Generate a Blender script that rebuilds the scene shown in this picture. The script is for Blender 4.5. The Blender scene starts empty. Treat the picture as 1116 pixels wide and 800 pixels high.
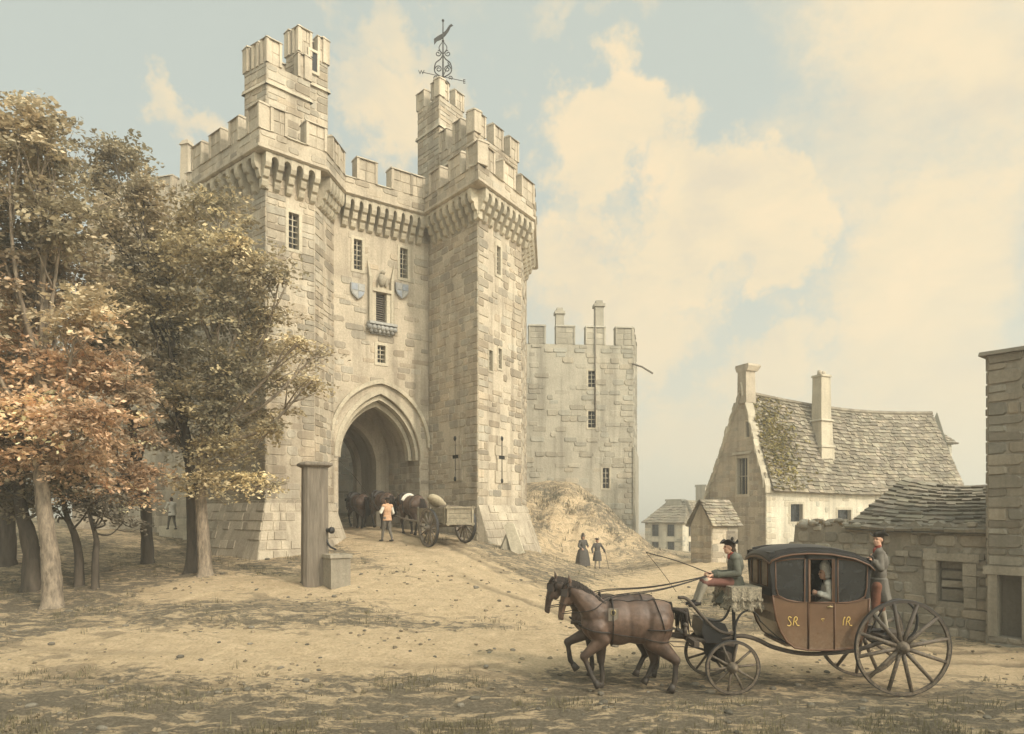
import bpy, bmesh, math, random
import numpy as np
from mathutils import Vector, Matrix
random.seed(7); np.random.seed(7)
S = bpy.context.scene
COL = S.collection
R = math.radians
FOC, CX, HY, EYE = 772.0, 558.0, 560.0, 3.15      # focal length and horizon in photo pixels, eye height in metres

def wx(px, D): return (px-CX)/FOC*D
def wz(py, D): return EYE+(HY-py)/FOC*D
def pw(px, py, D): return Vector((wx(px, D), D, wz(py, D)))

# ------------------------------------------------------------------ materials
def new_mat(name):
    m = bpy.data.materials.new(name); m.use_nodes = True
    nt = m.node_tree
    return m, nt, nt.nodes['Principled BSDF']
def N(nt, typ, **kw):
    n = nt.nodes.new(typ)
    for k, v in kw.items():
        if k in n.inputs: n.inputs[k].default_value = v
        else: setattr(n, k, v)
    return n
def noise(nt, vec, scale, detail=5, rough=.6, dist=0):
    n = N(nt, 'ShaderNodeTexNoise'); n.inputs['Scale'].default_value = scale
    n.inputs['Detail'].default_value = detail; n.inputs['Roughness'].default_value = rough
    n.inputs['Distortion'].default_value = dist
    if vec is not None: nt.links.new(vec, n.inputs['Vector'])
    return n
def ramp(nt, fac, stops):
    r = N(nt, 'ShaderNodeValToRGB'); e = r.color_ramp.elements
    while len(e) < len(stops): e.new(.5)
    for i, (p, c) in enumerate(stops):
        e[i].position = p; e[i].color = (*c, 1) if len(c) == 3 else c
    nt.links.new(fac, r.inputs['Fac']); return r
def mix(nt, fac, a, b, typ='MIX'):
    n = N(nt, 'ShaderNodeMix', data_type='RGBA', blend_type=typ)
    for s, v in ((0, fac), (6, a), (7, b)):
        if isinstance(v, (int, float)): n.inputs[s].default_value = v
        elif isinstance(v, tuple): n.inputs[s].default_value = (*v, 1) if len(v) == 3 else v
        else: nt.links.new(v, n.inputs[s])
    return n.outputs[2]
def bump(nt, height, strength, dist=.02, normal=None):
    b = N(nt, 'ShaderNodeBump'); b.inputs['Strength'].default_value = strength; b.inputs['Distance'].default_value = dist
    nt.links.new(height, b.inputs['Height'])
    if normal is not None: nt.links.new(normal, b.inputs['Normal'])
    return b.outputs['Normal']

def mat_plain(name, col, rough=.7, var=.25, scale=8, bumps=.15, metal=0, coat=0, spec=.3):
    m, nt, b = new_mat(name)
    tc = N(nt, 'ShaderNodeTexCoord')
    n1 = noise(nt, tc.outputs['Object'], scale, 6, .65)
    d = tuple(c*(1-var) for c in col); l = tuple(min(1, c*(1+var)) for c in col)
    r = ramp(nt, n1.outputs['Fac'], [(.3, d), (.7, l)])
    nt.links.new(r.outputs['Color'], b.inputs['Base Color'])
    b.inputs['Roughness'].default_value = rough; b.inputs['Metallic'].default_value = metal
    b.inputs['Coat Weight'].default_value = coat; b.inputs['Coat Roughness'].default_value = .15
    b.inputs['Specular IOR Level'].default_value = spec
    if bumps:
        n2 = noise(nt, tc.outputs['Object'], scale*6, 4, .7)
        nt.links.new(bump(nt, n2.outputs['Fac'], bumps, .01), b.inputs['Normal'])
    return m

def mat_stone(name, col, stain=(.16, .13, .09), stain_amt=.5, rough=.92, grain=14):
    """stone whose blocks carry their own tint in the colour attribute 'tint'; stains and lichen in noise"""
    m, nt, b = new_mat(name)
    tc = N(nt, 'ShaderNodeTexCoord'); at = N(nt, 'ShaderNodeAttribute', attribute_name='tint')
    base = mix(nt, 1.0, at.outputs['Color'], col, 'MULTIPLY')
    n1 = noise(nt, tc.outputs['Object'], grain, 8, .7)
    r1 = ramp(nt, n1.outputs['Fac'], [(.25, (.72, .72, .72)), (.75, (1.2, 1.2, 1.2))])
    base = mix(nt, 1.0, base, r1.outputs['Color'], 'MULTIPLY')
    n2 = noise(nt, tc.outputs['Object'], .55, 6, .65, .4)
    r2 = ramp(nt, n2.outputs['Fac'], [(.45, (0, 0, 0)), (.72, (stain_amt,)*3)])
    base = mix(nt, r2.outputs['Color'], base, stain)
    mp = N(nt, 'ShaderNodeMapping'); mp.inputs['Scale'].default_value = (2.2, 2.2, .16)
    nt.links.new(tc.outputs['Object'], mp.inputs['Vector'])
    n3 = noise(nt, mp.outputs['Vector'], 1.0, 5, .6)
    r3 = ramp(nt, n3.outputs['Fac'], [(.47, (0, 0, 0)), (.72, (min(1, stain_amt*1.1),)*3)])
    base = mix(nt, r3.outputs['Color'], base, tuple(c*.8 for c in stain))
    nt.links.new(base, b.inputs['Base Color'])
    b.inputs['Roughness'].default_value = rough; b.inputs['Specular IOR Level'].default_value = .15
    n4 = noise(nt, tc.outputs['Object'], 9, 10, .75)
    nt.links.new(bump(nt, n4.outputs['Fac'], .55, .05), b.inputs['Normal'])
    return m

def mat_grain(name, dark, light, rough=.75, zs=.12, scale=14):
    m, nt, b = new_mat(name)
    tc = N(nt, 'ShaderNodeTexCoord')
    mp = N(nt, 'ShaderNodeMapping'); mp.inputs['Scale'].default_value = (1, 1, zs)
    nt.links.new(tc.outputs['Object'], mp.inputs['Vector'])
    n1 = noise(nt, mp.outputs['Vector'], scale, 8, .7, .3)
    r = ramp(nt, n1.outputs['Fac'], [(.3, dark), (.7, light)])
    nt.links.new(r.outputs['Color'], b.inputs['Base Color'])
    b.inputs['Roughness'].default_value = rough; b.inputs['Specular IOR Level'].default_value = .2
    nt.links.new(bump(nt, n1.outputs['Fac'], .6, .03), b.inputs['Normal'])
    return m

def mat_leaf(name):
    m, nt, b = new_mat(name)
    at = N(nt, 'ShaderNodeAttribute', attribute_name='tint')
    nt.links.new(at.outputs['Color'], b.inputs['Base Color'])
    b.inputs['Roughness'].default_value = .75; b.inputs['Specular IOR Level'].default_value = .15
    tr = N(nt, 'ShaderNodeBsdfTranslucent'); nt.links.new(at.outputs['Color'], tr.inputs['Color'])
    ms = N(nt, 'ShaderNodeMixShader'); ms.inputs[0].default_value = .3
    nt.links.new(b.outputs[0], ms.inputs[1]); nt.links.new(tr.outputs[0], ms.inputs[2])
    nt.links.new(ms.outputs[0], nt.nodes['Material Output'].inputs['Surface'])
    return m

M = {}
M['stone'] = mat_stone('castle_stone', (.475, .40, .298), (.19, .152, .112), .55)
M['stone_dark'] = mat_stone('weathered_stone', (.36, .31, .235), (.14, .12, .088), .5)
M['stone_far'] = mat_stone('tower_stone', (.40, .355, .275), (.20, .175, .135), .55)
M['dressed'] = mat_stone('dressed_stone', (.49, .425, .315), (.22, .18, .13), .45)
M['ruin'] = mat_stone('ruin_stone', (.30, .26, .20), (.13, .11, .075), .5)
M['render'] = mat_stone('lime_render', (.62, .555, .43), (.27, .23, .17), .5)
M['slate'] = mat_stone('roof_slate', (.29, .245, .18), (.13, .105, .075), .7, .85)
M['slate_dark'] = mat_stone('dark_roof_slate', (.24, .205, .155), (.10, .085, .06), .5, .85)
M['carved'] = mat_stone('carved_grey_stone', (.38, .365, .335), (.15, .145, .14), .4)
M['shield_blue'] = mat_plain('shield_blue', (.27, .285, .31), .8)
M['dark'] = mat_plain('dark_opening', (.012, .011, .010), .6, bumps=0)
M['glass_dark'] = mat_plain('old_dark_glass', (.02, .022, .024), .18, .5, 3, .05, spec=.5)
M['iron'] = mat_plain('iron', (.035, .032, .030), .6, .3, 20, .1, .3)
M['bark'] = mat_grain('bark', (.075, .06, .045), (.36, .285, .205), .95, .3, 13)
M['bark_dark'] = mat_grain('bark_dark', (.04, .033, .026), (.12, .095, .07), .95, .22, 7)
M['leaf'] = mat_leaf('leaf')
M['timber'] = mat_grain('weathered_timber', (.10, .082, .062), (.23, .19, .145), .85, .1, 12)
M['cart_wood'] = mat_grain('cart_timber', (.12, .10, .07), (.31, .26, .18), .8, 1, 8)
M['wheel_wood'] = mat_grain('wheel_timber', (.045, .034, .026), (.11, .085, .064), .6, 1, 9)
M['cart_wheel'] = mat_grain('cart_wheel_timber', (.09, .075, .06), (.26, .21, .16), .75, 1, 9)
M['coach_brown'] = mat_plain('coach_paint', (.13, .062, .034), .42, .12, 3, .02, 0, .25)
def mat_dusty(name, col, rough, coat, zdust, dust=(.26, .20, .135)):
    m, nt, b = new_mat(name); tc = N(nt, 'ShaderNodeTexCoord'); P = tc.outputs['Object']
    n1 = noise(nt, P, 3.5, 7, .65); n2 = noise(nt, P, 22, 6, .7)
    c = ramp(nt, n1.outputs['Fac'], [(.3, tuple(k*.8 for k in col)), (.7, tuple(k*1.18 for k in col))]).outputs['Color']
    sx = N(nt, 'ShaderNodeSeparateXYZ'); nt.links.new(P, sx.inputs[0])
    mr = N(nt, 'ShaderNodeMapRange'); mr.inputs['From Min'].default_value = zdust; mr.inputs['From Max'].default_value = zdust-.75; nt.links.new(sx.outputs['Z'], mr.inputs['Value'])
    mu = N(nt, 'ShaderNodeMath', operation='MULTIPLY'); nt.links.new(mr.outputs[0], mu.inputs[0]); nt.links.new(ramp(nt, n2.outputs['Fac'], [(.35, (0, 0, 0)), (.75, (.8, .8, .8))]).outputs['Color'], mu.inputs[1])
    c = mix(nt, mu.outputs[0], c, dust); nt.links.new(c, b.inputs['Base Color'])
    b.inputs['Coat Weight'].default_value = coat; b.inputs['Coat Roughness'].default_value = .12; b.inputs['Specular IOR Level'].default_value = .35
    nt.links.new(ramp(nt, n2.outputs['Fac'], [(.3, (rough*.8,)*3), (.75, (min(1, rough*1.6),)*3)]).outputs['Color'], b.inputs['Roughness'])
    nt.links.new(bump(nt, n1.outputs['Fac'], .12, .02), b.inputs['Normal']); return m
M['coach_brown'] = mat_dusty('coach_paint', (.118, .064, .034), .32, .4, 1.3)
M['wheel_wood_dusty'] = mat_dusty('wheel_paint', (.045, .034, .026), .55, 0, .75)
M['coach_trim'] = mat_plain('coach_trim', (.10, .048, .024), .45, .15, 6, .02)
M['coach_black'] = mat_plain('coach_leather', (.020, .018, .017), .45, .35, 5, .08)
M['blind'] = mat_plain('window_glass_dark', (.016, .017, .018), .16, .5, 5, .03, 0, .3, .5)
M['lining'] = mat_plain('coach_lining', (.24, .18, .125), .9)
M['gold'] = mat_plain('gold_leaf', (.62, .42, .12), .4, .1, 8, 0)
M['leather'] = mat_plain('harness_leather', (.026, .020, .016), .5, .3, 12, .1)
M['brass'] = mat_plain('harness_brass', (.42, .33, .17), .35, .2, 8, 0, .7)
M['red_pad'] = mat_plain('red_cloth', (.22, .05, .035), .85)
M['hammercloth'] = mat_plain('hammercloth', (.23, .195, .14), .95, .75, 26, .5)
M['bay'] = mat_plain('bay_horse_coat', (.12, .068, .042), .6, .35, 2.2, .05)
M['dark_bay'] = mat_plain('dark_bay_horse_coat', (.085, .052, .036), .6, .35, 2.2, .05)
def mat_coat(name, col, points):
    m, nt, b = new_mat(name); tc = N(nt, 'ShaderNodeTexCoord'); P = tc.outputs['Object']
    n1 = noise(nt, P, 2.6, 6, .6); n2 = noise(nt, P, 13, 3, .5)
    c = ramp(nt, n1.outputs['Fac'], [(.3, tuple(k*.62 for k in col)), (.7, tuple(k*1.45 for k in col))]).outputs['Color']
    c = mix(nt, 1.0, c, ramp(nt, n2.outputs['Fac'], [(.35, (.82, .82, .82)), (.65, (1.15, 1.15, 1.15))]).outputs['Color'], 'MULTIPLY')
    sx = N(nt, 'ShaderNodeSeparateXYZ'); nt.links.new(P, sx.inputs[0]); ad = N(nt, 'ShaderNodeMath', operation='MULTIPLY_ADD'); nt.links.new(n1.outputs['Fac'], ad.inputs[0]); ad.inputs[1].default_value = .25; nt.links.new(sx.outputs['Z'], ad.inputs[2])
    mr = N(nt, 'ShaderNodeMapRange'); mr.inputs['From Min'].default_value = .95; mr.inputs['From Max'].default_value = .55; nt.links.new(ad.outputs[0], mr.inputs['Value'])
    c = mix(nt, mr.outputs[0], c, points)
    du = N(nt, 'ShaderNodeMapRange'); du.inputs['From Min'].default_value = .45; du.inputs['From Max'].default_value = .1; du.inputs['To Max'].default_value = .5; nt.links.new(ad.outputs[0], du.inputs['Value'])
    c = mix(nt, du.outputs[0], c, (.17, .135, .095)); nt.links.new(c, b.inputs['Base Color'])
    b.inputs['Roughness'].default_value = .5; b.inputs['Specular IOR Level'].default_value = .35
    mp = N(nt, 'ShaderNodeMapping'); mp.inputs['Scale'].default_value = (40, 40, 9); nt.links.new(P, mp.inputs['Vector'])
    nt.links.new(bump(nt, noise(nt, mp.outputs['Vector'], 3, 4, .6).outputs['Fac'], .25, .01, bump(nt, n1.outputs['Fac'], .5, .05)), b.inputs['Normal']); return m
M['bay'] = mat_coat('bay_horse_coat', (.098, .060, .041), (.035, .027, .022)); M['dark_bay'] = mat_coat('dark_bay_horse_coat', (.072, .047, .034), (.03, .023, .019))
M['mane'] = mat_grain('horse_hair', (.014, .011, .009), (.045, .032, .024), .7, .3, 30)
M['hoof'] = mat_plain('hoof', (.05, .04, .032), .6)
M['skin'] = mat_plain('skin', (.52, .30, .20), .6, .08, 12, .03)
M['eye'] = mat_plain('eye', (.02, .015, .012), .3, 0, 5, 0)
M['coat_green'] = mat_plain('green_coat', (.10, .098, .075), .9, .25, 14, .2)
M['coat_grey'] = mat_plain('grey_coat', (.12, .105, .085), .9, .25, 14, .2)
M['breeches_red'] = mat_plain('red_breeches', (.15, .068, .052), .9, .25, 14, .2)
M['breeches_brown'] = mat_plain('brown_breeches', (.17, .07, .04), .9, .25, 14, .2)
M['stocking'] = mat_plain('stocking', (.27, .235, .18), .9, .15, 14, .1)
M['shoe'] = mat_plain('shoe', (.025, .02, .018), .5)
M['hat'] = mat_plain('felt_hat', (.03, .025, .02), .9, .25, 14, .1)
M['white_cloth'] = mat_plain('white_cloth', (.60, .55, .46), .9, .12, 14, .2)
M['wig'] = mat_plain('powdered_hair', (.62, .58, .50), .95, .25, 40, .5)
M['waistcoat'] = mat_plain('buff_waistcoat', (.46, .27, .16), .9, .15, 14, .2)
M['gown'] = mat_plain('gown_grey', (.075, .065, .056), .9, .25, 14, .2)
M['gown_pale'] = mat_plain('gown_pale', (.58, .54, .46), .9, .2, 20, .3)
M['hair'] = mat_plain('brown_hair', (.06, .04, .025), .8, .3, 30, .3)
M['sack'] = mat_plain('sack_cloth', (.33, .27, .18), .95, .25, 12, .4)
M['soil'] = mat_plain('soil_load', (.12, .09, .06), .95, .4, 9, .6)
M['rope'] = mat_plain('cord', (.05, .04, .03), .9, .2, 30, .1)

# ------------------------------------------------------------------ mesh builder
class MB:
    def __init__(self): self.v = []; self.f = []; self.m = []; self.t = []; self.sm = []
    def add(self, verts, faces, mi=0, tint=1.0, smooth=False):
        o = len(self.v)
        self.v += [tuple(p) for p in verts]
        self.t += [tint if isinstance(tint, tuple) else (tint,)*3]*len(verts)
        for f in faces:
            self.f.append(tuple(o+i for i in f)); self.m.append(mi); self.sm.append(smooth)
    def box(self, c, s, rot=None, mi=0, tint=1.0):
        c = Vector(c); h = [x/2 for x in s]
        vs = [Vector((sx*h[0], sy*h[1], sz*h[2])) for sx in (-1, 1) for sy in (-1, 1) for sz in (-1, 1)]
        if rot is not None:
            q = rot if isinstance(rot, Matrix) else Matrix.Rotation(rot, 3, 'Z'); vs = [q @ v for v in vs]
        self.add([c+v for v in vs], [(0,1,3,2),(4,6,7,5),(0,4,5,1),(2,3,7,6),(0,2,6,4),(1,5,7,3)], mi, tint)
    def hexa(self, p, mi=0, tint=1.0):           # 4 bottom points then 4 top points, counter-clockwise from above
        self.add(p, [(3,2,1,0),(4,5,6,7),(0,1,5,4),(1,2,6,5),(2,3,7,6),(3,0,4,7)], mi, tint)
    def prism(self, poly, off, mi=0, tint=1.0, smooth=False):   # planar polygon (3-D points) pushed along off
        n = len(poly); off = Vector(off); a = [Vector(p) for p in poly]; b = [p+off for p in a]
        self.add(a+b, [tuple(range(n))[::-1], tuple(range(n, 2*n))], mi, tint)
        self.add(a+b, [(i, (i+1) % n, n+(i+1) % n, n+i) for i in range(n)], mi, tint, smooth)
    def tube(self, pts, rad, seg=8, mi=0, tint=1.0, cap=True, smooth=True, flat=1.0, up=None):
        pts = [Vector(p) for p in pts]; n = len(pts)
        if not hasattr(rad, '__len__'): rad = [rad]*n
        rings = []; prev = None
        for i, p in enumerate(pts):
            d = (pts[min(i+1, n-1)]-pts[max(i-1, 0)]).normalized()
            if prev is None:
                a = Vector(up) if up else (Vector((0, 0, 1)) if abs(d.z) < .9 else Vector((1, 0, 0)))
                u = (a-d*a.dot(d)).normalized()
            else:
                u = (prev-d*prev.dot(d)); u = u.normalized() if u.length > 1e-6 else d.orthogonal().normalized()
            prev = u; w = d.cross(u)
            rings.append([p+(u*math.cos(2*math.pi*k/seg)*flat+w*math.sin(2*math.pi*k/seg))*rad[i] for k in range(seg)])
        vs = [q for r in rings for q in r]; fs = []
        for i in range(n-1):
            for k in range(seg):
                k2 = (k+1) % seg; fs.append((i*seg+k, i*seg+k2, (i+1)*seg+k2, (i+1)*seg+k))
        if cap: fs.append(tuple(range(seg))[::-1]); fs.append(tuple((n-1)*seg+k for k in range(seg)))
        self.add(vs, fs, mi, tint, smooth)
    def ell(self, c, r, seg=14, rings=9, rot=None, mi=0, tint=1.0, smooth=True):
        c = Vector(c); r = r if hasattr(r, '__len__') else (r, r, r); vs = [Vector((0, 0, r[2]))]
        for i in range(1, rings):
            th = math.pi*i/rings
            for k in range(seg):
                ph = 2*math.pi*k/seg
                vs.append(Vector((r[0]*math.sin(th)*math.cos(ph), r[1]*math.sin(th)*math.sin(ph), r[2]*math.cos(th))))
        vs.append(Vector((0, 0, -r[2]))); fs = []
        for k in range(seg): fs.append((0, 1+k, 1+(k+1) % seg))
        for i in range(rings-2):
            for k in range(seg):
                a = 1+i*seg+k; b = 1+i*seg+(k+1) % seg; fs.append((a, a+seg, b+seg, b))
        last = len(vs)-1; o = 1+(rings-2)*seg
        for k in range(seg): fs.append((last, o+(k+1) % seg, o+k))
        if rot is not None: vs = [rot @ v for v in vs]
        self.add([c+v for v in vs], fs, mi, tint, smooth)
    def grid(self, rows, mi=0, tint=1.0, smooth=True):
        n = len(rows[0]); vs = [p for r in rows for p in r]
        self.add(vs, [(i*n+k, i*n+k+1, (i+1)*n+k+1, (i+1)*n+k) for i in range(len(rows)-1) for k in range(n-1)], mi, tint, smooth)
    def mesh(self, name, mats, origin=(0, 0, 0)):
        me = bpy.data.meshes.new(name); o = Vector(origin)
        me.from_pydata([tuple(Vector(p)-o) for p in self.v], [], self.f)
        mats = mats if isinstance(mats, (list, tuple)) else [mats]
        for m in mats: me.materials.append(m)
        me.polygons.foreach_set('material_index', self.m); me.polygons.foreach_set('use_smooth', self.sm)
        ca = me.color_attributes.new('tint', 'FLOAT_COLOR', 'POINT')
        arr = np.ones((len(self.v), 4), dtype=np.float32); arr[:, :3] = np.array(self.t, dtype=np.float32).reshape(-1, 3)
        ca.data.foreach_set('color', arr.ravel())
        me.validate(); me.update()
        return me
    def build(self, name, mats, parent=None, origin=None, label=None):
        """link as one object; vertices are in world metres, or local to origin when given"""
        org = Vector(origin) if origin is not None else (parent['_o'] if False else Vector(ORG.get(parent.name, (0, 0, 0))) if parent else Vector((0, 0, 0)))
        o = bpy.data.objects.new(name, self.mesh(name, mats, org)); COL.objects.link(o)
        if parent: o.parent = parent; ORG[o.name] = org
        else: o.location = org; ORG[o.name] = org
        if label: o['label'] = label
        return o
ORG = {}
def tag(o, label, cat, group=None, kind=None):
    if label: o['label'] = label
    if cat: o['category'] = cat
    if group: o['group'] = group
    if kind: o['kind'] = kind
    return o
def thing(name, label, cat, loc=(0, 0, 0), group=None):
    o = bpy.data.objects.new(name, None); COL.objects.link(o); o.location = loc
    o.empty_display_size = .2; ORG[o.name] = Vector(loc)
    return tag(o, label, cat, group)
def solo(mb, name, mats, loc, label, cat, group=None):
    return tag(mb.build(name, mats, None, loc), label, cat, group)
def dup(o, parent=None):
    c = o.copy(); COL.objects.link(c); c.parent = parent
    for ch in list(o.children): dup(ch, c)
    return c

def bez(pts, n=24):
    """Catmull-Rom through the points"""
    P = [Vector(p) for p in pts]; P = [P[0]*2-P[1]]+P+[P[-1]*2-P[-2]]; out = []
    k = len(P)-3; per = max(2, n//k)
    for i in range(k):
        for j in range(per):
            t = j/per; a, b, c, d = P[i:i+4]
            out.append(.5*((2*b)+(c-a)*t+(2*a-5*b+4*c-d)*t*t+(3*b-a-3*c+d)*t**3))
    out.append(P[-2]); return out

# ------------------------------------------------------------------ terrain
_cp = [  # (X, D, z)
 (-14, 4, .0), (0, 0, .0), (0, 5, -.05), (14, 4, 0), (-14, 10, .15), (-7, 11, .05), (0, 11.5, 0), (2, 12.45, 0), (5, 12.45, 0), (8, 12.5, 0), (12, 12, 0), (20, 12, 0),
 (5, 14, 0), (2, 14, 0.02), (8, 14, 0), (-6, 13.5, .28), (0, 15.5, .30), (-11.6, 18, .86), (-20, 16, .7), (-5.5, 20, 1.15), (-9.5, 21.5, 1.4), (-13, 20.5, 1.15), (-8, 24.3, 1.62), (-5, 24.5, 1.75),
 (-5.5, 28, 2.3), (-4.5, 26.5, 2.12), (-3, 25.4, 1.95), (-7.5, 33, 2.5), (-10, 38, 2.5), (-1.3, 27.2, 2.02), (-1.0, 24, 1.5), (.8, 30, 1.6), (0, 20, .85), (3, 18, .35), (2.5, 22, .55),
 (4.15, 36.8, .48), (4.3, 30, .62), (8, 30, .72), (6.5, 26, .55), (10.7, 18.7, 0), (9, 22.5, .3), (8, 17, .05), (14, 17, 0), (20, 22, .2), (16, 30, .4), (12, 42, .35), (24, 44, .3), (10, 35, .88), (18, 60, -.3),
 (3.6, 44, 4.9), (1.0, 44, 4.5), (-3, 44, 4.2), (8.2, 44, 1.5), (8.6, 40, .8), (3.7, 38.4, 1.05), (.5, 39, 2.3), (6, 44, 3.4), (3.5, 50, 4.8), (8, 50, 1.2), (17, 75, -1.2), (30, 75, -1.2),
 (-12, 27, 1.65), (-20, 28, 2.2), (-17, 31, 2.1), (-28, 34, 2.8), (-24, 24, 1.6), (-30, 14, .6), (-20, 44, 2.6), (-40, 40, 3), (40, 30, .2), (40, 60, -.5), (-40, 70, 2), (0, 80, -1), (40, 90, -1.5), (-30, 0, 0), (30, 0, 0), (0, -15, 0), (30, -15, 0), (-30, -15, 0)]
_cp = np.array(_cp, dtype=float); _c2 = 2.2**2
def _phi(a, b):
    d = a[:, None, :]-b[None, :, :]; return np.sqrt((d**2).sum(-1)+_c2)
_A = _phi(_cp[:, :2], _cp[:, :2])+np.eye(len(_cp))*-.02
_n = len(_cp); _K = np.zeros((_n+1, _n+1)); _K[:_n, :_n] = _A; _K[:_n, _n] = 1; _K[_n, :_n] = 1
_w = np.linalg.solve(_K, np.append(_cp[:, 2], 0))
_ph = np.random.RandomState(3).rand(12, 4)
def gz_arr(P):
    P = np.asarray(P, dtype=float); z = _phi(P, _cp[:, :2]) @ _w[:_n]+_w[_n]
    x, y = P[:, 0], P[:, 1]
    r = np.sqrt(x**2+(y-25)**2); f = np.clip((r-50)/60, 0, 1); f = f*f*(3-2*f)
    far = -2.2-np.clip((r-110)/500, 0, 1)*10
    z = z*(1-f)+far*f
    b = np.zeros_like(x)
    for i, (a, c, d, e) in enumerate(_ph):
        k = .5*1.35**i; an = a*6.28
        b += np.sin((x*math.cos(an)+y*math.sin(an))*k+c*6.28)*(.028/(1+.35*i))
    near = np.exp(-((np.clip(np.abs(x-4.5)-4, 0, 9))**2+(y-12.9)**2)/3)
    return z+b*(1-.8*near)*(1-f)
def gz(x, y): return float(gz_arr([(x, y)])[0])
def hit(px, py, d0=8, d1=60):
    """where the line of sight through a photo pixel meets the ground"""
    D = np.arange(d0, d1, .02); X = (px-CX)/FOC*D; Z = EYE+(HY-py)/FOC*D
    g = gz_arr(np.stack([X, D], 1)); k = np.argmax(g >= Z)
    return Vector((X[k], D[k], g[k]))
# ------------------------------------------------------------------ world, sun, camera
SUN_EL, SUN_AZ = R(38), math.atan2(.76, -.65)          # azimuth from +Y towards +X
sd = Vector((math.cos(SUN_EL)*math.sin(SUN_AZ), math.cos(SUN_EL)*math.cos(SUN_AZ), math.sin(SUN_EL)))
SKY_FILL = 4.6
def make_world():
    w = bpy.data.worlds.new('World'); S.world = w; w.use_nodes = True; nt = w.node_tree
    bg = nt.nodes['Background']
    sky = N(nt, 'ShaderNodeTexSky', sky_type='NISHITA'); sky.sun_disc = False
    sky.sun_elevation = SUN_EL; sky.sun_rotation = SUN_AZ; sky.air_density = 1.2; sky.dust_density = 2.5; sky.ozone_density = .6
    tc = N(nt, 'ShaderNodeTexCoord'); d = tc.outputs['Generated']
    # hazy veil: the blue is pulled towards a pale green-grey
    veil = mix(nt, .78, sky.outputs['Color'], (5.15, 5.55, 4.75))
    # cloud cover: noise in the direction of view plus a few large cumulus masses standing in the east
    wn = noise(nt, d, 4.2, 6, .62); wn2 = noise(nt, d, 13.0, 5, .6)
    w0 = N(nt, 'ShaderNodeVectorMath', operation='SUBTRACT'); nt.links.new(wn.outputs['Color'], w0.inputs[0]); w0.inputs[1].default_value = (.5, .5, .5)
    w1 = N(nt, 'ShaderNodeVectorMath', operation='SCALE'); nt.links.new(w0.outputs[0], w1.inputs[0]); w1.inputs['Scale'].default_value = .42
    w2 = N(nt, 'ShaderNodeVectorMath', operation='SUBTRACT'); nt.links.new(wn2.outputs['Color'], w2.inputs[0]); w2.inputs[1].default_value = (.5, .5, .5)
    w3 = N(nt, 'ShaderNodeVectorMath', operation='SCALE'); nt.links.new(w2.outputs[0], w3.inputs[0]); w3.inputs['Scale'].default_value = .12
    w4 = N(nt, 'ShaderNodeVectorMath', operation='ADD'); nt.links.new(w1.outputs[0], w4.inputs[0]); nt.links.new(w3.outputs[0], w4.inputs[1])
    w5 = N(nt, 'ShaderNodeVectorMath', operation='ADD'); nt.links.new(w4.outputs[0], w5.inputs[0]); nt.links.new(d, w5.inputs[1]); dw = w5.outputs[0]
    def gauss(px, py, rx, ry, amp):
        c = Vector(((px-CX)/FOC, 1, (HY-py)/FOC)); cn = c.normalized()
        s = N(nt, 'ShaderNodeVectorMath', operation='SUBTRACT'); nt.links.new(dw, s.inputs[0]); s.inputs[1].default_value = cn
        q = N(nt, 'ShaderNodeVectorMath', operation='MULTIPLY'); nt.links.new(s.outputs[0], q.inputs[0])
        L = c.length; q.inputs[1].default_value = (FOC*L/rx, FOC*L/rx, FOC*L/ry)
        l = N(nt, 'ShaderNodeVectorMath', operation='LENGTH'); nt.links.new(q.outputs[0], l.inputs[0])
        m = N(nt, 'ShaderNodeMapRange', interpolation_type='SMOOTHERSTEP'); m.inputs['From Min'].default_value = 1.3; m.inputs['From Max'].default_value = .15
        m.inputs['To Min'].default_value = 0; m.inputs['To Max'].default_value = amp
        nt.links.new(l.outputs['Value'], m.inputs['Value']); return m.outputs[0]
    def acc(items):
        o = None
        for v in items:
            if o is None: o = v
            else:
                a = N(nt, 'ShaderNodeMath', operation='MAXIMUM'); nt.links.new(o, a.inputs[0]); nt.links.new(v, a.inputs[1]); o = a.outputs[0]
        return o
    big = acc([gauss(*g) for g in [(665, 160, 130, 85, 1.1), (780, 230, 150, 110, 1.1), (720, 320, 160, 90, .8), (830, 290, 90, 90, 1), (850, 400, 140, 70, .85),
                                   (640, 260, 90, 120, .7), (430, 130, 60, 110, .6), (160, 100, 90, 40, .7), (480, 60, 110, 40, .5), (640, 30, 90, 35, .5), (740, 470, 120, 90, .6), (1020, 380, 180, 280, .8), (1000, 120, 240, 180, .6)]])
    mp = N(nt, 'ShaderNodeMapping'); mp.inputs['Scale'].default_value = (1, 1, 1.7); nt.links.new(d, mp.inputs['Vector'])
    n1 = noise(nt, mp.outputs['Vector'], 3.4, 9, .58, .25)
    sc = N(nt, 'ShaderNodeMath', operation='MULTIPLY_ADD'); nt.links.new(n1.outputs['Fac'], sc.inputs[0]); sc.inputs[1].default_value = 1.7; sc.inputs[2].default_value = -.95
    ad = N(nt, 'ShaderNodeMath', operation='ADD'); nt.links.new(sc.outputs[0], ad.inputs[0]); nt.links.new(big, ad.inputs[1])
    cov = N(nt, 'ShaderNodeMapRange', interpolation_type='SMOOTHSTEP'); cov.inputs['From Min'].default_value = .05; cov.inputs['From Max'].default_value = .70
    nt.links.new(ad.outputs[0], cov.inputs['Value'])
    n2 = noise(nt, mp.outputs['Vector'], 7.5, 8, .6, .3)
    ccol = ramp(nt, n2.outputs['Fac'], [(.32, (6.3, 5.5, 4.1)), (.5, (7.2, 6.05, 4.15)), (.68, (7.9, 6.35, 4.2))])
    col = mix(nt, cov.outputs[0], veil, ccol.outputs['Color'])
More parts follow.
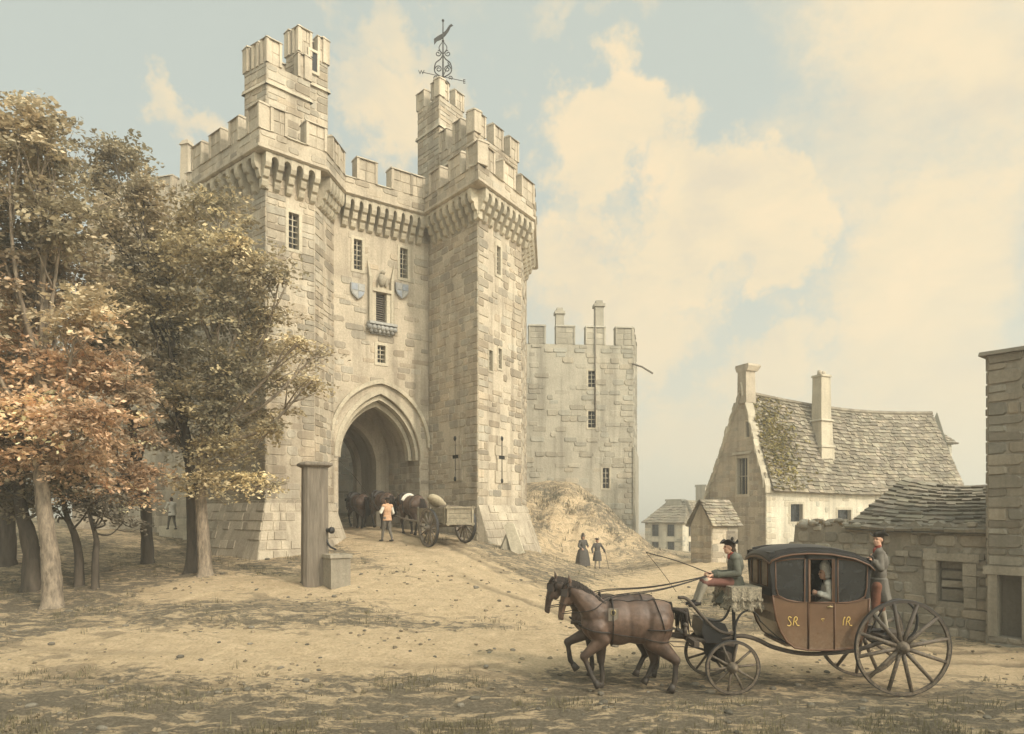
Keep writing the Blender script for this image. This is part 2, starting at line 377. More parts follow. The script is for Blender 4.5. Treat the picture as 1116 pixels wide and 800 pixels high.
    # low haze: cream towards the horizon
    sx = N(nt, 'ShaderNodeSeparateXYZ'); nt.links.new(d, sx.inputs[0])
    hz = N(nt, 'ShaderNodeMapRange', interpolation_type='SMOOTHSTEP'); hz.inputs['From Min'].default_value = .38; hz.inputs['From Max'].default_value = -.02
    nt.links.new(sx.outputs['Z'], hz.inputs['Value'])
    hm = N(nt, 'ShaderNodeMath', operation='MULTIPLY'); nt.links.new(hz.outputs[0], hm.inputs[0]); hm.inputs[1].default_value = .72
    col = mix(nt, hm.outputs[0], col, (7.0, 6.1, 4.4))
    # added fill light: unseen sky around the sun, brightened behind the viewer
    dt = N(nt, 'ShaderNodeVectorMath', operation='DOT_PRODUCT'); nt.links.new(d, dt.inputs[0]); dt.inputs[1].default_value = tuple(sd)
    gl = N(nt, 'ShaderNodeMapRange', interpolation_type='SMOOTHSTEP'); gl.inputs['From Min'].default_value = .22; gl.inputs['From Max'].default_value = .95; gl.inputs['To Min'].default_value = 1; gl.inputs['To Max'].default_value = SKY_FILL
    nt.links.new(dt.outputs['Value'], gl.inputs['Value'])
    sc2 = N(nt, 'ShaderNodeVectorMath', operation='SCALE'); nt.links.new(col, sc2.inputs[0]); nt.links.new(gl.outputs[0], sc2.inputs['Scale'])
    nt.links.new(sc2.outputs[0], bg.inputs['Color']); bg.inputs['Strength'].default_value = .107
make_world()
sl = bpy.data.lights.new('sun', 'SUN'); sl.energy = 2.3; sl.angle = R(2.5); sl.color = (1, .90, .74)
so = bpy.data.objects.new('sun', sl); COL.objects.link(so); so.rotation_euler = sd.to_track_quat('Z', 'Y').to_euler(); so.location = (20, -20, 40)

cam = bpy.data.cameras.new('camera'); co = bpy.data.objects.new('camera', cam); COL.objects.link(co); S.camera = co
co.location = (0, 0, EYE); co.rotation_euler = (R(90), 0, 0)
cam.sensor_width = 36; cam.lens = 36*FOC/1116; cam.shift_y = (HY-400)/1116; cam.clip_end = 6000; cam.clip_start = .1
S.view_settings.view_transform = 'Standard'; S.view_settings.look = 'None'; S.view_settings.gamma = 1; S.view_settings.exposure = 0.25
S.cycles.max_bounces = 6; S.cycles.diffuse_bounces = 3; S.cycles.use_denoising = True

# ------------------------------------------------------------------ ground
def mat_ground():
    m, nt, b = new_mat('earth_and_turf')
    tc = N(nt, 'ShaderNodeTexCoord'); at = N(nt, 'ShaderNodeAttribute', attribute_name='turf')
    P = tc.outputs['Object']
    n1 = noise(nt, P, .42, 9, .62, .6); n2 = noise(nt, P, 2.3, 8, .68, .4); n3 = noise(nt, P, 16, 8, .75)
    s = N(nt, 'ShaderNodeMath', operation='MULTIPLY_ADD'); nt.links.new(n2.outputs['Fac'], s.inputs[0]); s.inputs[1].default_value = .95; nt.links.new(n1.outputs['Fac'], s.inputs[2])
    mp6 = N(nt, 'ShaderNodeMapping'); mp6.inputs['Scale'].default_value = (.7, 1.2, 1); nt.links.new(P, mp6.inputs['Vector'])
    n6 = noise(nt, mp6.outputs['Vector'], 5.5, 7, .72, .5)
    s6 = N(nt, 'ShaderNodeMath', operation='MULTIPLY_ADD'); nt.links.new(n6.outputs['Fac'], s6.inputs[0]); s6.inputs[1].default_value = 1.1; nt.links.new(s.outputs[0], s6.inputs[2])
    s2 = N(nt, 'ShaderNodeMath', operation='ADD'); nt.links.new(s6.outputs[0], s2.inputs[0]); nt.links.new(at.outputs['Fac'], s2.inputs[1])
    msk = N(nt, 'ShaderNodeMapRange', interpolation_type='SMOOTHSTEP'); msk.inputs['From Min'].default_value = 1.94; msk.inputs['From Max'].default_value = 2.10
    nt.links.new(s2.outputs[0], msk.inputs['Value'])
    soil = ramp(nt, n3.outputs['Fac'], [(.28, (.39, .295, .19)), (.5, (.62, .475, .305)), (.72, (.72, .57, .385))])
    soil2 = mix(nt, 1.0, soil.outputs['Color'], ramp(nt, n2.outputs['Fac'], [(.3, (.8, .77, .72)), (.65, (1.08, 1.06, 1.04))]).outputs['Color'], 'MULTIPLY')
    turf = ramp(nt, n3.outputs['Fac'], [(.25, (.09, .074, .052)), (.5, (.19, .155, .108)), (.75, (.33, .27, .19))])
    mpd = N(nt, 'ShaderNodeMapping'); mpd.inputs['Scale'].default_value = (.55, 1.25, 1); nt.links.new(P, mpd.inputs['Vector'])
    n5 = noise(nt, mpd.outputs['Vector'], 1.7, 7, .66, .8)
    dab = N(nt, 'ShaderNodeMath', operation='MULTIPLY_ADD'); nt.links.new(at.outputs['Fac'], dab.inputs[0]); dab.inputs[1].default_value = .20; nt.links.new(n5.outputs['Fac'], dab.inputs[2])
    dm = N(nt, 'ShaderNodeMapRange', interpolation_type='SMOOTHSTEP'); dm.inputs['From Min'].default_value = .565; dm.inputs['From Max'].default_value = .66; dm.inputs['To Max'].default_value = .55
    nt.links.new(dab.outputs[0], dm.inputs['Value'])
    soil3 = mix(nt, dm.outputs[0], soil2, ramp(nt, n3.outputs['Fac'], [(.3, (.11, .087, .06)), (.7, (.24, .19, .13))]).outputs['Color'])
    n7 = noise(nt, mpd.outputs['Vector'], 3.1, 7, .68, .6); wm = N(nt, 'ShaderNodeMapRange', interpolation_type='SMOOTHSTEP'); wm.inputs['From Min'].default_value = .50; wm.inputs['From Max'].default_value = .60; wm.inputs['To Max'].default_value = .8
    nt.links.new(n7.outputs['Fac'], wm.inputs['Value'])
    turf2 = mix(nt, wm.outputs[0], turf.outputs['Color'], soil2)
    c = mix(nt, msk.outputs[0], soil3, turf2)
    ra = N(nt, 'ShaderNodeAttribute', attribute_name='rut'); rm = N(nt, 'ShaderNodeMath', operation='MULTIPLY'); nt.links.new(ra.outputs['Fac'], rm.inputs[0]); rm.inputs[1].default_value = .85
    c = mix(nt, rm.outputs[0], c, (.17, .13, .085))
    nt.links.new(c, b.inputs['Base Color']); b.inputs['Roughness'].default_value = .95; b.inputs['Specular IOR Level'].default_value = .1
    n4 = noise(nt, P, 4, 12, .78)
    bb = bump(nt, n4.outputs['Fac'], 1.0, .22)
    v = N(nt, 'ShaderNodeTexVoronoi'); v.inputs['Scale'].default_value = 7; nt.links.new(P, v.inputs['Vector'])
    nt.links.new(bump(nt, v.outputs['Distance'], .35, .06, bb), b.inputs['Normal'])
    return m
def seg_d(x, y, pts):
    d = np.full_like(x, 1e9)
    for (ax, ay), (bx, by) in zip(pts[:-1], pts[1:]):
        vx, vy = bx-ax, by-ay; t = np.clip(((x-ax)*vx+(y-ay)*vy)/(vx*vx+vy*vy), 0, 1)
        d = np.minimum(d, np.hypot(x-ax-t*vx, y-ay-t*vy))
    return d
def turf_amt(x, y):
    road = seg_d(x, y, [(-7.5, 34), (-5.4, 29), (-3.4, 25.5), (-1, 21), (2.5, 17), (7, 15.5), (14, 15), (40, 15)])
    road2 = seg_d(x, y, [(2, 19), (5, 25), (7, 30), (12, 38)])
    fore = seg_d(x, y, [(-9, 14.5), (-4, 14.6), (1, 15.3)])
    apron = seg_d(x, y, [(-8.5, 19.5), (-4.5, 20.3), (-1.5, 18.5)])
    mound = np.exp(-(((x-2.5)/5)**2+((y-44)/3.0)**2))
    path = np.clip(1-np.minimum(road/2.3, np.minimum(road2/1.9, np.minimum(fore/1.7, apron/1.9))), 0, 1)
    t = .52-.85*path+.02*mound
    t += .30*np.exp(-((y-10.2)/1.4)**2)+.15*np.exp(-(((x+13)/5)**2+((y-19)/4)**2))
    t += .22*np.exp(-(((x-1.5)/2.8)**2+((y-12.6)/.9)**2))
    t -= .45*np.exp(-(((x-3.6)/1.7)**2+((y-39.5)/2.2)**2))
    return t
def ruts(x, y):
    base = [(-7.6, 33), (-5.6, 29.2), (-3.1, 25.6), (-.6, 21.6), (2.2, 18.2), (6.5, 16.2), (13, 15.6), (30, 15.2)]
    alt = [(-7.3, 33), (-5.2, 29.2), (-2.6, 25.4), (.6, 22.2), (3.2, 19.6), (6.2, 19.0), (7.5, 25), (12, 36)]
    lane = [(16, 13.0), (9.5, 13.05), (5, 13.0), (-4, 13.1), (-16, 14.0)]
    o = np.zeros_like(x); w = .07*np.sin(x*1.3)+.05*np.sin(y*2.1)
    for pl, amp in ((base, 1), (alt, .7), (lane, .45)):
        dd = seg_d(x, y, pl)+w
        o = np.maximum(o, amp*np.exp(-((dd-.74)/.17)**2)*(.55+.45*np.sin(x*.9+y*1.1)))
    return np.clip(o, 0, 1)
def make_ground():
    gx = np.concatenate([np.linspace(-900, -42, 16)[:-1], np.arange(-42, -16, .8), np.arange(-16, 16, .125), np.arange(16, 44, .8), np.linspace(44, 900, 16)])
    gy = np.concatenate([np.linspace(-300, -12, 8)[:-1], np.arange(-12, 7, .8), np.arange(7, 32, .125), np.arange(32, 56, .4), np.arange(56, 110, 2.5), np.geomspace(110, 5000, 18)])
    X, Y = np.meshgrid(gx, gy); P = np.stack([X.ravel(), Y.ravel()], 1); Z = gz_arr(P)
    rs = np.random.RandomState(5)
    Z = Z+rs.normal(0, .007, len(Z))
    rut = ruts(P[:, 0], P[:, 1]); Z = Z-.06*rut
    md = np.exp(-(((P[:, 0]-4)/5)**2+((P[:, 1]-41.5)/3.5)**2)); Z = Z+md*(.35*np.sin(P[:, 0]*2.1+.6*P[:, 1])*np.sin(P[:, 1]*1.7-P[:, 0]*.8)+rs.normal(0, .06, len(Z)))
    nx, ny = len(gx), len(gy); me = bpy.data.meshes.new('ground')
    idx = np.arange(nx*ny).reshape(ny, nx)
    F = np.stack([idx[:-1, :-1], idx[:-1, 1:], idx[1:, 1:], idx[1:, :-1]], -1).reshape(-1, 4)
    me.from_pydata(np.column_stack([P, Z]).tolist(), [], F.tolist())
    me.polygons.foreach_set('use_smooth', [True]*len(F))
    a = me.attributes.new('turf', 'FLOAT', 'POINT'); a.data.foreach_set('value', turf_amt(P[:, 0], P[:, 1]).astype(np.float32))
    a = me.attributes.new('rut', 'FLOAT', 'POINT'); a.data.foreach_set('value', rut.astype(np.float32))
    me.materials.append(mat_ground()); o = bpy.data.objects.new('ground', me); COL.objects.link(o)
    tag(o, 'sandy earth and dry turf rising in a ramp to the castle gate', None, None, 'structure')
make_ground()

def scatter():
    rs = np.random.RandomState(11)
    # grass tufts
    mb_v = []; mb_f = []; mb_t = []
    n = 0
    while n < 3600:
        D = 9.2+rs.rand()**1.6*26; x = (rs.rand()*1.6-.8)*D
        t = turf_amt(np.array([x]), np.array([D]))[0]+rs.normal(0, .16)
        if t < .50: continue
        if abs(x-4.5) < 4.2 and 11.9 < D < 14.3: continue
        if math.sin(x*1.9+3*math.sin(D*.8))+math.sin(D*2.7+2*math.sin(x*.9))+rs.normal(0, .45) < .45: continue
        z = gz(x, D); n += 1; base = .6+.7*rs.rand(); big = 1+1.1*(rs.rand() > .85)
        c = (.19*base, .16*base, .095*base)
        for k in range(rs.randint(4, 8)):
            a = rs.rand()*6.28; h = (.035+.07*rs.rand())*big; w = .006+.006*rs.rand(); l = .08*rs.rand()
            px, py = x+rs.normal(0, .06), D+rs.normal(0, .06)
            o = len(mb_v); ca, sa = math.cos(a), math.sin(a)
            mb_v += [(px-sa*w, py+ca*w, z-.02), (px+sa*w, py-ca*w, z-.02), (px+ca*l, py+sa*l, z+h)]; mb_f.append((o, o+1, o+2)); mb_t += [c]*3
    for k in range(300):        # coarse grass on the bank below the far tower
        x, D = rs.normal(3.2, 3.2), 44-abs(rs.normal(0, 2.4)); z = gz(x, D); base = .7+.6*rs.rand(); c = (.20*base, .175*base, .12*base)
        for q in range(6):
            a = rs.rand()*6.28; h = .07+.13*rs.rand(); px, py = x+rs.normal(0, .15), D+rs.normal(0, .15); o = len(mb_v); ca, sa = math.cos(a)*.025, math.sin(a)*.025
            mb_v += [(px-sa, py+ca, z-.1), (px+sa, py-ca, z-.1), (px+ca*4, py+sa*4, z+h)]; mb_f.append((o, o+1, o+2)); mb_t += [c]*3
    mb = MB(); mb.v = mb_v; mb.f = mb_f; mb.t = mb_t; mb.m = [0]*len(mb_f); mb.sm = [False]*len(mb_f)
    o = mb.build('grass', M['leaf']); tag(o, 'short dry grass tufts scattered over the turf', 'grass', None, 'stuff')
    mb = MB()
    for i in range(450):
        D = 9.3+rs.rand()**1.7*18; x = (rs.rand()*1.6-.8)*D
        r = .018+.045*rs.rand()**3
        mb.ell((x, D, gz(x, D)+r*.2), (r*(1+rs.rand()), r*(1+rs.rand()*.6), r*.75), 7, 5, Matrix.Rotation(rs.rand()*6, 3, 'Z'), 0, .3+.4*rs.rand(), False)
    k = 0
    while k < 900:
        D = 9.3+rs.rand()**1.5*15; x = (rs.rand()*1.56-.78)*D
        if math.sin(x*1.3+2*math.sin(D*1.1))+math.sin(D*2.2+x*.4)+rs.normal(0, .5) < .6: continue
        if abs(x-4.5) < 4.2 and 11.9 < D < 14.3 and rs.rand() > .15: continue
        r = .012+.04*rs.rand()**2.2; k += 1; v = .4+.4*rs.rand(); n0 = len(mb.v)
        mb.ell((x, D, gz(x, D)+r*.1), (r*(1.1+.8*rs.rand()), r*(1+.5*rs.rand()), r*.7), 7, 5, Matrix.Rotation(rs.rand()*6, 3, 'Z'), 0, (v*1.15, v*1.02, v*.85), False)
        for i in range(n0, len(mb.v)): mb.v[i] = tuple(np.array(mb.v[i])+rs.normal(0, r*.16, 3))
    o = mb.build('gravel', M['ruin']); tag(o, 'loose pebbles and clods lying on the bare earth', 'gravel', None, 'stuff')
scatter()

def make_haze():
    m = bpy.data.materials.new('haze'); m.use_nodes = True; nt = m.node_tree; nt.nodes.clear()
    out = nt.nodes.new('ShaderNodeOutputMaterial'); v = nt.nodes.new('ShaderNodeVolumePrincipled'); v.inputs['Density'].default_value = HAZE; v.inputs['Color'].default_value = (1, .945, .84, 1); v.inputs['Anisotropy'].default_value = .25
    nt.links.new(v.outputs[0], out.inputs['Volume'])
    mb = MB(); mb.box((0, 2350, 5.5), (2200, 5700, 45)); o = mb.build('haze', m); o['kind'] = 'stuff'; o['label'] = 'thin pale haze in the air'
HAZE = .0034
if HAZE: make_haze()
# ------------------------------------------------------------------ masonry
class Fr:
    """wall frame from P to Q as seen from outside, left to right: d along, n outwards"""
    def __init__(s, P, Q):
        s.P = Vector((P[0], P[1], 0)); v = Vector((Q[0]-P[0], Q[1]-P[1], 0)); s.L = v.length; s.d = v/s.L; s.n = Vector((s.d.y, -s.d.x, 0))
    def __call__(s, t, o, z): return s.P+s.d*t+s.n*o+Vector((0, 0, z))
    def at(s, px, py=None, off=0):
        k = (px-CX)/FOC; p = s.P+s.n*off
        t = (k*p.y-p.x)/(s.d.x-k*s.d.y); D = p.y+s.d.y*t
        return (t, wz(py, D)) if py is not None else t
RS = random.Random(21)
def masonry(mb, fr, z0, z1, holes=(), t0=0.0, t1=None, course=(.18, .36), length=(.26, .85), rough=.018, sunk=.35, back=True, clip=None, tint=(.54, 1.06), btint=1.04, mi=0, backmi=None, quoin=(True, True), bev=.02):
    """a wall face: a mortar sheet with holes and separate irregular stone faces standing proud of it, some of them lost under the render"""
    t1 = fr.L if t1 is None else t1; bm_ = mi if backmi is None else backmi
    if back:
        us = sorted({t0, t1, *[min(max(h[i], t0), t1) for h in holes for i in (0, 1)]}); zs = sorted({z0, z1, *[min(max(h[i], z0), z1) for h in holes for i in (2, 3)]})
        for a, b in zip(us[:-1], us[1:]):
            for c, d in zip(zs[:-1], zs[1:]):
                if b-a < 1e-4 or d-c < 1e-4: continue
                mu, mz = (a+b)/2, (c+d)/2
                if any(h[0] < mu < h[1] and h[2] < mz < h[3] for h in holes): continue
                mb.add([fr(a, 0, c), fr(b, 0, c), fr(b, 0, d), fr(a, 0, d)], [(0, 1, 2, 3)], bm_, btint)
    z = z0; row = 0
    while z < z1-.08:
        h = RS.uniform(*course); h = min(h, z1-z)
        if z1-z-h < .12: h = z1-z
        spans = [(t0, t1)]
        for H in holes:
            if H[2] < z+h-.02 and H[3] > z+.02:
                spans = [q for s in spans for q in ((s[0], min(s[1], H[0]-.01)), (max(s[0], H[1]+.01), s[1])) if q[1]-q[0] > .06]
        for a, b in spans:
            t = a; first = True
            while t < b-.02:
                if first and abs(a-t0) < 1e-6 and quoin[0]: l = (.75 if row % 2 else .42)
                elif first: l = RS.uniform(*length)*(1 if row % 2 else .6)
                else: l = RS.uniform(*length)
                l = min(l, b-t)
                if b-t-l < .2: l = b-t
                isq = (first and abs(a-t0) < 1e-6 and quoin[0]) or (t+l > b-1e-6 and abs(b-t1) < 1e-6 and quoin[1])
                first = False
                cx, cz = t+l/2, z+h/2
                if clip is None or clip(cx, cz):
                    g = RS.uniform(.006, .016); o = RS.uniform(0, rough) if (RS.random() > sunk or isq) else -1
                    if isq: o = rough*.55+RS.uniform(0, .012)
                    if o >= 0:
                        j = lambda: RS.uniform(-.012, .012)
                        A = [(t+g+(0 if (isq and t < t0+.01) else j()), z+g+j()), (t+l-g+(0 if (isq and t+l > t1-.01) else j()), z+g+j()), (t+l-g+(0 if (isq and t+l > t1-.01) else j()), z+h-g+j()), (t+g+(0 if (isq and t < t0+.01) else j()), z+h-g+j())]
                        bv = min(bev, l*.2, h*.2); ctr = (t+l/2, z+h/2)
                        O8 = []
                        for i in range(4):
                            p, pv_, nx = A[i], A[i-1], A[(i+1) % 4]; sharp = isq and ((p[0] < t0+.02) or (p[0] > t1-.02))
                            cl = 0.012 if sharp else RS.uniform(.05, .28)
                            ch_ = min(cl*h, cl*l); 
                            def tow(p, q, r):
                                dx, dy = q[0]-p[0], q[1]-p[1]; L_ = math.hypot(dx, dy) or 1; return (p[0]+dx/L_*r, p[1]+dy/L_*r)
                            O8 += [tow(p, pv_, ch_), tow(p, nx, ch_)]
                        I8 = []
                        for q in O8:
                            dx, dy = ctr[0]-q[0], ctr[1]-q[1]; L_ = math.hypot(dx, dy) or 1; I8.append((q[0]+dx/L_*bv*1.3, q[1]+dy/L_*bv*1.3))
                        tn = RS.uniform(*tint); warm = RS.uniform(-.05, .05)
                        T = (tn*(1+warm), tn, tn*(1-warm))
                        vs = [fr(q[0], -.004, q[1]) for q in O8]+[fr(q[0], o+.008+RS.uniform(-.004, .004), q[1]) for q in I8]
                        mb.add(vs, [tuple(range(8, 16))]+[(i, (i+1) % 8, 8+(i+1) % 8, 8+i) for i in range(8)], mi, T)
                t += l
        z += h; row += 1
def pane_window(parent, fr, t, z, w, h, nbar_v=1, nbar_h=4, depth=.32, frame=.12, name='window', glass='dark'):
    """recessed opening with splayed reveal, stone surround, dark pane behind iron bars; returns the hole rectangle"""
    a, b, c, d = t-w/2, t+w/2, z-h/2, z+h/2
    mb = MB()
    o, i = .03, -depth
    for p, q in (((a, c), (b, c)), ((b, c), (b, d)), ((b, d), (a, d)), ((a, d), (a, c))):
        mb.add([fr(p[0], o, p[1]), fr(q[0], o, q[1]), fr(q[0], i, q[1]), fr(p[0], i, p[1])], [(0, 1, 2, 3)], 0, .95)
    f = frame
    ring = [(a-f, c-f), (b+f, c-f), (b+f, d+f), (a-f, d+f)]; inn = [(a, c), (b, c), (b, d), (a, d)]
    for k in range(4):
        k2 = (k+1) % 4
        mb.add([fr(ring[k][0], o, ring[k][1]), fr(ring[k2][0], o, ring[k2][1]), fr(inn[k2][0], o, inn[k2][1]), fr(inn[k][0], o, inn[k][1])], [(0, 1, 2, 3)], 0, RS.uniform(.98, 1.1))
        mb.add([fr(ring[k][0], -.02, ring[k][1]), fr(ring[k2][0], -.02, ring[k2][1]), fr(ring[k2][0], o, ring[k2][1]), fr(ring[k][0], o, ring[k][1])], [(0, 1, 2, 3)], 0, 1)
    win = mb.build(name, [M['dressed']], parent)
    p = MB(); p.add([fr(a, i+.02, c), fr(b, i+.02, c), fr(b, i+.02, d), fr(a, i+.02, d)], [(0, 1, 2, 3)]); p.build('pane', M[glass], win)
    if nbar_v or nbar_h:
        g = MB()
        for k in range(nbar_v):
            tt = a+w*(k+1)/(nbar_v+1); g.tube([fr(tt, -.1, c), fr(tt, -.1, d)], .022, 6)
        for k in range(nbar_h):
            zz = c+h*(k+1)/(nbar_h+1); g.tube([fr(a, -.1, zz), fr(b, -.1, zz)], .022, 6)
        g.build('bars', M['dressed'] if glass == 'dark' else M['iron'], win)
    return (a, b, c, d)
def mitre(pts, off):
    """open polyline of (x, y) moved outwards by off"""
    P = [Vector((p[0], p[1], 0)) for p in pts]; out = []
    for i, p in enumerate(P):
        ns = []
        if i: v = (p-P[i-1]).normalized(); ns.append(Vector((v.y, -v.x, 0)))
        if i < len(P)-1: v = (P[i+1]-p).normalized(); ns.append(Vector((v.y, -v.x, 0)))
        if len(ns) == 2:
            m = (ns[0]+ns[1]).normalized(); out.append(p+m*(off/max(.35, m.dot(ns[0]))))
        else: out.append(p+ns[0]*off)
    return out
def ring_wall(mb, pts, offs, zz, mi=0, tint=1.0):
    """sweep a profile of (offset, z) along an open polyline"""
    rows = [[Vector((q.x, q.y, z)) for q in mitre(pts, o)] for o, z in zip(offs, zz)]
    for i in range(len(rows)-1):
        for k in range(len(pts)-1):
            mb.add([rows[i][k], rows[i][k+1], rows[i+1][k+1], rows[i+1][k]], [(0, 1, 2, 3)], mi, tint if not callable(tint) else tint(k))
def merlon(parent, fr, t0, t1, o0, o1, z0, z1, cap=.09, mat='stone', tint=None):
    """one merlon of coursed blocks with a moulded coping"""
    mb = MB(); tn = RS.uniform(.9, 1.06) if tint is None else tint
    n = max(2, int((z1-z0)/.36)); hz = (z1-z0)/n
    mb.hexa([fr(t0, o0, z0), fr(t1, o0, z0), fr(t1, o1, z0), fr(t0, o1, z0)][::-1]+[fr(t0, o0, z1), fr(t1, o0, z1), fr(t1, o1, z1), fr(t0, o1, z1)][::-1], 0, tn)
    for k in range(n):       # block faces on the front and on both flanks
        cut = t0+(t1-t0)*RS.uniform(.35, .65)
        for a, b in ((t0, cut), (cut, t1)):
            e = .018; z_a, z_b = z0+hz*k+.01, z0+hz*(k+1)-.01
            d = RS.uniform(.01, .03)
            mb.add([fr(a+.008, o1-.005, z_a), fr(b-.008, o1-.005, z_a), fr(b-.008, o1-.005, z_b), fr(a+.008, o1-.005, z_b), fr(a+e, o1+d, z_a+e), fr(b-e, o1+d, z_a+e), fr(b-e, o1+d, z_b-e), fr(a+e, o1+d, z_b-e)],
                   [(4, 5, 6, 7), (0, 1, 5, 4), (1, 2, 6, 5), (2, 3, 7, 6), (3, 0, 4, 7)], 0, tn*RS.uniform(.82, 1.14))
    # roll along the flanks and the coping above
    for a, b in ((t0-.045, t0+.06), (t1-.06, t1+.045)):
        mb.hexa([fr(a, o0-.01, z0+.02), fr(b, o0-.01, z0+.02), fr(b, o1+.06, z0+.02), fr(a, o1+.06, z0+.02)][::-1]+[fr(a, o0-.01, z1), fr(b, o0-.01, z1), fr(b, o1+.06, z1), fr(a, o1+.06, z1)][::-1], 0, tn*1.08)
    e = .07
    lo = [fr(t0-e, o0-e, z1), fr(t1+e, o0-e, z1), fr(t1+e, o1+e+.02, z1), fr(t0-e, o1+e+.02, z1)][::-1]
    hi = [fr(t0-e+.03, o0-e+.06, z1+cap), fr(t1+e-.03, o0-e+.06, z1+cap), fr(t1+e-.03, o1+e-.07, z1+cap), fr(t0-e+.03, o1+e-.07, z1+cap)][::-1]
    mb.hexa(lo+hi, 0, tn*.93)
    return mb.build('merlon', M[mat], parent)
def sill(mb, fr, t0, t1, o0, o1, z, tint=.95):
    mb.hexa([fr(t0, o0-.05, z), fr(t1, o0-.05, z), fr(t1, o1+.06, z), fr(t0, o1+.06, z)][::-1]+[fr(t0, o0-.03, z+.1), fr(t1, o0-.03, z+.1), fr(t1, o1-.02, z+.07), fr(t0, o1-.02, z+.07)][::-1], 0, tint)

# ------------------------------------------------------------------ the gatehouse
def XY(px, D): return (wx(px, D), D)
A_, B_, C_, E_, F_, G_, H_, K_ = XY(223, 27.9), XY(290, 25.05), XY(343, 26.3), XY(364, 28.1), XY(467, 30.6), XY(521, 27.75), XY(568, 30.6), XY(573.5, 36.5)
PLAN = [A_, B_, C_, E_, F_, G_, H_, K_]
ZC0, ZP, ZCR, ZM = 14.62, 15.72, 16.42, 17.28      # corbel foot, parapet foot, crenel sill, merlon top
OV = .52
castle = thing('castle_gatehouse', 'tall battlemented stone gatehouse with two projecting towers round a pointed arch', 'gatehouse', (wx(420, 29), 29, 2.2))
def build_castle():
    fAB, fBC, fCE, fEF, fFG, fGH, fHK = [Fr(a, b) for a, b in zip(PLAN[:-1], PLAN[1:])]
    lt = MB()
    # --- left tower
    holes = {}
    t, z = fBC.at(320, 252); hl = pane_window(castle, fBC, t, z, .40, 1.30, 1, 5)
    zb = .2
    masonry(lt, fAB, zb, ZC0+1.08, t1=fAB.L, tint=(.66, .98), sunk=.15)
    masonry(lt, fBC, zb, ZC0+1.08, [hl], sunk=.5)
    masonry(lt, fCE, zb, ZC0+1.08, sunk=.3, quoin=(True, False))
    tower_l = lt.build('tower', M['stone'], castle)
    # --- gate wall
    gw = MB(); TC, HW, ZS, ZA = 2.02, 1.84, 5.45, 8.1
    def arch(hw, zs, za, n=14, tc=TC):
        """pointed arch profile from the left springing over the apex to the right one"""
        out = []
        rise = max(za-zs, hw*1.02); zs = za-rise; rr = (hw*hw+rise*rise)/(2*hw); a1 = math.acos((rr-hw)/rr)
        for i in range(n+1):
            ang = a1*i/n; out.append((tc+rr-hw-rr*math.cos(ang), zs+rr*math.sin(ang)))
        return out+[(2*tc-a, b) for a, b in out[-2::-1]]
    prof = arch(HW, ZS, ZA)
    hole = (TC-HW, TC+HW, zb, ZA)
    hs = [hole]
    for px, py, w, h, nv, nh in ((390, 277.5, .36, 1.22, 1, 5), (440, 287, .36, 1.25, 1, 5), (415.5, 386, .36, .72, 1, 3)):
        t, z = fEF.at(px, py); hs.append(pane_window(castle, fEF, t, z, w, h, nv, nh))
    tn, zn = fEF.at(414.5, 336); hs.append((tn-.24, tn+.24, zn-.66, zn+.62))
    masonry(gw, fEF, zb, ZC0+1.08, hs, sunk=.66, quoin=(False, False), tint=(.64, 1.1))
    n = len(prof)
    for i in range(n-1):      # spandrels over the arch
        (a, za), (b, zb2) = prof[i], prof[i+1]
        gw.add([fEF(a, 0, za), fEF(b, 0, zb2), fEF(b, 0, ZA), fEF(a, 0, ZA)], [(0, 1, 2, 3)], 0, .98)
    gate_wall = gw.build('gate_wall', M['stone'], castle)
    # arch mouldings
    def order(hw0, hw1, zs, za0, za1, o0, o1, name, tint=1.05, inner=0):
        mb = MB(); p0, p1 = arch(hw0, zs, za0, 22), arch(hw1, zs, za1, 22)
        for i in range(len(p0)-1):
            tn_ = tint*(RS.uniform(.9, 1.06) if i % 3 == 0 else 1)
            a, b, c, d = p0[i], p0[i+1], p1[i+1], p1[i]
            pts = [fEF(q[0], o1, q[1]) for q in (a, b, c, d)]+[fEF(q[0], o0, q[1]) for q in (a, b, c, d)]
            mb.add(pts, [(0, 1, 2, 3), (1, 0, 4, 5), (3, 2, 6, 7), (0, 3, 7, 4), (2, 1, 5, 6)], 0, tn_)
        mb.build(name, M['dressed'], castle)
    order(HW+.015, HW+.17, ZS, ZA+.01, ZA+.24, -.3, .03, 'arch_ring', 1.0)
    order(HW+.30, HW+.43, ZS+.55, ZA+.42, ZA+.60, -.02, .14, 'hood_mould', 1.12)
    order(HW-.14, HW-.012, ZS, ZA-.22, ZA-.03, -.45, -.14, 'arch_ring', .98)
    order(HW-.30, HW-.15, ZS, ZA-.46, ZA-.24, -.8, -.5, 'arch_ring', .95)
    # --- passage
    pv = MB(); S1, S2 = -3.0, -5.6; HW2, ZS2, ZA2 = 1.45, 5.3, 7.45
    for i in range(n-1):
        (a, za), (b, zb2) = prof[i], prof[i+1]
        pv.add([fEF(a, 0, za), fEF(b, 0, zb2), fEF(b, S1, zb2), fEF(a, S1, za)], [(3, 2, 1, 0)], 0, .9)
    fR = Fr(fEF(TC+HW, 0, 0).xy, fEF(TC+HW, S1, 0).xy); fR.n = -fEF.d; 
    frl = Fr(fEF(TC-HW, S1, 0).xy, fEF(TC-HW, 0, 0).xy)
    # right flank is seen from the street: coursed blocks
    fR2 = Fr(fEF(TC+HW, S1, 0).xy, fEF(TC+HW, 0, 0).xy); fR2.n = -fEF.d
    masonry(pv, fR2, zb, ZS, sunk=.25, quoin=(False, True), tint=(.7, 1.05))
    masonry(pv, frl, zb, ZS, sunk=.3, quoin=(False, False), tint=(.7, 1.05))
    p2 = arch(HW2, ZS2, ZA2)
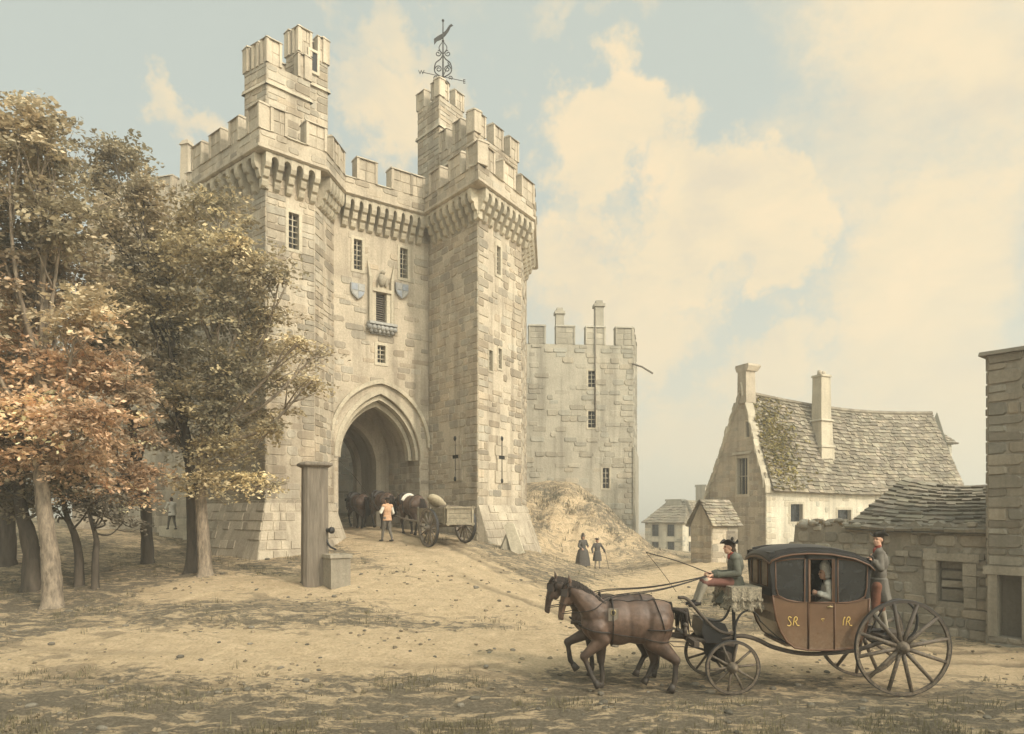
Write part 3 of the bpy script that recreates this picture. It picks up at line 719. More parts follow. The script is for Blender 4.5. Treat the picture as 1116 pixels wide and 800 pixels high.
    # cross wall with the inner arch
    pv.add([fEF(TC-HW-.1, S1, zb), fEF(TC-HW2, S1, zb), fEF(TC-HW2, S1, ZS2), fEF(TC-HW-.1, S1, ZS2)], [(0, 1, 2, 3)], 0, .9)
    pv.add([fEF(TC+HW2, S1, zb), fEF(TC+HW+.1, S1, zb), fEF(TC+HW+.1, S1, ZS2), fEF(TC+HW2, S1, ZS2)], [(0, 1, 2, 3)], 0, .9)
    pv.add([fEF(TC-HW-.1, S1, ZS2), fEF(TC-HW2, S1, ZS2), fEF(TC-HW2, S1, ZA+.1), fEF(TC-HW-.1, S1, ZA+.1)], [(0, 1, 2, 3)], 0, .9)
    pv.add([fEF(TC+HW2, S1, ZS2), fEF(TC+HW+.1, S1, ZS2), fEF(TC+HW+.1, S1, ZA+.1), fEF(TC+HW2, S1, ZA+.1)], [(0, 1, 2, 3)], 0, .9)
    for i in range(n-1):
        (a, za), (b, zb2) = p2[i], p2[i+1]
        pv.add([fEF(a, S1, za), fEF(b, S1, zb2), fEF(b, S1, ZA+.1), fEF(a, S1, ZA+.1)], [(0, 1, 2, 3)], 0, .9)
        pv.add([fEF(a, S1, za), fEF(b, S1, zb2), fEF(b, S2, zb2), fEF(a, S2, za)], [(3, 2, 1, 0)], 0, .8)
    for sgn in (-1, 1):
        pv.add([fEF(TC+sgn*HW2, S1, zb), fEF(TC+sgn*HW2, S2, zb), fEF(TC+sgn*HW2, S2, ZS2), fEF(TC+sgn*HW2, S1, ZS2)], [(0, 1, 2, 3)], 0, .8)
    pv.build('passage', M['stone'], castle)
    for s in (-3.0, -5.2):
        mb = MB(); pa, pb = arch(HW2-.02, ZS2, ZA2-.02, 16), arch(HW2-.26, ZS2, ZA2-.28, 16)
        pa = [(TC-HW2+.02, 2)]+pa+[(TC+HW2-.02, 2)]; pb = [(TC-HW2+.26, 2)]+pb+[(TC+HW2-.26, 2)]
        for i in range(len(pa)-1):
            q = [pa[i], pa[i+1], pb[i+1], pb[i]]
            mb.add([fEF(x, s+.03, z) for x, z in q]+[fEF(x, s-.4, z) for x, z in q], [(3, 2, 1, 0), (2, 3, 7, 6), (4, 5, 6, 7)], 0, .95)
        mb.build('passage_rib', M['stone'], castle)
    dm = MB(); fz = Fr(fEF(-8, -12, 0).xy, fEF(9, -12, 0).xy)  # end wall of an open court added to let sky light into the passage
    masonry(dm, fz, zb, 13, sunk=.3, tint=(.7, 1.0))
    dm.build('light_court_wall', M['stone'], castle)
    # --- right tower
    rt = MB(); hf = []; hg = []
    t, z = fGH.at(543, 284); hg.append(pane_window(castle, fGH, t, z, .30, 1.15, 1, 5))
    for px, py in ((534.5, 393), (544.5, 391)):
        t, z = fGH.at(px, py); hg.append(pane_window(castle, fGH, t, z, .26, .82, 1, 3, frame=.07))
    def loop(fr, px, py0, py1):
        t, z0 = fr.at(px, py1); _, z1 = fr.at(px, py0); zc = z0+(z1-z0)*.55
        mb = MB()
        def slit(a, b, c, d):
            mb.hexa([fr(a, -.02, c), fr(b, -.02, c), fr(b, .012, c), fr(a, .012, c)][::-1]+[fr(a, -.02, d), fr(b, -.02, d), fr(b, .012, d), fr(a, .012, d)][::-1], 1)
        def blk(a, b, c, d): mb.hexa([fr(a, -.02, c), fr(b, -.02, c), fr(b, .05, c), fr(a, .05, c)][::-1]+[fr(a, -.02, d), fr(b, -.02, d), fr(b, .05, d), fr(a, .05, d)][::-1], 0, RS.uniform(.85, 1.05))
        w = .045
        # dressed blocks framing a cross-shaped slit
        for s in (-1, 1):
            for c, d in ((z0-.1, zc-.07), (zc+.07, z1+.1)):
                nn = max(1, round((d-c)/.42)); hh = (d-c)/nn
                for k in range(nn):
                    e = .34+.14*((k+s) % 2)
                    a, b = sorted((t+s*w, t+s*e)); blk(a, b, c+hh*k+.008, c+hh*(k+1)-.008)
            a, b = sorted((t+s*.24, t+s*.4)); blk(a, b, zc-.062, zc+.062)
        slit(t-w, t+w, z0-.1, z1+.1); slit(t-.24, t-w, zc-.07, zc+.07); slit(t+w, t+.24, zc-.07, zc+.07)
        for zq in (z0, z1):
            mb.tube([fr(t, -.02, zq), fr(t, .055, zq)], .1, 12, 1)
        mb.build('arrow_loop', [M['stone'], M['dark']], castle)
        return (t-.5, t+.5, z0-.12, z1+.12)
    hf.append(loop(fFG, 497, 478, 522)); hg.append(loop(fGH, 546, 478, 524))
    # the loops' stones stand over a plain ground
    masonry(rt, fFG, zb, ZC0+1.08, (), sunk=.12, tint=(.66, 1.0), quoin=(False, True), clip=lambda a, b: not (hf[0][0] < a < hf[0][1] and hf[0][2] < b < hf[0][3]))
    L_ = hg[-1]
    masonry(rt, fGH, zb, ZC0+1.08, hg[:-1], sunk=.4, clip=lambda a, b: not (L_[0] < a < L_[1] and L_[2] < b < L_[3]))
    masonry(rt, fHK, zb, ZC0+1.08, sunk=.3)
    rt.build('tower', M['stone'], castle)
    # --- battered feet
    def batter(pts, ztop, zbot, off, name='plinth'):
        mb = MB(); top = mitre(pts, .03); bot = mitre(pts, off)
        for k in range(len(pts)-1):
            a, b, c, d = [Vector((q.x, q.y, z)) for q, z in ((bot[k], zbot), (bot[k+1], zbot), (top[k+1], ztop), (top[k], ztop))]
            mb.add([a, b, c, d], [(0, 1, 2, 3)], 0, .95)
            rows = 10
            for r in range(rows):
                u = 0; row_l = (b-a).length
                while u < 1:
                    l = RS.uniform(.3, .75)/row_l; l = min(l, 1-u); l = 1-u if 1-u-l < .12 else l
                    f = lambda s, v: (a.lerp(b, s)).lerp(d.lerp(c, s), v)
                    nrm = (b-a).cross(d-a).normalized(); e = .012/row_l; o = RS.uniform(.01, .035)
                    v0, v1 = r/rows+.008, (r+1)/rows-.008
                    q = [f(u+e, v0), f(u+l-e, v0), f(u+l-e, v1), f(u+e, v1)]; cc = sum(q, Vector())/4
                    if RS.random() > .25:
                        mb.add(q+[p.lerp(cc, .06)+nrm*o for p in q], [(4, 5, 6, 7), (0, 1, 5, 4), (1, 2, 6, 5), (2, 3, 7, 6), (3, 0, 4, 7)], 0, RS.uniform(.7, 1.08))
                    u += l
        # coping line of the batter and the end cheeks
        for k in (0, len(pts)-1):
            a, b, c = Vector((bot[k].x, bot[k].y, zbot)), Vector((top[k].x, top[k].y, ztop)), Vector((pts[k][0], pts[k][1], zbot))
            mb.add([a, b, c], [(0, 1, 2), ], 0, 1.05)
        mb.build(name, M['stone'], castle)
    batter([A_, B_, C_, E_], 3.55, .2, 1.25)
    batter([G_, H_, K_], 3.5, .2, 1.1)
    # --- corbels: stepped brackets under the parapet
    def corbel_row(fr, n, ta, tb, first=True):
        for k in range(n):
            t = ta+(tb-ta)*(k+.5)/n; w = .21; mb = MB(); tt = RS.uniform(.88, 1.1)
            prof_ = [(-.05, 0), (.05, 0), (.14, .06), (.20, .20), (.20, .30), (.30, .34), (.36, .50), (.36, .58), (.46, .62), (.52, .76), (.52, 1.09), (-.05, 1.09)]
            pts = [fr(t-w/2, o, ZC0+z) for o, z in prof_]
            mb.prism(pts, fr.d*w, 0, tt)
            mb.build('corbel', M['dressed'], castle)
            if k < n-1:
                g = (tb-ta)/n; ar = MB(); m0, m1 = t+w/2, t+g-w/2; hw_ = (m1-m0)/2
                arc = [((m0+m1)/2-hw_*math.cos(math.pi*i/8), ZC0+.84+.16*math.sin(math.pi*i/8)) for i in range(9)]
                for i in range(8):
                    (a_, za_), (b_, zb_) = arc[i], arc[i+1]
                    ar.add([fr(a_, .50, za_), fr(b_, .50, zb_), fr(b_, .50, ZC0+1.09), fr(a_, .50, ZC0+1.09), fr(a_, .22, za_), fr(b_, .22, zb_)], [(0, 1, 2, 3), (1, 0, 4, 5)], 0, tt)
                ar.build('corbel_arch', M['dressed'], castle)
    for fr, n, a, b in ((fAB, 8, .1, fAB.L+.3), (fBC, 5, -.35, fBC.L+.1), (fCE, 5, .15, fCE.L-.15), (fEF, 10, .2, fEF.L-.35), (fFG, 8, .4, fFG.L+.35), (fGH, 9, -.35, fGH.L+.35), (fHK, 8, 0, 4.5)):
        corbel_row(fr, n, a, b)
    # --- parapet: string course, breast wall, merlons, sills
    pp = MB(); W = PLAN
    ring_wall(pp, W, [.02, .02, OV+.02, OV+.10, OV+.10, OV, OV, OV-.42, OV-.42], [ZP-.02, ZP-.001, ZP, ZP+.05, ZP+.15, ZP+.19, ZCR, ZCR, ZP-.1], 0, lambda k: (.98, 1, 1, 1, .98, 1, 1)[k])
    oq = mitre(W, OV)
    frs = [Fr((a.x, a.y), (b.x, b.y)) for a, b in zip(oq[:-1], oq[1:])]
    for fr in frs: masonry(pp, fr, ZP+.2, ZCR, back=False, course=(.22, .3), length=(.4, .8), sunk=.3, quoin=(False, False))
    parapet = pp.build('parapet', M['stone'], castle)
    def sill1(*a):
        m_ = MB(); sill(m_, *a); m_.build('crenel_sill', M['dressed'], castle)
    def crenel(fr, spec):
        last = 0
        for a, b in spec:
            merlon(castle, fr, a, b, -.42, 0, ZCR, ZM)
            if a-last > .1: sill1(fr, last+.02, a-.02, -.42, 0, ZCR)
            last = b
        if fr.L-last > .1: sill1(fr, last+.02, fr.L-.02, -.42, 0, ZCR)
    L = [f.L for f in frs]
    crenel(frs[0], [(.1, .85), (1.5, 2.3), (2.95, 3.55), (L[0]-.72, L[0])])
    crenel(frs[1], [(.42, .95), (L[1]-.75, L[1]-.03)])
    crenel(frs[2], [(.55, 1.2), (L[2]-.7, L[2]-.1)])
    crenel(frs[3], [(.55, 1.35), (2.05, 2.95), (L[3]-.62, L[3]-.02)])
    crenel(frs[4], [(.50, 1.25), (1.95, 2.75), (L[4]-.7, L[4])])
    crenel(frs[5], [(.42, 1.05), (1.75, 2.6), (3.2, L[5]-.02)])
    crenel(frs[6], [(.42, 1.1), (1.8, 2.6), (3.3, 4.1)])
    pass
    rf = MB(); back = [(-.9, 39.4), (-11.9, 31.4)]  # roof cut short over the added court so sky light falls in
    for z in (ZP-.05,):
        poly = [Vector((p[0], p[1], z)) for p in W]+[Vector((a, b, z)) for a, b in back]; rf.add(poly, [tuple(range(len(poly)))], 0, .8)
    XB = wx(572.5, 42)
    rf.add([Vector((-14, 42, 0)), Vector((XB, 42, 0)), Vector((XB, 42, ZP)), Vector((-14, 42, ZP))], [(0, 1, 2, 3), ], 0, .8)
    rf.add([Vector((XB, 42, 0)), Vector((*K_, 0)), Vector((*K_, ZP)), Vector((XB, 42, ZP))], [(0, 1, 2, 3)], 0, .8)
    rf.add([Vector((-14, 42, 0)), Vector((*A_, 0)), Vector((*A_, ZP)), Vector((-14, 42, ZP))], [(0, 1, 2, 3)], 0, .8)
    rf.build('roof', M['stone_dark'], castle)
    # --- turrets
    def turret(corner, dl, ll, dr, lr, z0, zstr, zcr, zm, th, specL, specR, name='turret', wins=()):
        c = Vector((*corner, 0)); l = c+Vector((*dl, 0)).normalized()*ll; r = c+Vector((*dr, 0)).normalized()*lr; bk = l+(r-c)
        fl, fr, fb, fq = Fr(l.xy, c.xy), Fr(c.xy, r.xy), Fr(r.xy, bk.xy), Fr(bk.xy, l.xy)
        mb = MB()
        masonry(mb, fl, z0, zcr, sunk=.15, tint=(.66, 1.0)); 
        masonry(mb, fr, z0, zcr, sunk=.25); masonry(mb, fb, z0, zcr, sunk=.4); masonry(mb, fq, z0, zcr, sunk=.4)
        top = [Vector((p.x, p.y, zcr-.3)) for p in (l, c, r, bk)]; mb.add(top, [(0, 1, 2, 3)], 0, .8)
        tq = mb.build(name, M['stone'], castle)
        sg = MB()
        for f in (fl, fr, fb, fq):
            sg.hexa([f(-.08, -.1, zstr), f(f.L+.08, -.1, zstr), f(f.L+.08, .09, zstr), f(-.08, .09, zstr)][::-1]+[f(-.06, -.1, zstr+.14), f(f.L+.06, -.1, zstr+.14), f(f.L+.06, .05, zstr+.14), f(-.06, .05, zstr+.14)][::-1], 0, .95)
        sg.build('string_course', M['dressed'], tq)
        for f, spec in ((fl, specL), (fr, specR), (fb, specL), (fq, specR)):
            for a, b in spec: merlon(tq, f, a*f.L, b*f.L, -th, 0, zcr, zm)
        return tq, fl, fr
    # left turret in two heights
    tq, fl, fr = turret((wx(291, 26.2), 26.2), (-.83, .56), 1.35, (.71, .70), 1.75, ZP-.1, 19.05, 19.85, 20.75, .28, [(0, .22), (.40, .62), (.80, 1)], [(0, .3), (.72, 1)])
    tq2, fl2, fr2 = turret((wx(325.5, 27.35), 27.35), (-.83, .56), .75, (.71, .70), 1.26, ZP-.1, 19.9, 21.0, 21.95, .26, [(0, .36), (.64, 1)], [(0, .40), (.66, 1)], 'stair_turret')
    t, z = fr2.at(341, 68, .0); pane_window(tq2, Fr(fr2(0, .05, 0).xy, fr2(fr2.L, .05, 0).xy), t, z, .3, .75, 1, 0, .04, .1)
    # right: upper stage and tall turret carrying the vane
    turret((wx(517, 28.55), 28.55), (-.658, .753), 2.35, (.568, .823), 3.1, ZP-.1, 17.85, 18.55, 19.42, .32, [(0, .2), (.42, .62), (.82, 1)], [(0, .22), (.42, .62), (.8, 1)])
    tq3, fl3, fr3 = turret((wx(479, 31.0), 31.0), (-.66, .75), 1.7, (.57, .82), 1.62, ZP-.1, 20.1, 21.45, 22.2, .26, [(0, .32), (.68, 1)], [(0, .34), (.66, 1)])
    # --- weathervane
    c = fl3(fl3.L/2, -.8, 0); x, y = c.x, c.y; z0 = 21.4
    e = fEF.d.copy(); e = Vector((1, .0, 0))
    wv = MB(); wv.tube([(x, y, z0), (x, y, 25.55)], [.05, .025], 8)
    def scroll(cx, cz, r, turns, a0, sg):
        return [Vector((x+sg*(cx+r*(1-i/40*.75)*math.cos(a0+turns*6.28*i/40)), y, cz+r*(1-i/40*.75)*math.sin(a0+turns*6.28*i/40))) for i in range(41)]
    for sg in (-1, 1):
        wv.tube([Vector((x+sg*.30*math.sin(math.pi*k/14), y, 22.3+.62*k/14)) for k in range(15)], .032, 6)
        wv.tube([Vector((x+sg*.16*math.sin(math.pi*k/14), y, 22.3+.62*k/14)) for k in range(15)], .024, 6)
        wv.tube(bez([(x, y, 22.95), (x+sg*.36, y, 23.2), (x+sg*.34, y, 23.6), (x+sg*.12, y, 23.8), (x, y, 24.0)], 20), .028, 6)
        wv.tube(scroll(.2, 23.35, .16, 1.4, 0, sg), .024, 6)
        wv.tube(scroll(.22, 24.05, .15, 1.3, 1.5, sg), .022, 6)
        wv.tube(scroll(.33, 22.95, .1, 1.2, -1.0, sg), .02, 6)
        wv.tube(bez([(x, y, 24.0), (x+sg*.18, y, 24.3), (x+sg*.05, y, 24.55)], 10), .02, 6)
    for k in range(14):
        pass
    wv.tube([Vector((x, y+.30*math.sin(math.pi*k/14)*s, 22.3+.62*k/14)) for s in (1,) for k in range(15)], .03, 6)
    wv.tube([Vector((x, y-.30*math.sin(math.pi*k/14), 22.3+.62*k/14)) for k in range(15)], .03, 6)
    vane = wv.build('weathervane', M['iron'], castle)
    cr = MB()
    arms = [Vector((.94, .34, 0)), Vector((-.34, .94, 0))]
    for a in arms: cr.tube([Vector((x, y, 23.0))-a*.95, Vector((x, y, 23.0))+a*.95], .016, 6)
    cr.build('compass_arms', M['iron'], vane)
    def letter(ch, pos, sz):
        cu = bpy.data.curves.new('letter', 'FONT'); cu.body = ch; cu.size = sz; cu.extrude = .015; cu.align_x = 'CENTER'
        o = bpy.data.objects.new('tmp', cu); COL.objects.link(o); dg = bpy.context.evaluated_depsgraph_get()
        me = bpy.data.meshes.new_from_object(o.evaluated_get(dg)); bpy.data.objects.remove(o)
        me.transform(Matrix.Translation(pos-ORG[vane.name]) @ Matrix.Rotation(R(90), 4, 'X')); me.materials.clear(); me.materials.append(M['iron'])
        ob = bpy.data.objects.new('compass_letter', me); COL.objects.link(ob); ob.parent = vane
    for ch, a in zip('NSEW', (arms[1], -arms[1], arms[0], -arms[0])): letter(ch, Vector((x, y, 22.9))+a*1.0, .26)
    an = MB(); d = Vector((.8, 0, .6))           # the bird-shaped vane, beak up to the right
    p0 = Vector((x, y, 24.75))
    body = [(-.5, -.06), (-.36, .02), (-.16, .0), (.05, .06), (.22, .16), (.34, .30), (.46, .30), (.36, .40), (.25, .38), (.10, .26), (-.10, .20), (-.28, .20), (-.52, .16)]
    an.prism([p0+Vector((a*.9+.05, -.012, b*1.2+a*.45)) for a, b in body], (0, .025, 0)); an.build('bird_vane', M['iron'], vane)
    for zq, rq in ((25.55, .06), (22.28, .09), (24.62, .06)):
        fb_ = MB(); fb_.ell((x, y, zq), rq); fb_.build('finial_ball', M['iron'], vane)
    # --- niche, statue canopy, louvre, shields and bracket over the arch
    nb_ = MB()
    def bx(mb, a, b, c, d, o0, o1, tint=1., mi=0): mb.hexa([fEF(a, o0, c), fEF(b, o0, c), fEF(b, o1, c), fEF(a, o1, c)][::-1]+[fEF(a, o0, d), fEF(b, o0, d), fEF(b, o1, d), fEF(a, o1, d)][::-1], mi, tint)
    za, zt = zn-.66, zn+.62
    for s in (-1, 1):
        a, b = sorted((tn+s*.24, tn+s*.42)); bx(nb_, a, b, za, zt+.1, -.3, .10, 1.05)
        a, b = sorted((tn+s*.42, tn+s*.55)); bx(nb_, a, b, za, zt+.55, -.02, .16, .95)
        # pinnacles
        q = tn+s*.49
        nb_.add([fEF(q-.07, 0, zt+.55), fEF(q+.07, 0, zt+.55), fEF(q+.07, .17, zt+.55), fEF(q-.07, .17, zt+.55), fEF(q+s*.12, .07, zt+1.35)], [(3, 2, 4), (0, 3, 4), (2, 1, 4), (1, 0, 4)], 0, 1.)
    bx(nb_, tn-.42, tn+.42, zt, zt+.14, -.3, .18, 1.08)
    nb_.add([fEF(tn-.2, 0, zt+.14), fEF(tn+.2, 0, zt+.14), fEF(tn+.2, .16, zt+.14), fEF(tn-.2, .16, zt+.14), fEF(tn, .06, zt+1.0)], [(3, 2, 4), (0, 3, 4), (2, 1, 4)], 0, 1.02)
    niche = nb_.build('niche', M['dressed'], castle)
    st = MB()          # worn crest standing under the canopy
    st.ell(fEF(tn-.03, .2, zt+.48), (.17, .12, .26), 12, 8); st.ell(fEF(tn+.02, .22, zt+.80), .10, 10, 7); st.ell(fEF(tn+.16, .2, zt+.42), (.08, .08, .22), 8, 6)
    st.build('carved_crest', M['stone_dark'], niche)
    pn = MB(); bx(pn, tn-.24, tn+.24, za, zt, -.34, -.28); pn.build('pane', M['dark'], niche)
    lv = MB()
    for k in range(13):
        z = za+.05+(zt-za-.08)*k/13
        lv.add([fEF(tn-.235, -.16, z+.07), fEF(tn+.235, -.16, z+.07), fEF(tn+.235, -.05, z), fEF(tn-.235, -.05, z), fEF(tn-.235, -.16, z+.085), fEF(tn+.235, -.16, z+.085), fEF(tn+.235, -.05, z+.016), fEF(tn-.235, -.05, z+.016)], [(3, 2, 1, 0), (4, 5, 6, 7), (0, 4, 7, 3), (3, 7, 6, 2), (1, 2, 6, 5)], 0, 1.)
    lv.build('louvre', M['timber'], niche)
    bk_ = MB()
    bx(bk_, tn-.62, tn+.62, za-.10, za+.0, -.02, .36, 1.05)
    for k in range(7):
        a = tn-.56+1.12*k/6
        bk_.ell(fEF(a, .2, za-.2), (.12, .14, .13), 9, 7, None, 0, RS.uniform(.7, 1.2)); 
        if k < 6: bk_.ell(fEF(a+.09, .13, za-.33), (.10, .12, .10), 9, 7, None, 0, RS.uniform(.7, 1.1))
    bx(bk_, tn-.45, tn+.45, za-.45, za-.10, -.02, .10, .8)
    bk_.build('carved_bracket', M['carved'], niche)
    for px, flip in ((389, 1), (437, -1)):
        t, z = fEF.at(px, 317.5); sh = MB(); w, h = .30, .30
        out = [(-w, h), (w, h), (w, 0), (w*.8, -h*.5), (w*.35, -h*.9), (0, -h*1.12), (-w*.35, -h*.9), (-w*.8, -h*.5), (-w, 0)]
        sh.prism([fEF(t+a, .0, z+b) for a, b in out], fEF.n*.11, 0, .92)
        for i, (qa, qb) in enumerate(((-1, 1), (1, 1), (-1, -1), (1, -1))):
            pts = {(-1, 1): [(-w*.9, h*.9), (-.02, h*.9), (-.02, .02), (-w*.9, .02)], (1, 1): [(.02, h*.9), (w*.9, h*.9), (w*.9, .02), (.02, .02)],
                   (-1, -1): [(-w*.88, -.02), (-.02, -.02), (-.02, -h), (-w*.35, -h*.8), (-w*.72, -h*.45)], (1, -1): [(.02, -.02), (w*.88, -.02), (w*.72, -h*.45), (w*.35, -h*.8), (.02, -h)]}[(qa, qb)]
            sh.prism([fEF(t+a, .108, z+b) for a, b in pts], fEF.n*.02, 1 if (qa*qb*flip < 0) else 0, 1.0)
        sh.build('heraldic_shield', [M['carved'], M['shield_blue']], castle)
    # drain strip up the right-hand corner
build_castle()

# ------------------------------------------------------------------ lower range left of the gatehouse, behind the trees
def build_range():
    rg = thing('castle_range', 'pale battlemented castle range half hidden behind the tree crowns', 'castle wall', (wx(150, 34), 34, 2.2))
    P, Q = XY(95, 35), XY(226, 33.0); fr = Fr(P, Q); mb = MB()
    zt = wz(218, 34.0)
    masonry(mb, fr, .5, zt, sunk=.3, course=(.35, .5), length=(.6, 1.3))
    mb.add([fr(0, -3, zt-.4), fr(fr.L, -3, zt-.4), fr(fr.L, 0, zt-.4), fr(0, 0, zt-.4)], [(3, 2, 1, 0)], 0, .8)
    mb.add([fr(fr.L, 0, .5), fr(fr.L, -4, .5), fr(fr.L, -4, zt), fr(fr.L, 0, zt)], [(0, 1, 2, 3)], 0, .8)
    mb.build('wall', M['stone'], rg)
    t = fr.L-.45
    while t > 1:
        merlon(rg, fr, max(0, t-.75), t+.2, -.4, 0, zt, zt+.95); t -= 1.75
    c = MB(); tc = fr.at(196.5); c.hexa([fr(tc-.26, -.75, zt-.4), fr(tc+.26, -.75, zt-.4), fr(tc+.26, -.2, zt-.4), fr(tc-.26, -.2, zt-.4)][::-1]+[fr(tc-.2, -.7, zt+2.5), fr(tc+.2, -.7, zt+2.5), fr(tc+.2, -.25, zt+2.5), fr(tc-.2, -.25, zt+2.5)][::-1], 0, 1.05)
    c.hexa([fr(tc-.36, -.85, zt-.4), fr(tc+.36, -.85, zt-.4), fr(tc+.36, -.1, zt-.4), fr(tc-.36, -.1, zt-.4)][::-1]+[fr(tc-.30, -.8, zt+.8), fr(tc+.30, -.8, zt+.8), fr(tc+.30, -.15, zt+.8), fr(tc-.30, -.15, zt+.8)][::-1], 0, .98)
    c.hexa([fr(tc-.26, -.76, zt+2.5), fr(tc+.26, -.76, zt+2.5), fr(tc+.26, -.19, zt+2.5), fr(tc-.26, -.19, zt+2.5)][::-1]+[fr(tc-.16, -.6, zt+2.75), fr(tc+.16, -.6, zt+2.75), fr(tc+.16, -.3, zt+2.75), fr(tc-.16, -.3, zt+2.75)][::-1], 0, .9)
    c.build('chimney', M['stone'], rg)
build_range()

# ------------------------------------------------------------------ the square tower beyond the mound
def build_far_tower():
    ft = thing('square_tower', 'square grey battlemented tower rising behind the grassy mound', 'tower', (wx(632, 47), 47, 4))
    P, Q, Rr = XY(540, 46.6), XY(690, 47.4), XY(694, 54)
    f1, f2 = Fr(P, Q), Fr(Q, Rr); zt = wz(376, 47.2); zm = wz(357, 47.2); z0 = .3; mb = MB()
    zoff = wz(487, 47.2)
    hs = []
    for px, py, w, h in ((645, 413, .5, 1.1), (645, 457, .5, 1.1), (660.5, 521, .45, 1.35)):
        t, z = f1.at(px, py); hs.append(pane_window(ft, f1, t, z, w, h, 1, 3, .3, .12))
    masonry(mb, f1, z0, zt, hs, sunk=.62, course=(.28, .42), length=(.4, 1.0), rough=.05, tint=(.78, 1.1))
    masonry(mb, f2, z0, zt, sunk=.4)
    mb.add([f1(0, -6.5, zt-.3), f1(f1.L, -6.5, zt-.3), f1(f1.L, 0, zt-.3), f1(0, 0, zt-.3)], [(3, 2, 1, 0)], 0, .8)
    # offset course low down on the right corner
    for f in (f1, f2):
        mb.hexa([f(-.1 if f is f1 else -.14, 0, zoff-9), f(f.L+.14, 0, zoff-9), f(f.L+.14, .14, zoff-9), f(-.1 if f is f1 else -.14, .14, zoff-9)][::-1]+[f(-.1 if f is f1 else -.14, 0, zoff), f(f.L+.02, 0, zoff+.05), f(f.L+.14, .14, zoff-.12), f(-.1 if f is f1 else -.14, .14, zoff-.12)][::-1], 0, .95) if f is f2 else None
    mb.build('wall', M['stone_far'], ft)
    tq = f1.at(648.5)
    pl = MB(); pl.tube([f1(tq, .09, wz(465, 47)), f1(tq, .09, wz(340, 47))], .045, 6); pl.build('lightning_rod', M['timber'], ft)
    for a, b in ((577, 594), (606.5, 626), (639, 659), (671.5, 689.5)):
        merlon(ft, f1, f1.at(a), f1.at(b), -.55, 0, zt, zm, .12, 'stone_far')
    for a, b in ((0, .9), (1.9, 3.0), (4.0, 5.1)): merlon(ft, f2, a, b, -.5, 0, zt, zm, .12, 'stone_far')
    for px, w, py in ((616, .55, 340), (661, .58, 331)):
        t = f1.at(px); z1 = wz(py, 50); c = MB()
        q = lambda e, zz: [f1(t-e, -2.5-e, zz), f1(t+e, -2.5-e, zz), f1(t+e, -2.5+e, zz), f1(t-e, -2.5+e, zz)][::-1]
        e = w*.55; c.hexa(q(e, zt-.4)+q(e*.9, z1-.35), 0, .95); c.hexa(q(e*1.2, z1-.35)+q(e*1.2, z1-.15), 0, 1); c.hexa(q(e*.8, z1-.15)+q(e*.7, z1+.1), 0, .8)
        c.build('chimney', M['stone_far'], ft)
    sp = MB(); a = f1.at(690); sp.tube([f1(a-.05, .1, wz(397, 47.4)), f1(a+.5, .4, wz(401, 47.4)), f1(a+1.15, .7, wz(409, 47.4))], .06, 6); sp.build('spout', M['timber'], ft)
build_far_tower()

# ------------------------------------------------------------------ loose stones by the tower foot
def slabs():
    g = hit(577, 597); fr = Fr(G_, H_)
    base = Vector((wx(562, 26.9), 26.9, 0)); z = gz(base.x, base.y)
    for i, (dx, h, w, tilt, yaw, lab) in enumerate(((-.42, .95, .40, R(24), R(25), 'dark stone slab leaning to the right against the paler one by the tower foot'), (.12, 1.28, .46, R(-20), R(-8), 'tall pale stone slab leaning to the left by the right tower foot'))):
        mb = MB(); o = base+Vector((dx, -i*.12, gz(base.x+dx, base.y)-.06))
        m = Matrix.Rotation(yaw, 3, 'Z') @ Matrix.Rotation(tilt, 3, 'Y') @ Matrix.Rotation(R(-6), 3, 'X')
        pr = [(-w/2, 0), (w/2, 0), (w/2-.02, h*.9), (w*.2, h), (-w/2+.05, h*.96)]
        mb.prism([o+m @ Vector((a, -.07, b)) for a, b in pr], m @ Vector((0, .15, 0)), 0, (.62, 1.1)[i])
        solo(mb, 'stone_slab', M['dressed'], o, lab, 'slab')
    blocks = [(-13.9, 31.2, 1.0, .5, .42, 'flat pale stone block lying at the foot of the steps under the trees'), (-15.2, 32.3, 1.6, .6, .55, 'long pale stone step against the range wall')]
    for x, y, a, b, c, lab in blocks:
        mb = MB(); zz = gz(x, y); mb.box((x, y, zz+c/2-.05), (a, b, c), R(-14), 0, 1.1); mb.box((x-.06, y+b*.9, zz+c*.75), (a*.8, b*.8, c*1.5), R(-10), 0, .95)
        solo(mb, 'stone_block', M['dressed'], (x, y, zz), lab, 'stone block')
slabs()
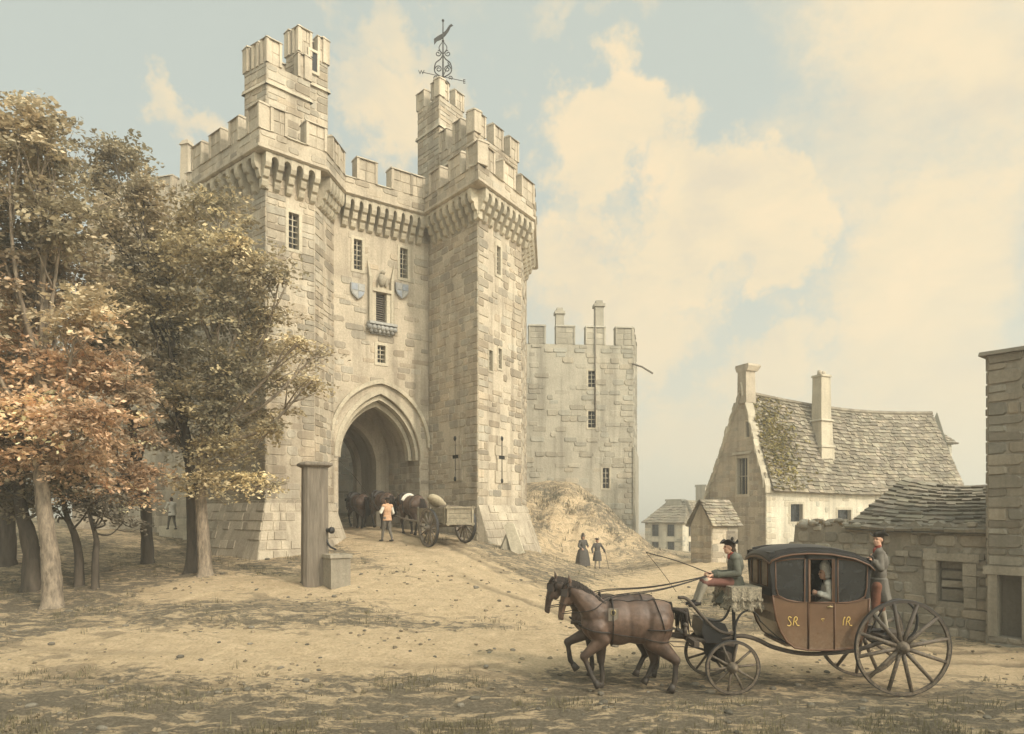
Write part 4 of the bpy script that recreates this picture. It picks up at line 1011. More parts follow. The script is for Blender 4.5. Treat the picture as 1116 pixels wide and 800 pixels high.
# ------------------------------------------------------------------ slated roofs
def slates(mb, e0, e1, r1, r0, rows, width=(.25, .5), thick=.035, tint=(.7, 1.15), sag=0, holes=None, mi=0):
    """roof slope from eave e0-e1 to ridge r0-r1 covered in single ragged slates, course over course"""
    e0, e1, r1, r0 = [Vector(p) for p in (e0, e1, r1, r0)]; nrm = (e1-e0).cross(r0-e0).normalized()
    if nrm.z < 0: nrm = -nrm
    f = lambda u, v: (e0.lerp(e1, u)).lerp(r0.lerp(r1, u), v)-Vector((0, 0, sag*math.sin(math.pi*u)*(.3+.7*v)))
    nb = 8
    mb.grid([[f(i/nb, j/4)-nrm*.03 for i in range(nb+1)] for j in range(5)], mi, .7, False)
    L = (e1-e0).length; rowh = 1/rows
    for k in range(rows):
        u = 0; v0 = k*rowh; v1 = min(1, v0+rowh*1.25)
        while u < 1:
            w = RS.uniform(*width)/L; w = min(w, 1-u); w = 1-u if 1-u-w < .3*width[0]/L else w
            if holes is None or not holes(u+w/2, v0+rowh/2):
                j = RS.uniform(-.32, .16)*rowh; tn = RS.uniform(*tint); th = thick*RS.uniform(.6, 1.6); g = .004/L; tw = RS.uniform(-.012, .012)
                a, b = f(u+g, max(0, v0+j)), f(u+w-g, max(0, v0+j+RS.uniform(-.06, .06)*rowh)); c, d = f(u+w-g, v1), f(u+g, v1)
                o = nrm*(th+.03)
                mb.add([a, b, c, d, a+o+nrm*tw, b+o-nrm*tw, c+nrm*.012, d+nrm*.012], [(4, 5, 6, 7), (0, 1, 5, 4), (0, 4, 7, 3), (1, 2, 6, 5)], mi, (tn*RS.uniform(.96, 1.05), tn, tn*RS.uniform(.93, 1.03)))
            u += w
def V2(p, z): return Vector((p[0], p[1], z))

def build_house():
    h = thing('stone_house', 'long stone house with slated roof, tall central chimney and steep shaded gable', 'house', (13, 42, .3))
    g = Vector((-.436, .9, 0)).normalized(); dh = Vector((.9, .436, 0)).normalized()
    D0 = 39.5; F = Vector((wx(835, D0), D0, 0)); ze = wz(533, D0); W = 4.6; apex = 1.75   # the ridge stands nearer the front
    rid0 = F+g*apex; zr = wz(428, rid0.y); Lh = 17.6; z0 = -.4
    Bk = F+g*W; fF = Fr(F.xy, (F+dh*Lh).xy); fG = Fr(Bk.xy, F.xy)
    # front wall
    mb = MB(); holes = []
    for px, w, hh, zc in ((868, .95, 1.0, 559), (920, 1.15, 1.35, 568)):
        t, z = fF.at(px, zc); holes.append(pane_window(h, fF, t, z, w, hh, 1, 0, .25, .13, 'window', 'glass_dark'))
    masonry(mb, fF, z0, ze, holes, sunk=.72, rough=.02, tint=(.75, 1.05))
    mb.add([fF(fF.L, 0, z0), fF(fF.L, -W, z0), fF(fF.L, -W, ze), fF(fF.L, 0, ze)], [(0, 1, 2, 3)], 0, .9)
    mb.add([fF(fF.L, 0, ze), fF(fF.L, -W, ze), fF(fF.L, -apex, zr)], [(0, 1, 2)], 0, .9)
    mb.build('front_wall', M['render'], h)
    # gable with stepped curve
    mb = MB(); up = W-apex
    t, z = fG.at(809, 519); hw = pane_window(h, fG, t, z, .85, 2.1, 2, 1, .3, .14)
    t2, z2 = fG.at(815, 468); hw2 = pane_window(h, fG, t2, z2, .32, .9, 0, 0, .3, .08)
    hg = [hw, hw2]; rt = fG.L-apex
    def topz(t):
        return zr+.25-(zr-ze)*abs(t-rt)/(apex if t > rt else up)
    ns = 40
    for i in range(ns):
        a, b = fG.L*i/ns, fG.L*(i+1)/ns; zs = sorted({z0, *[q for H in hg for q in H[2:4]]}); m_ = (a+b)/2
        cuts = [z0]+[q for H in hg if H[0] < m_ < H[1] for q in H[2:4]]+[None]; cuts = [z0]+sorted(c for c in cuts[1:-1])+[None]
        for k in range(0, len(cuts), 2):
            c, d = cuts[k], cuts[k+1]
            mb.add([fG(a, 0, c), fG(b, 0, c), fG(b, 0, topz(b) if d is None else d), fG(a, 0, topz(a) if d is None else d)], [(0, 1, 2, 3)], 0, .92)
    masonry(mb, fG, z0, zr, hg, back=False, sunk=.3, clip=lambda a, b: b < topz(a)-.25, tint=(.68, 1.02))
    mb.build('gable_wall', M['stone'], h)
    # label mould over the gable window
    lm = MB(); lm.hexa([fG(hw[0]-.3, 0, hw[3]+.22), fG(hw[1]+.3, 0, hw[3]+.22), fG(hw[1]+.3, .12, hw[3]+.22), fG(hw[0]-.3, .12, hw[3]+.22)][::-1]+[fG(hw[0]-.3, 0, hw[3]+.36), fG(hw[1]+.3, 0, hw[3]+.36), fG(hw[1]+.3, .06, hw[3]+.36), fG(hw[0]-.3, .06, hw[3]+.36)][::-1])
    lm.build('drip_mould', M['dressed'], h)
    # rough coping up both slopes, with kneelers
    cp = MB()
    for a, b, n in ((fG.L+.12, rt, 15), (-.35, rt, 19)):
        for k in range(n):
            u0, u1 = a+(b-a)*k/n, a+(b-a)*(k+1)/n; za, zb = topz(u0), topz(u1); j = RS.uniform(-.14, .16); e = RS.uniform(.0, .16)
            lo, hi = sorted((u0, u1)); zl, zh = (za, zb) if u0 < u1 else (zb, za)
            cp.hexa([fG(lo, -.38, zl-.22+j), fG(hi, -.38, zh-.22+j), fG(hi, .10+e, zh-.22+j), fG(lo, .10+e, zl-.22+j)][::-1]+[fG(lo, -.38, zl+.2+j), fG(hi, -.38, zh+.2+j), fG(hi, .10+e, zh+.2+j), fG(lo, .10+e, zl+.2+j)][::-1], 0, RS.uniform(.8, 1.12))
    cp.build('coping', M['dressed'], h)
    # stack on the gable
    ch = MB(); q = lambda e, f_, z: [fG(rt-e, -f_, z), fG(rt+e, -f_, z), fG(rt+e, .12, z), fG(rt-e, .12, z)][::-1]
    zt = wz(405, rid0.y); ch.hexa(q(.36, .62, zr-.6)+q(.33, .58, zt), 0, .95); ch.hexa(q(.42, .7, zt)+q(.55, .85, zt+.28), 0, 1.05); ch.hexa(q(.55, .85, zt+.28)+q(.50, .8, zt+.4), 0, .9)
    ch.build('gable_chimney', M['stone'], h)
    # roof
    rf = MB(); ov = .28
    E0 = V2(F-g*ov+dh*.25, ze-.12); E1 = V2(F-g*ov+dh*(Lh+.1), ze-.12); R1 = V2(rid0+dh*(Lh-.6), zr-.15); R0 = V2(rid0+dh*.25, zr)
    slates(rf, E0, E1, R1, R0, 24, (.2, .55), .055, (.5, 1.25), .42)
    B0 = V2(Bk+g*ov+dh*.25, ze-.1); B1 = V2(Bk+g*ov+dh*(Lh+.1), ze-.1)
    slates(rf, B1, B0, R0, R1, 10, (.5, .9), .05, (.62, 1.1), .42)
    for k in range(30):
        a = R0.lerp(R1, k/30)-Vector((0, 0, .42*math.sin(math.pi*k/30))); b = R0.lerp(R1, (k+1)/30)-Vector((0, 0, .42*math.sin(math.pi*(k+1)/30)))
        rf.tube([a+Vector((0, 0, .02)), b+Vector((0, 0, .03))], .13, 7, 0, RS.uniform(.7, 1.05), True, False)
    rf.build('roof', M['slate'], h)
    # tall chimney rising from the front slope
    tc = fF.at(909); py = 500; mb = MB(); set_ = .9
    zb = ze+.2; q = lambda e, d, z: [fF(tc-e, -set_-d, z), fF(tc+e, -set_-d, z), fF(tc+e, -set_+d, z), fF(tc-e, -set_+d, z)][::-1]
    zc1 = wz(487, 42); zc2 = wz(458, 42); zc3 = wz(409, 42)
    mb.hexa(q(.56, .5, zb)+q(.54, .48, zc1), 0, 1.1); mb.hexa(q(.62, .55, zc1)+q(.55, .5, zc1+.14), 0, .95); mb.hexa(q(.50, .44, zc1+.14)+q(.46, .4, zc2), 0, 1.08); mb.hexa(q(.56, .5, zc2)+q(.48, .42, zc2+.12), 0, .9); mb.hexa(q(.42, .36, zc2+.12)+q(.38, .33, zc3), 0, 1.0)
    mb.hexa(q(.45, .4, zc3)+q(.42, .36, zc3+.12), 0, .9)
    c2 = mb.build('chimney', M['dressed'], h)
    pt_ = MB(); pt_.tube([fF(tc-.16, -set_, zc3+.1), fF(tc-.16, -set_, zc3+.4)], [.15, .12], 10); pt_.build('chimney_pot', M['stone'], c2)
    pt_ = MB(); pt_.tube([fF(tc+.17, -set_, zc3+.1), fF(tc+.17, -set_, zc3+.36)], [.15, .12], 10); pt_.build('chimney_pot', M['stone'], c2)
    # back wing on the right end
    wg = MB(); fw = Fr(fF(fF.L-.5, -2.2, 0).xy, fF(fF.L+2.3, -2.2, 0).xy); zw = wz(478, 47)
    masonry(wg, fw, z0, zw, sunk=.6); wg.add([fw(fw.L, 0, z0), fw(fw.L, -3, z0), fw(fw.L, -3, zw), fw(fw.L, 0, zw)], [(0, 1, 2, 3)], 0, .95)
    wg.build('wing_wall', M['render'], h)
    wr = MB(); slates(wr, fw(-1.6, .3, zw-.05), fw(fw.L+.3, .3, zw-.05), fw(fw.L-1.1, -1.2, zw+1.5), fw(-1.6, -1.2, zw+1.5), 8, (.3, .6), .05, (.62, 1.1)); slates(wr, fw(fw.L+.3, .3, zw-.05), fw(fw.L+.3, -2.8, zw-.05), fw(fw.L-1.1, -1.2, zw+1.5), fw(fw.L-1.1, -1.2, zw+1.48), 8, (.3, .6), .05, (.62, 1.1))
    wr.build('wing_roof', M['slate'], h)
    # moss and creeper on the roof by the gable
    ivy = MB(); rs = np.random.RandomState(4)
    for k in range(1500):
        u, v = abs(rs.normal(.07, .05)), abs(rs.normal(.5, .27))
        if u > .23 or v > .95: continue
        p = E0.lerp(E1, u).lerp(R0.lerp(R1, u), v)+Vector((rs.normal(0, .04), rs.normal(0, .04)-.05, .08+.1*rs.rand()))
        a = rs.rand()*6.28; s = .05+.06*rs.rand(); d1 = Vector((math.cos(a)*s, math.sin(a)*s, rs.normal(0, .03))); d2 = Vector((-math.sin(a)*s, math.cos(a)*s, rs.normal(0, .05)))
        c = rs.rand(); ivy.add([p-d1, p-d2, p+d1, p+d2], [(0, 1, 2, 3)], 0, (.16+.22*c, .14+.15*c, .05+.04*c))
    iv = ivy.build('creeper', M['leaf'], h); iv['kind'] = 'stuff'
build_house()

def build_shed():
    s = thing('stone_shed', 'small stone shed with a slated gable roof in front of the house gable', 'shed', (10, 33, .8))
    D = 33; a, b, c = XY(753, 33.6), XY(776, 32.6), XY(804, 33.5); f1, f2 = Fr(a, b), Fr(b, c); ze = wz(572, 33); zr = wz(546, 33.4); z0 = .2
    mb = MB(); masonry(mb, f1, z0, ze, sunk=.3, tint=(.68, 1.0)); masonry(mb, f2, z0, ze, sunk=.6, t1=f2.L)
    m = Vector(((a[0]+b[0])/2, (a[1]+b[1])/2, 0))
    mb.add([V2(a, ze), V2(b, ze), V2(m, zr)], [(0, 1, 2)], 0, .85)
    bk = Vector((*a, 0))+f2.d*f2.L; mb.add([V2(a, z0), V2(bk, z0), V2(bk, ze), V2(a, ze)], [(3, 2, 1, 0)], 0, .9); mb.add([V2(c, z0), V2(bk, z0), V2(bk, ze), V2(c, ze)], [(0, 1, 2, 3)], 0, .9)
    mb.build('wall', M['stone'], s)
    rf = MB(); d = f2.d; o = f1.d*.18
    e0, e1 = V2(b, ze-.08)+o-d*.15, V2(c, ze-.08)+o+d*.12; r0, r1 = V2(m, zr+.06)-d*.15, V2(m+d*f2.L, zr+.06)+d*.12
    slates(rf, e0, e1, r1, r0, 9, (.2, .4), .035, (.7, 1.2)); k0, k1 = V2(a, ze-.08)-o-d*.15, V2(bk, ze-.08)-o+d*.12
    slates(rf, k1, k0, r0, r1, 9, (.2, .4), .035, (.7, 1.1)); rf.build('roof', M['slate'], s)
    dr = MB(); t = f2.L*.72; dr.hexa([f2(t-.28, 0, z0), f2(t+.28, 0, z0), f2(t+.28, .03, z0), f2(t-.28, .03, z0)][::-1]+[f2(t-.28, 0, ze-.3), f2(t+.28, 0, ze-.3), f2(t+.28, .03, ze-.3), f2(t-.28, .03, ze-.3)][::-1]); dr.build('door', M['timber'], s)
build_shed()

def build_far_house():
    h = thing('distant_house', 'distant pale two storey house with hipped roof and chimneys', 'house', (17, 76, -1.5))
    a, b, c = XY(703, 77), XY(744, 74), XY(775, 82); f1, f2 = Fr(a, b), Fr(b, c); ze, zr, z0 = wz(569, 75), wz(545, 77), -3.5
    for nm, f, xs in (('front_wall', f1, (714, 731)), ('side_wall', f2, (752, 762))):
        mb = MB(); hs = []
        for px in xs:
            for py in (578, 597):
                t, z = f.at(px, py); hs.append(pane_window(h, f, t, z, .85, 1.25, 1, 1, .15, .1, 'window', 'glass_dark'))
        masonry(mb, f, z0, ze, hs, sunk=.85, rough=.02); mb.build(nm, M['render'], h)
    d = f1.n*-4.5; rf = MB(); A, B = V2(a, ze-.1)-f1.d*.3+f1.n*.3, V2(b, ze-.1)+f1.d*.3+f1.n*.3; C = V2(c, ze-.1)+f2.d*.3+f2.n*.3
    r0 = V2(Vector((*a, 0))+f1.d*1.2+d*.7, zr); r1 = V2(Vector((*b, 0))-f1.d*1.2+d*.7, zr)
    slates(rf, A, B, r1, r0, 9, (.4, .8), .05, (.8, 1.1)); slates(rf, B, C, r1+f2.d*3, r1, 9, (.4, .8), .05, (.8, 1.1)); rf.build('roof', M['slate'], h)
    for px, w, top in ((722, .9, 546), (752, .55, 531)):
        t = f1.at(px); mb = MB(); zt = wz(top, 77)
        q = lambda e, z: [f1(t-e, -3.4, z), f1(t+e, -3.4, z), f1(t+e, -2.3, z), f1(t-e, -2.3, z)][::-1]
        mb.hexa(q(w, ze)+q(w, zt), 0, 1.0); mb.hexa(q(w+.12, zt)+q(w+.08, zt+.2), 0, .9); mb.build('chimney', M['stone_far'], h)
build_far_house()

# ------------------------------------------------------------------ ruined wall, lean-to and pier on the right
def build_ruin():
    P, Q = XY(836, 22.5), XY(1078, 17.6); f = Fr(P, Q)
    w = thing('ruined_wall', 'long rough rubble wall with blocked window openings beside the coach', 'wall', (f(f.L/2, 0, 0).x, f(f.L/2, 0, 0).y, .1))
    mb = MB(); z0 = -.4
    topL = lambda px: wz({836: 598, 850: 596}.get(px, 572), 22)
    def topz(t):
        p = f(t, 0, 0); px = CX+p.x/p.y*FOC
        y = 603 if px < 866 else (573 if px < 935 else 571)
        return wz(y, p.y)+.05*math.sin(t*9)+.04*math.sin(t*23)
    hs = []
    for px, py, ww, hh in ((1037, 634, .62, 1.05), (1090, 664, .8, 1.5)):
        if px > 1078: continue
        t, z = f.at(px, py); hs.append((t-ww/2, t+ww/2, z-hh/2, z+hh/2))
    ns = 90
    for i in range(ns):
        a, b = f.L*i/ns, f.L*(i+1)/ns; m_ = (a+b)/2
        cuts = [z0]+sorted(q for H in hs if H[0] < m_ < H[1] for q in H[2:4])+[None]
        za, zb = topz(a+.001), topz(b-.001)
        for k in range(0, len(cuts), 2):
            c, d = cuts[k], cuts[k+1]; mb.add([f(a, 0, c), f(b, 0, c), f(b, 0, zb if d is None else d), f(a, 0, za if d is None else d)], [(0, 1, 2, 3)], 0, .85)
        mb.add([f(a, 0, za), f(b, 0, zb), f(b, -.6, zb), f(a, -.6, za)], [(0, 1, 2, 3)], 0, .9)
        mb.add([f(a, -.6, z0), f(b, -.6, z0), f(b, -.6, zb), f(a, -.6, za)], [(3, 2, 1, 0)], 0, .85)
    mb.add([f(0, 0, z0), f(0, -.6, z0), f(0, -.6, topz(.01)), f(0, 0, topz(.01))], [(3, 2, 1, 0)], 0, 1)
    masonry(mb, f, z0, 3.3, hs, back=False, clip=lambda a, b: b < topz(a)-.1, course=(.15, .34), length=(.2, .62), rough=.055, sunk=.28, tint=(.62, 1.2), bev=.03)
    # a projecting course of stones
    for k in range(14):
        t = f.L*.35+k*.36; mb.hexa([f(t, 0, 2.02), f(t+.33, 0, 2.0), f(t+.33, .09, 2.0), f(t, .07, 2.02)][::-1]+[f(t, 0, 2.16), f(t+.33, 0, 2.16), f(t+.33, .06, 2.15), f(t, .06, 2.15)][::-1], 0, RS.uniform(.7, 1.1)) if RS.random() > .35 else None
    # rubble along the broken top
    rs = np.random.RandomState(8)
    for k in range(130):
        t = rs.rand()*f.L; p = f(t, -.3+rs.normal(0, .16), topz(t)+rs.rand()*.10); r = .07+.13*rs.rand()
        px = CX+p.x/p.y*FOC
        if px > 935 or px < 864: continue
        mb.ell(p, (r*1.3, r, r*.7), 7, 5, Matrix.Rotation(rs.rand()*6, 3, 'Z'), 0, .7+.5*rs.rand(), False)
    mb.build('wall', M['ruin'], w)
    for H in hs:        # blocked opening: jambs, lintel, stone and dark infill set back
        b = MB(); a0, a1, c0, c1 = H
        for p, q in (((a0, c0), (a1, c0)), ((a1, c0), (a1, c1)), ((a1, c1), (a0, c1)), ((a0, c1), (a0, c0))):
            b.add([f(p[0], .0, p[1]), f(q[0], 0, q[1]), f(q[0], -.25, q[1]), f(p[0], -.25, p[1])], [(0, 1, 2, 3)], 0, .8)
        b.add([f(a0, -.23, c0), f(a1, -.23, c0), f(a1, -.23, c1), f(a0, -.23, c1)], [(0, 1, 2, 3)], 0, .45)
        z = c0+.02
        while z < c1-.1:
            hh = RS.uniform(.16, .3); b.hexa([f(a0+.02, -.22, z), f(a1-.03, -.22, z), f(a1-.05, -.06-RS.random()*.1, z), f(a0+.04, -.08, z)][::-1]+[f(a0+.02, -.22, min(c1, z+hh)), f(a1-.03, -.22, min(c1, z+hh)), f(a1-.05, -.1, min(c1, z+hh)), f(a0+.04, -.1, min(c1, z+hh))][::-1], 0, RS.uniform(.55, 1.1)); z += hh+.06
        for s0, s1 in ((a0-.26, a0-.02), (a1+.02, a1+.28)):
            z = c0-.1
            while z < c1+.1:
                hh = RS.uniform(.2, .34); e = RS.uniform(0, .1)
                b.hexa([f(s0-e, -.02, z), f(s1, -.02, z), f(s1, .07, z), f(s0-e, .07, z)][::-1]+[f(s0-e, -.02, z+hh), f(s1, -.02, z+hh), f(s1, .07, z+hh), f(s0-e, .07, z+hh)][::-1], 0, RS.uniform(.75, 1.2)); z += hh+.02
        b.hexa([f(a0-.35, -.02, c1+.02), f(a1+.35, -.02, c1), f(a1+.35, .09, c1), f(a0-.35, .09, c1+.02)][::-1]+[f(a0-.35, -.02, c1+.2), f(a1+.35, -.02, c1+.2), f(a1+.35, .08, c1+.2), f(a0-.35, .08, c1+.2)][::-1], 0, 1.05)
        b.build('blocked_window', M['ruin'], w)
    # weeds on the broken top
    wd = MB(); rs = np.random.RandomState(9)
    for k in range(900):
        t = f.L*.12+rs.rand()*f.L*.32; p = f(t, -.25+rs.normal(0, .15), topz(t)+.02); px = CX+p.x/p.y*FOC
        if px > 935: continue
        h = .06+.16*rs.rand()*(.4+.6*math.sin(t*3)**2); a = rs.rand()*6.28; q = Vector((math.cos(a), math.sin(a), 0))*.012; l = Vector((rs.normal(0, .05), rs.normal(0, .05), h))
        c = rs.rand(); wd.add([p-q, p+q, p+l], [(0, 1, 2)], 0, (.15+.2*c, .12+.09*c, .05+.06*c))
    wd_ = wd.build('weeds', M['leaf'], w); wd_['kind'] = 'stuff'
    # lean-to with sagging slate roof behind the wall
    s = thing('lean_to', 'low outbuilding with a sagging dark slate roof behind the ruined wall', 'outbuilding', (f(f.L*.75, -2, 0).x, f(f.L*.75, -2, 0).y, .2))
    ta, tb = f.at(934), f.L+.6
    zeL, zeR = wz(571, f(ta, 0, 0).y), wz(578, f(tb, 0, 0).y)
    rf = MB(); e0, e1 = f(ta-.25, .22, zeL-.12), f(tb, .22, zeR-.05)
    ra = f(ta+2.0, -3.2, 0); rb = f(tb+1.2, -3.2, 0); r0 = Vector((ra.x, ra.y, wz(521, ra.y))); r1 = Vector((rb.x, rb.y, wz(527, rb.y)))
    r0, r1 = pw(988, 520, 22.6), pw(1090, 527, 20.6)
    slates(rf, e0, e1, r1, r0, 13, (.2, .5), .045, (.5, 1.25), .16)
    e2 = f(ta-.25, -3.4, zeL-.1); slates(rf, e2, e0, r0, r0+Vector((0, 0, -.02)), 10, (.22, .5), .04, (.6, 1.1))
    rf.build('roof', M['slate_dark'], s)
    wl = MB(); fl = Fr(f(ta, -3.2, 0).xy, f(ta, -.62, 0).xy); masonry(wl, fl, z0, zeL-.15, sunk=.3); wl.build('wall', M['ruin'], s)
    # tall pier at the picture's right side
    a = XY(1076, 17.3); b = XY(1262, 14.9); pr = Fr(a, b); zt = wz(388, 17.3)
    p = thing('tall_stone_pier', 'tall dark rubble wall end with a flat capstone, higher than the ruined wall', 'wall', (*a, 0))
    mb = MB(); t, z = pr.at(1101, 661); hole = (t-.24, t+.24, z-.75, z+.75)
    masonry(mb, pr, z0, zt, [hole], course=(.16, .38), length=(.22, .65), rough=.05, sunk=.2, tint=(.6, 1.1), bev=.03, quoin=(True, False))
    fl = Fr(pr(0, -2.4, 0).xy, a); masonry(mb, fl, z0, zt, sunk=.2, rough=.05, course=(.16, .38), length=(.22, .65), tint=(.6, 1.05))
    mb.add([pr(0, -2.4, zt), pr(pr.L, -2.4, zt), pr(pr.L, 0, zt), pr(0, 0, zt)], [(3, 2, 1, 0)], 0, .8)
    fr_ = Fr(pr(pr.L, 0, 0).xy, pr(pr.L, -2.4, 0).xy); masonry(mb, fr_, z0, zt, sunk=.2, rough=.05, course=(.16, .38), length=(.22, .65), tint=(.6, 1.05))
    fk_ = Fr(pr(pr.L, -2.4, 0).xy, pr(0, -2.4, 0).xy); masonry(mb, fk_, z0, zt, sunk=.2, rough=.05, course=(.16, .38), length=(.22, .65), tint=(.6, 1.05))
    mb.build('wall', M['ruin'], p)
    nm = MB(); a0, a1, c0, c1 = hole
    for u, v in (((a0, c0), (a1, c0)), ((a1, c0), (a1, c1)), ((a1, c1), (a0, c1)), ((a0, c1), (a0, c0))):
        nm.add([pr(u[0], .0, u[1]), pr(v[0], 0, v[1]), pr(v[0], -.3, v[1]), pr(u[0], -.3, u[1])], [(0, 1, 2, 3)], 0, .8)
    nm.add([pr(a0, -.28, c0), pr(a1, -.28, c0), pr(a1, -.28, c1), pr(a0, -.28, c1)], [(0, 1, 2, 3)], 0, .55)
    nm.hexa([pr(a0-.3, -.02, c1), pr(a1+.3, -.02, c1), pr(a1+.3, .1, c1), pr(a0-.3, .1, c1)][::-1]+[pr(a0-.3, -.02, c1+.2), pr(a1+.3, -.02, c1+.2), pr(a1+.3, .1, c1+.2), pr(a0-.3, .1, c1+.2)][::-1], 0, 1.1)
    for s0, s1 in ((a0-.2, a0-.01), (a1+.01, a1+.2)):
        nm.hexa([pr(s0, -.02, c0), pr(s1, -.02, c0), pr(s1, .075, c0), pr(s0, .075, c0)][::-1]+[pr(s0, -.02, c1-.01), pr(s1, -.02, c1-.01), pr(s1, .075, c1-.01), pr(s0, .075, c1-.01)][::-1], 0, 1.0)
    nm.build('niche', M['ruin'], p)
    cp = MB(); cp.hexa([pr(-.16, -2.5, zt), pr(pr.L, -2.5, zt), pr(pr.L, .14, zt), pr(-.16, .14, zt)][::-1]+[pr(-.14, -2.5, zt+.09), pr(pr.L, -2.5, zt+.09), pr(pr.L, .12, zt+.09), pr(-.14, .12, zt+.09)][::-1], 0, .85); cp.build('capstone', M['ruin'], p)
build_ruin()

# ------------------------------------------------------------------ pump and trough
def build_pump():
    b = hit(343, 636, 14, 28); D = b.y; s = D/FOC; z0 = b.z-.08; h = (636-501)*s
    p = thing('water_pump', 'tall grey wooden water pump post with iron spout in front of the left tower', 'pump', b)
    mb = MB(); r = .5*27*s*1.0; yaw = R(24)
    def ring(e, z, ch=.28):
        o = []
        for sx, sy in ((1, -1), (1, 1), (-1, 1), (-1, -1)):
            for k in (0, 1):
                c1, c2 = (1, 1-ch) if (k == (0 if sx*sy < 0 else 1)) else (1-ch, 1)
                o.append(Vector((sx*e*c1, sy*e*c2, 0)))
        o = sorted(o, key=lambda v: math.atan2(v.y, v.x)); m = Matrix.Rotation(yaw, 3, 'Z'); return [Vector((b.x, b.y, z))+m @ v for v in o]
    lv = [ring(r, z0), ring(r*.97, z0+h*.5), ring(r*.95, z0+h*.965)]
    for i in range(2):
        a, c = lv[i], lv[i+1]; mb.add(a+c, [(k, (k+1) % 8, 8+(k+1) % 8, 8+k) for k in range(8)])
    post = mb.build('post', M['timber'], p)
    cp = MB(); q = [ring(r*1.0, z0+h*.955), ring(r*1.30, z0+h*.972), ring(r*1.28, z0+h*.988), ring(r*.9, z0+h*1.0)]
    for i in range(3): cp.add(q[i]+q[i+1], [(k, (k+1) % 8, 8+(k+1) % 8, 8+k) for k in range(8)])
    cp.add(q[3], [tuple(range(8))]); cp.build('cap', M['timber'], p)
    it = MB()
    for zz in (.18, .62): 
        q = [ring(r*1.03, z0+h*zz), ring(r*1.03, z0+h*zz+.05)]; it.add(q[0]+q[1], [(k, (k+1) % 8, 8+(k+1) % 8, 8+k) for k in range(8)])
    S0 = Vector((b.x+r*.7, b.y-r*.3, z0+(636-575)*s)); e = Vector((.94, -.34, 0))
    sp = MB(); sp.tube([S0-e*.1, S0+e*.26, S0+e*.30], [.06, .06, .085], 10); sp.tube([S0+e*.28, S0+e*.36], [.10, .09], 10)
    spo = sp.build('spout', M['iron'], p)
    hn = MB(); hn.tube(bez([S0+e*.12+Vector((0, 0, -.04)), S0+e*.14+Vector((0, 0, -.26)), S0+e*.26+Vector((0, 0, -.46)), S0+e*.46+Vector((0, 0, -.54))], 16), .028, 8); hn.build('handle', M['iron'], p)
    # stone trough
    t = hit(366, 637, 14, 28); m = Matrix.Rotation(R(38), 3, 'Z'); w, l, hh, th = .58, .62, .92, .09
    tc = Vector((wx(366, D-.3), D-.25, 0)); tc.z = gz(tc.x, tc.y)-.06
    mb = MB()
    for c, sz in (((-w/2+th/2, 0), (th, l)), ((w/2-th/2, 0), (th, l)), ((0, -l/2+th/2), (w-2*th, th)), ((0, l/2-th/2), (w-2*th, th))):
        mb.box(tc+m @ Vector((c[0], c[1], hh/2)), (sz[0], sz[1], hh), m, 0, RS.uniform(.8, .98))
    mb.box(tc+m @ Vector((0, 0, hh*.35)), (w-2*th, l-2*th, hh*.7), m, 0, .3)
    rim = [(0, -l/2), (0, l/2), (-w/2, 0), (w/2, 0)]
    for i, (x, y) in enumerate(rim):
        sz = (w+.08, .13, .1) if x == 0 else (.13, l-.18, .1)
        mb.box(tc+m @ Vector((x*.92, y*.92, hh-.02)), sz, m, 0, 1.0)
    solo(mb, 'stone_trough', M['stone_dark'], tc, 'square stone trough set cornerwise under the pump spout', 'trough')
build_pump()
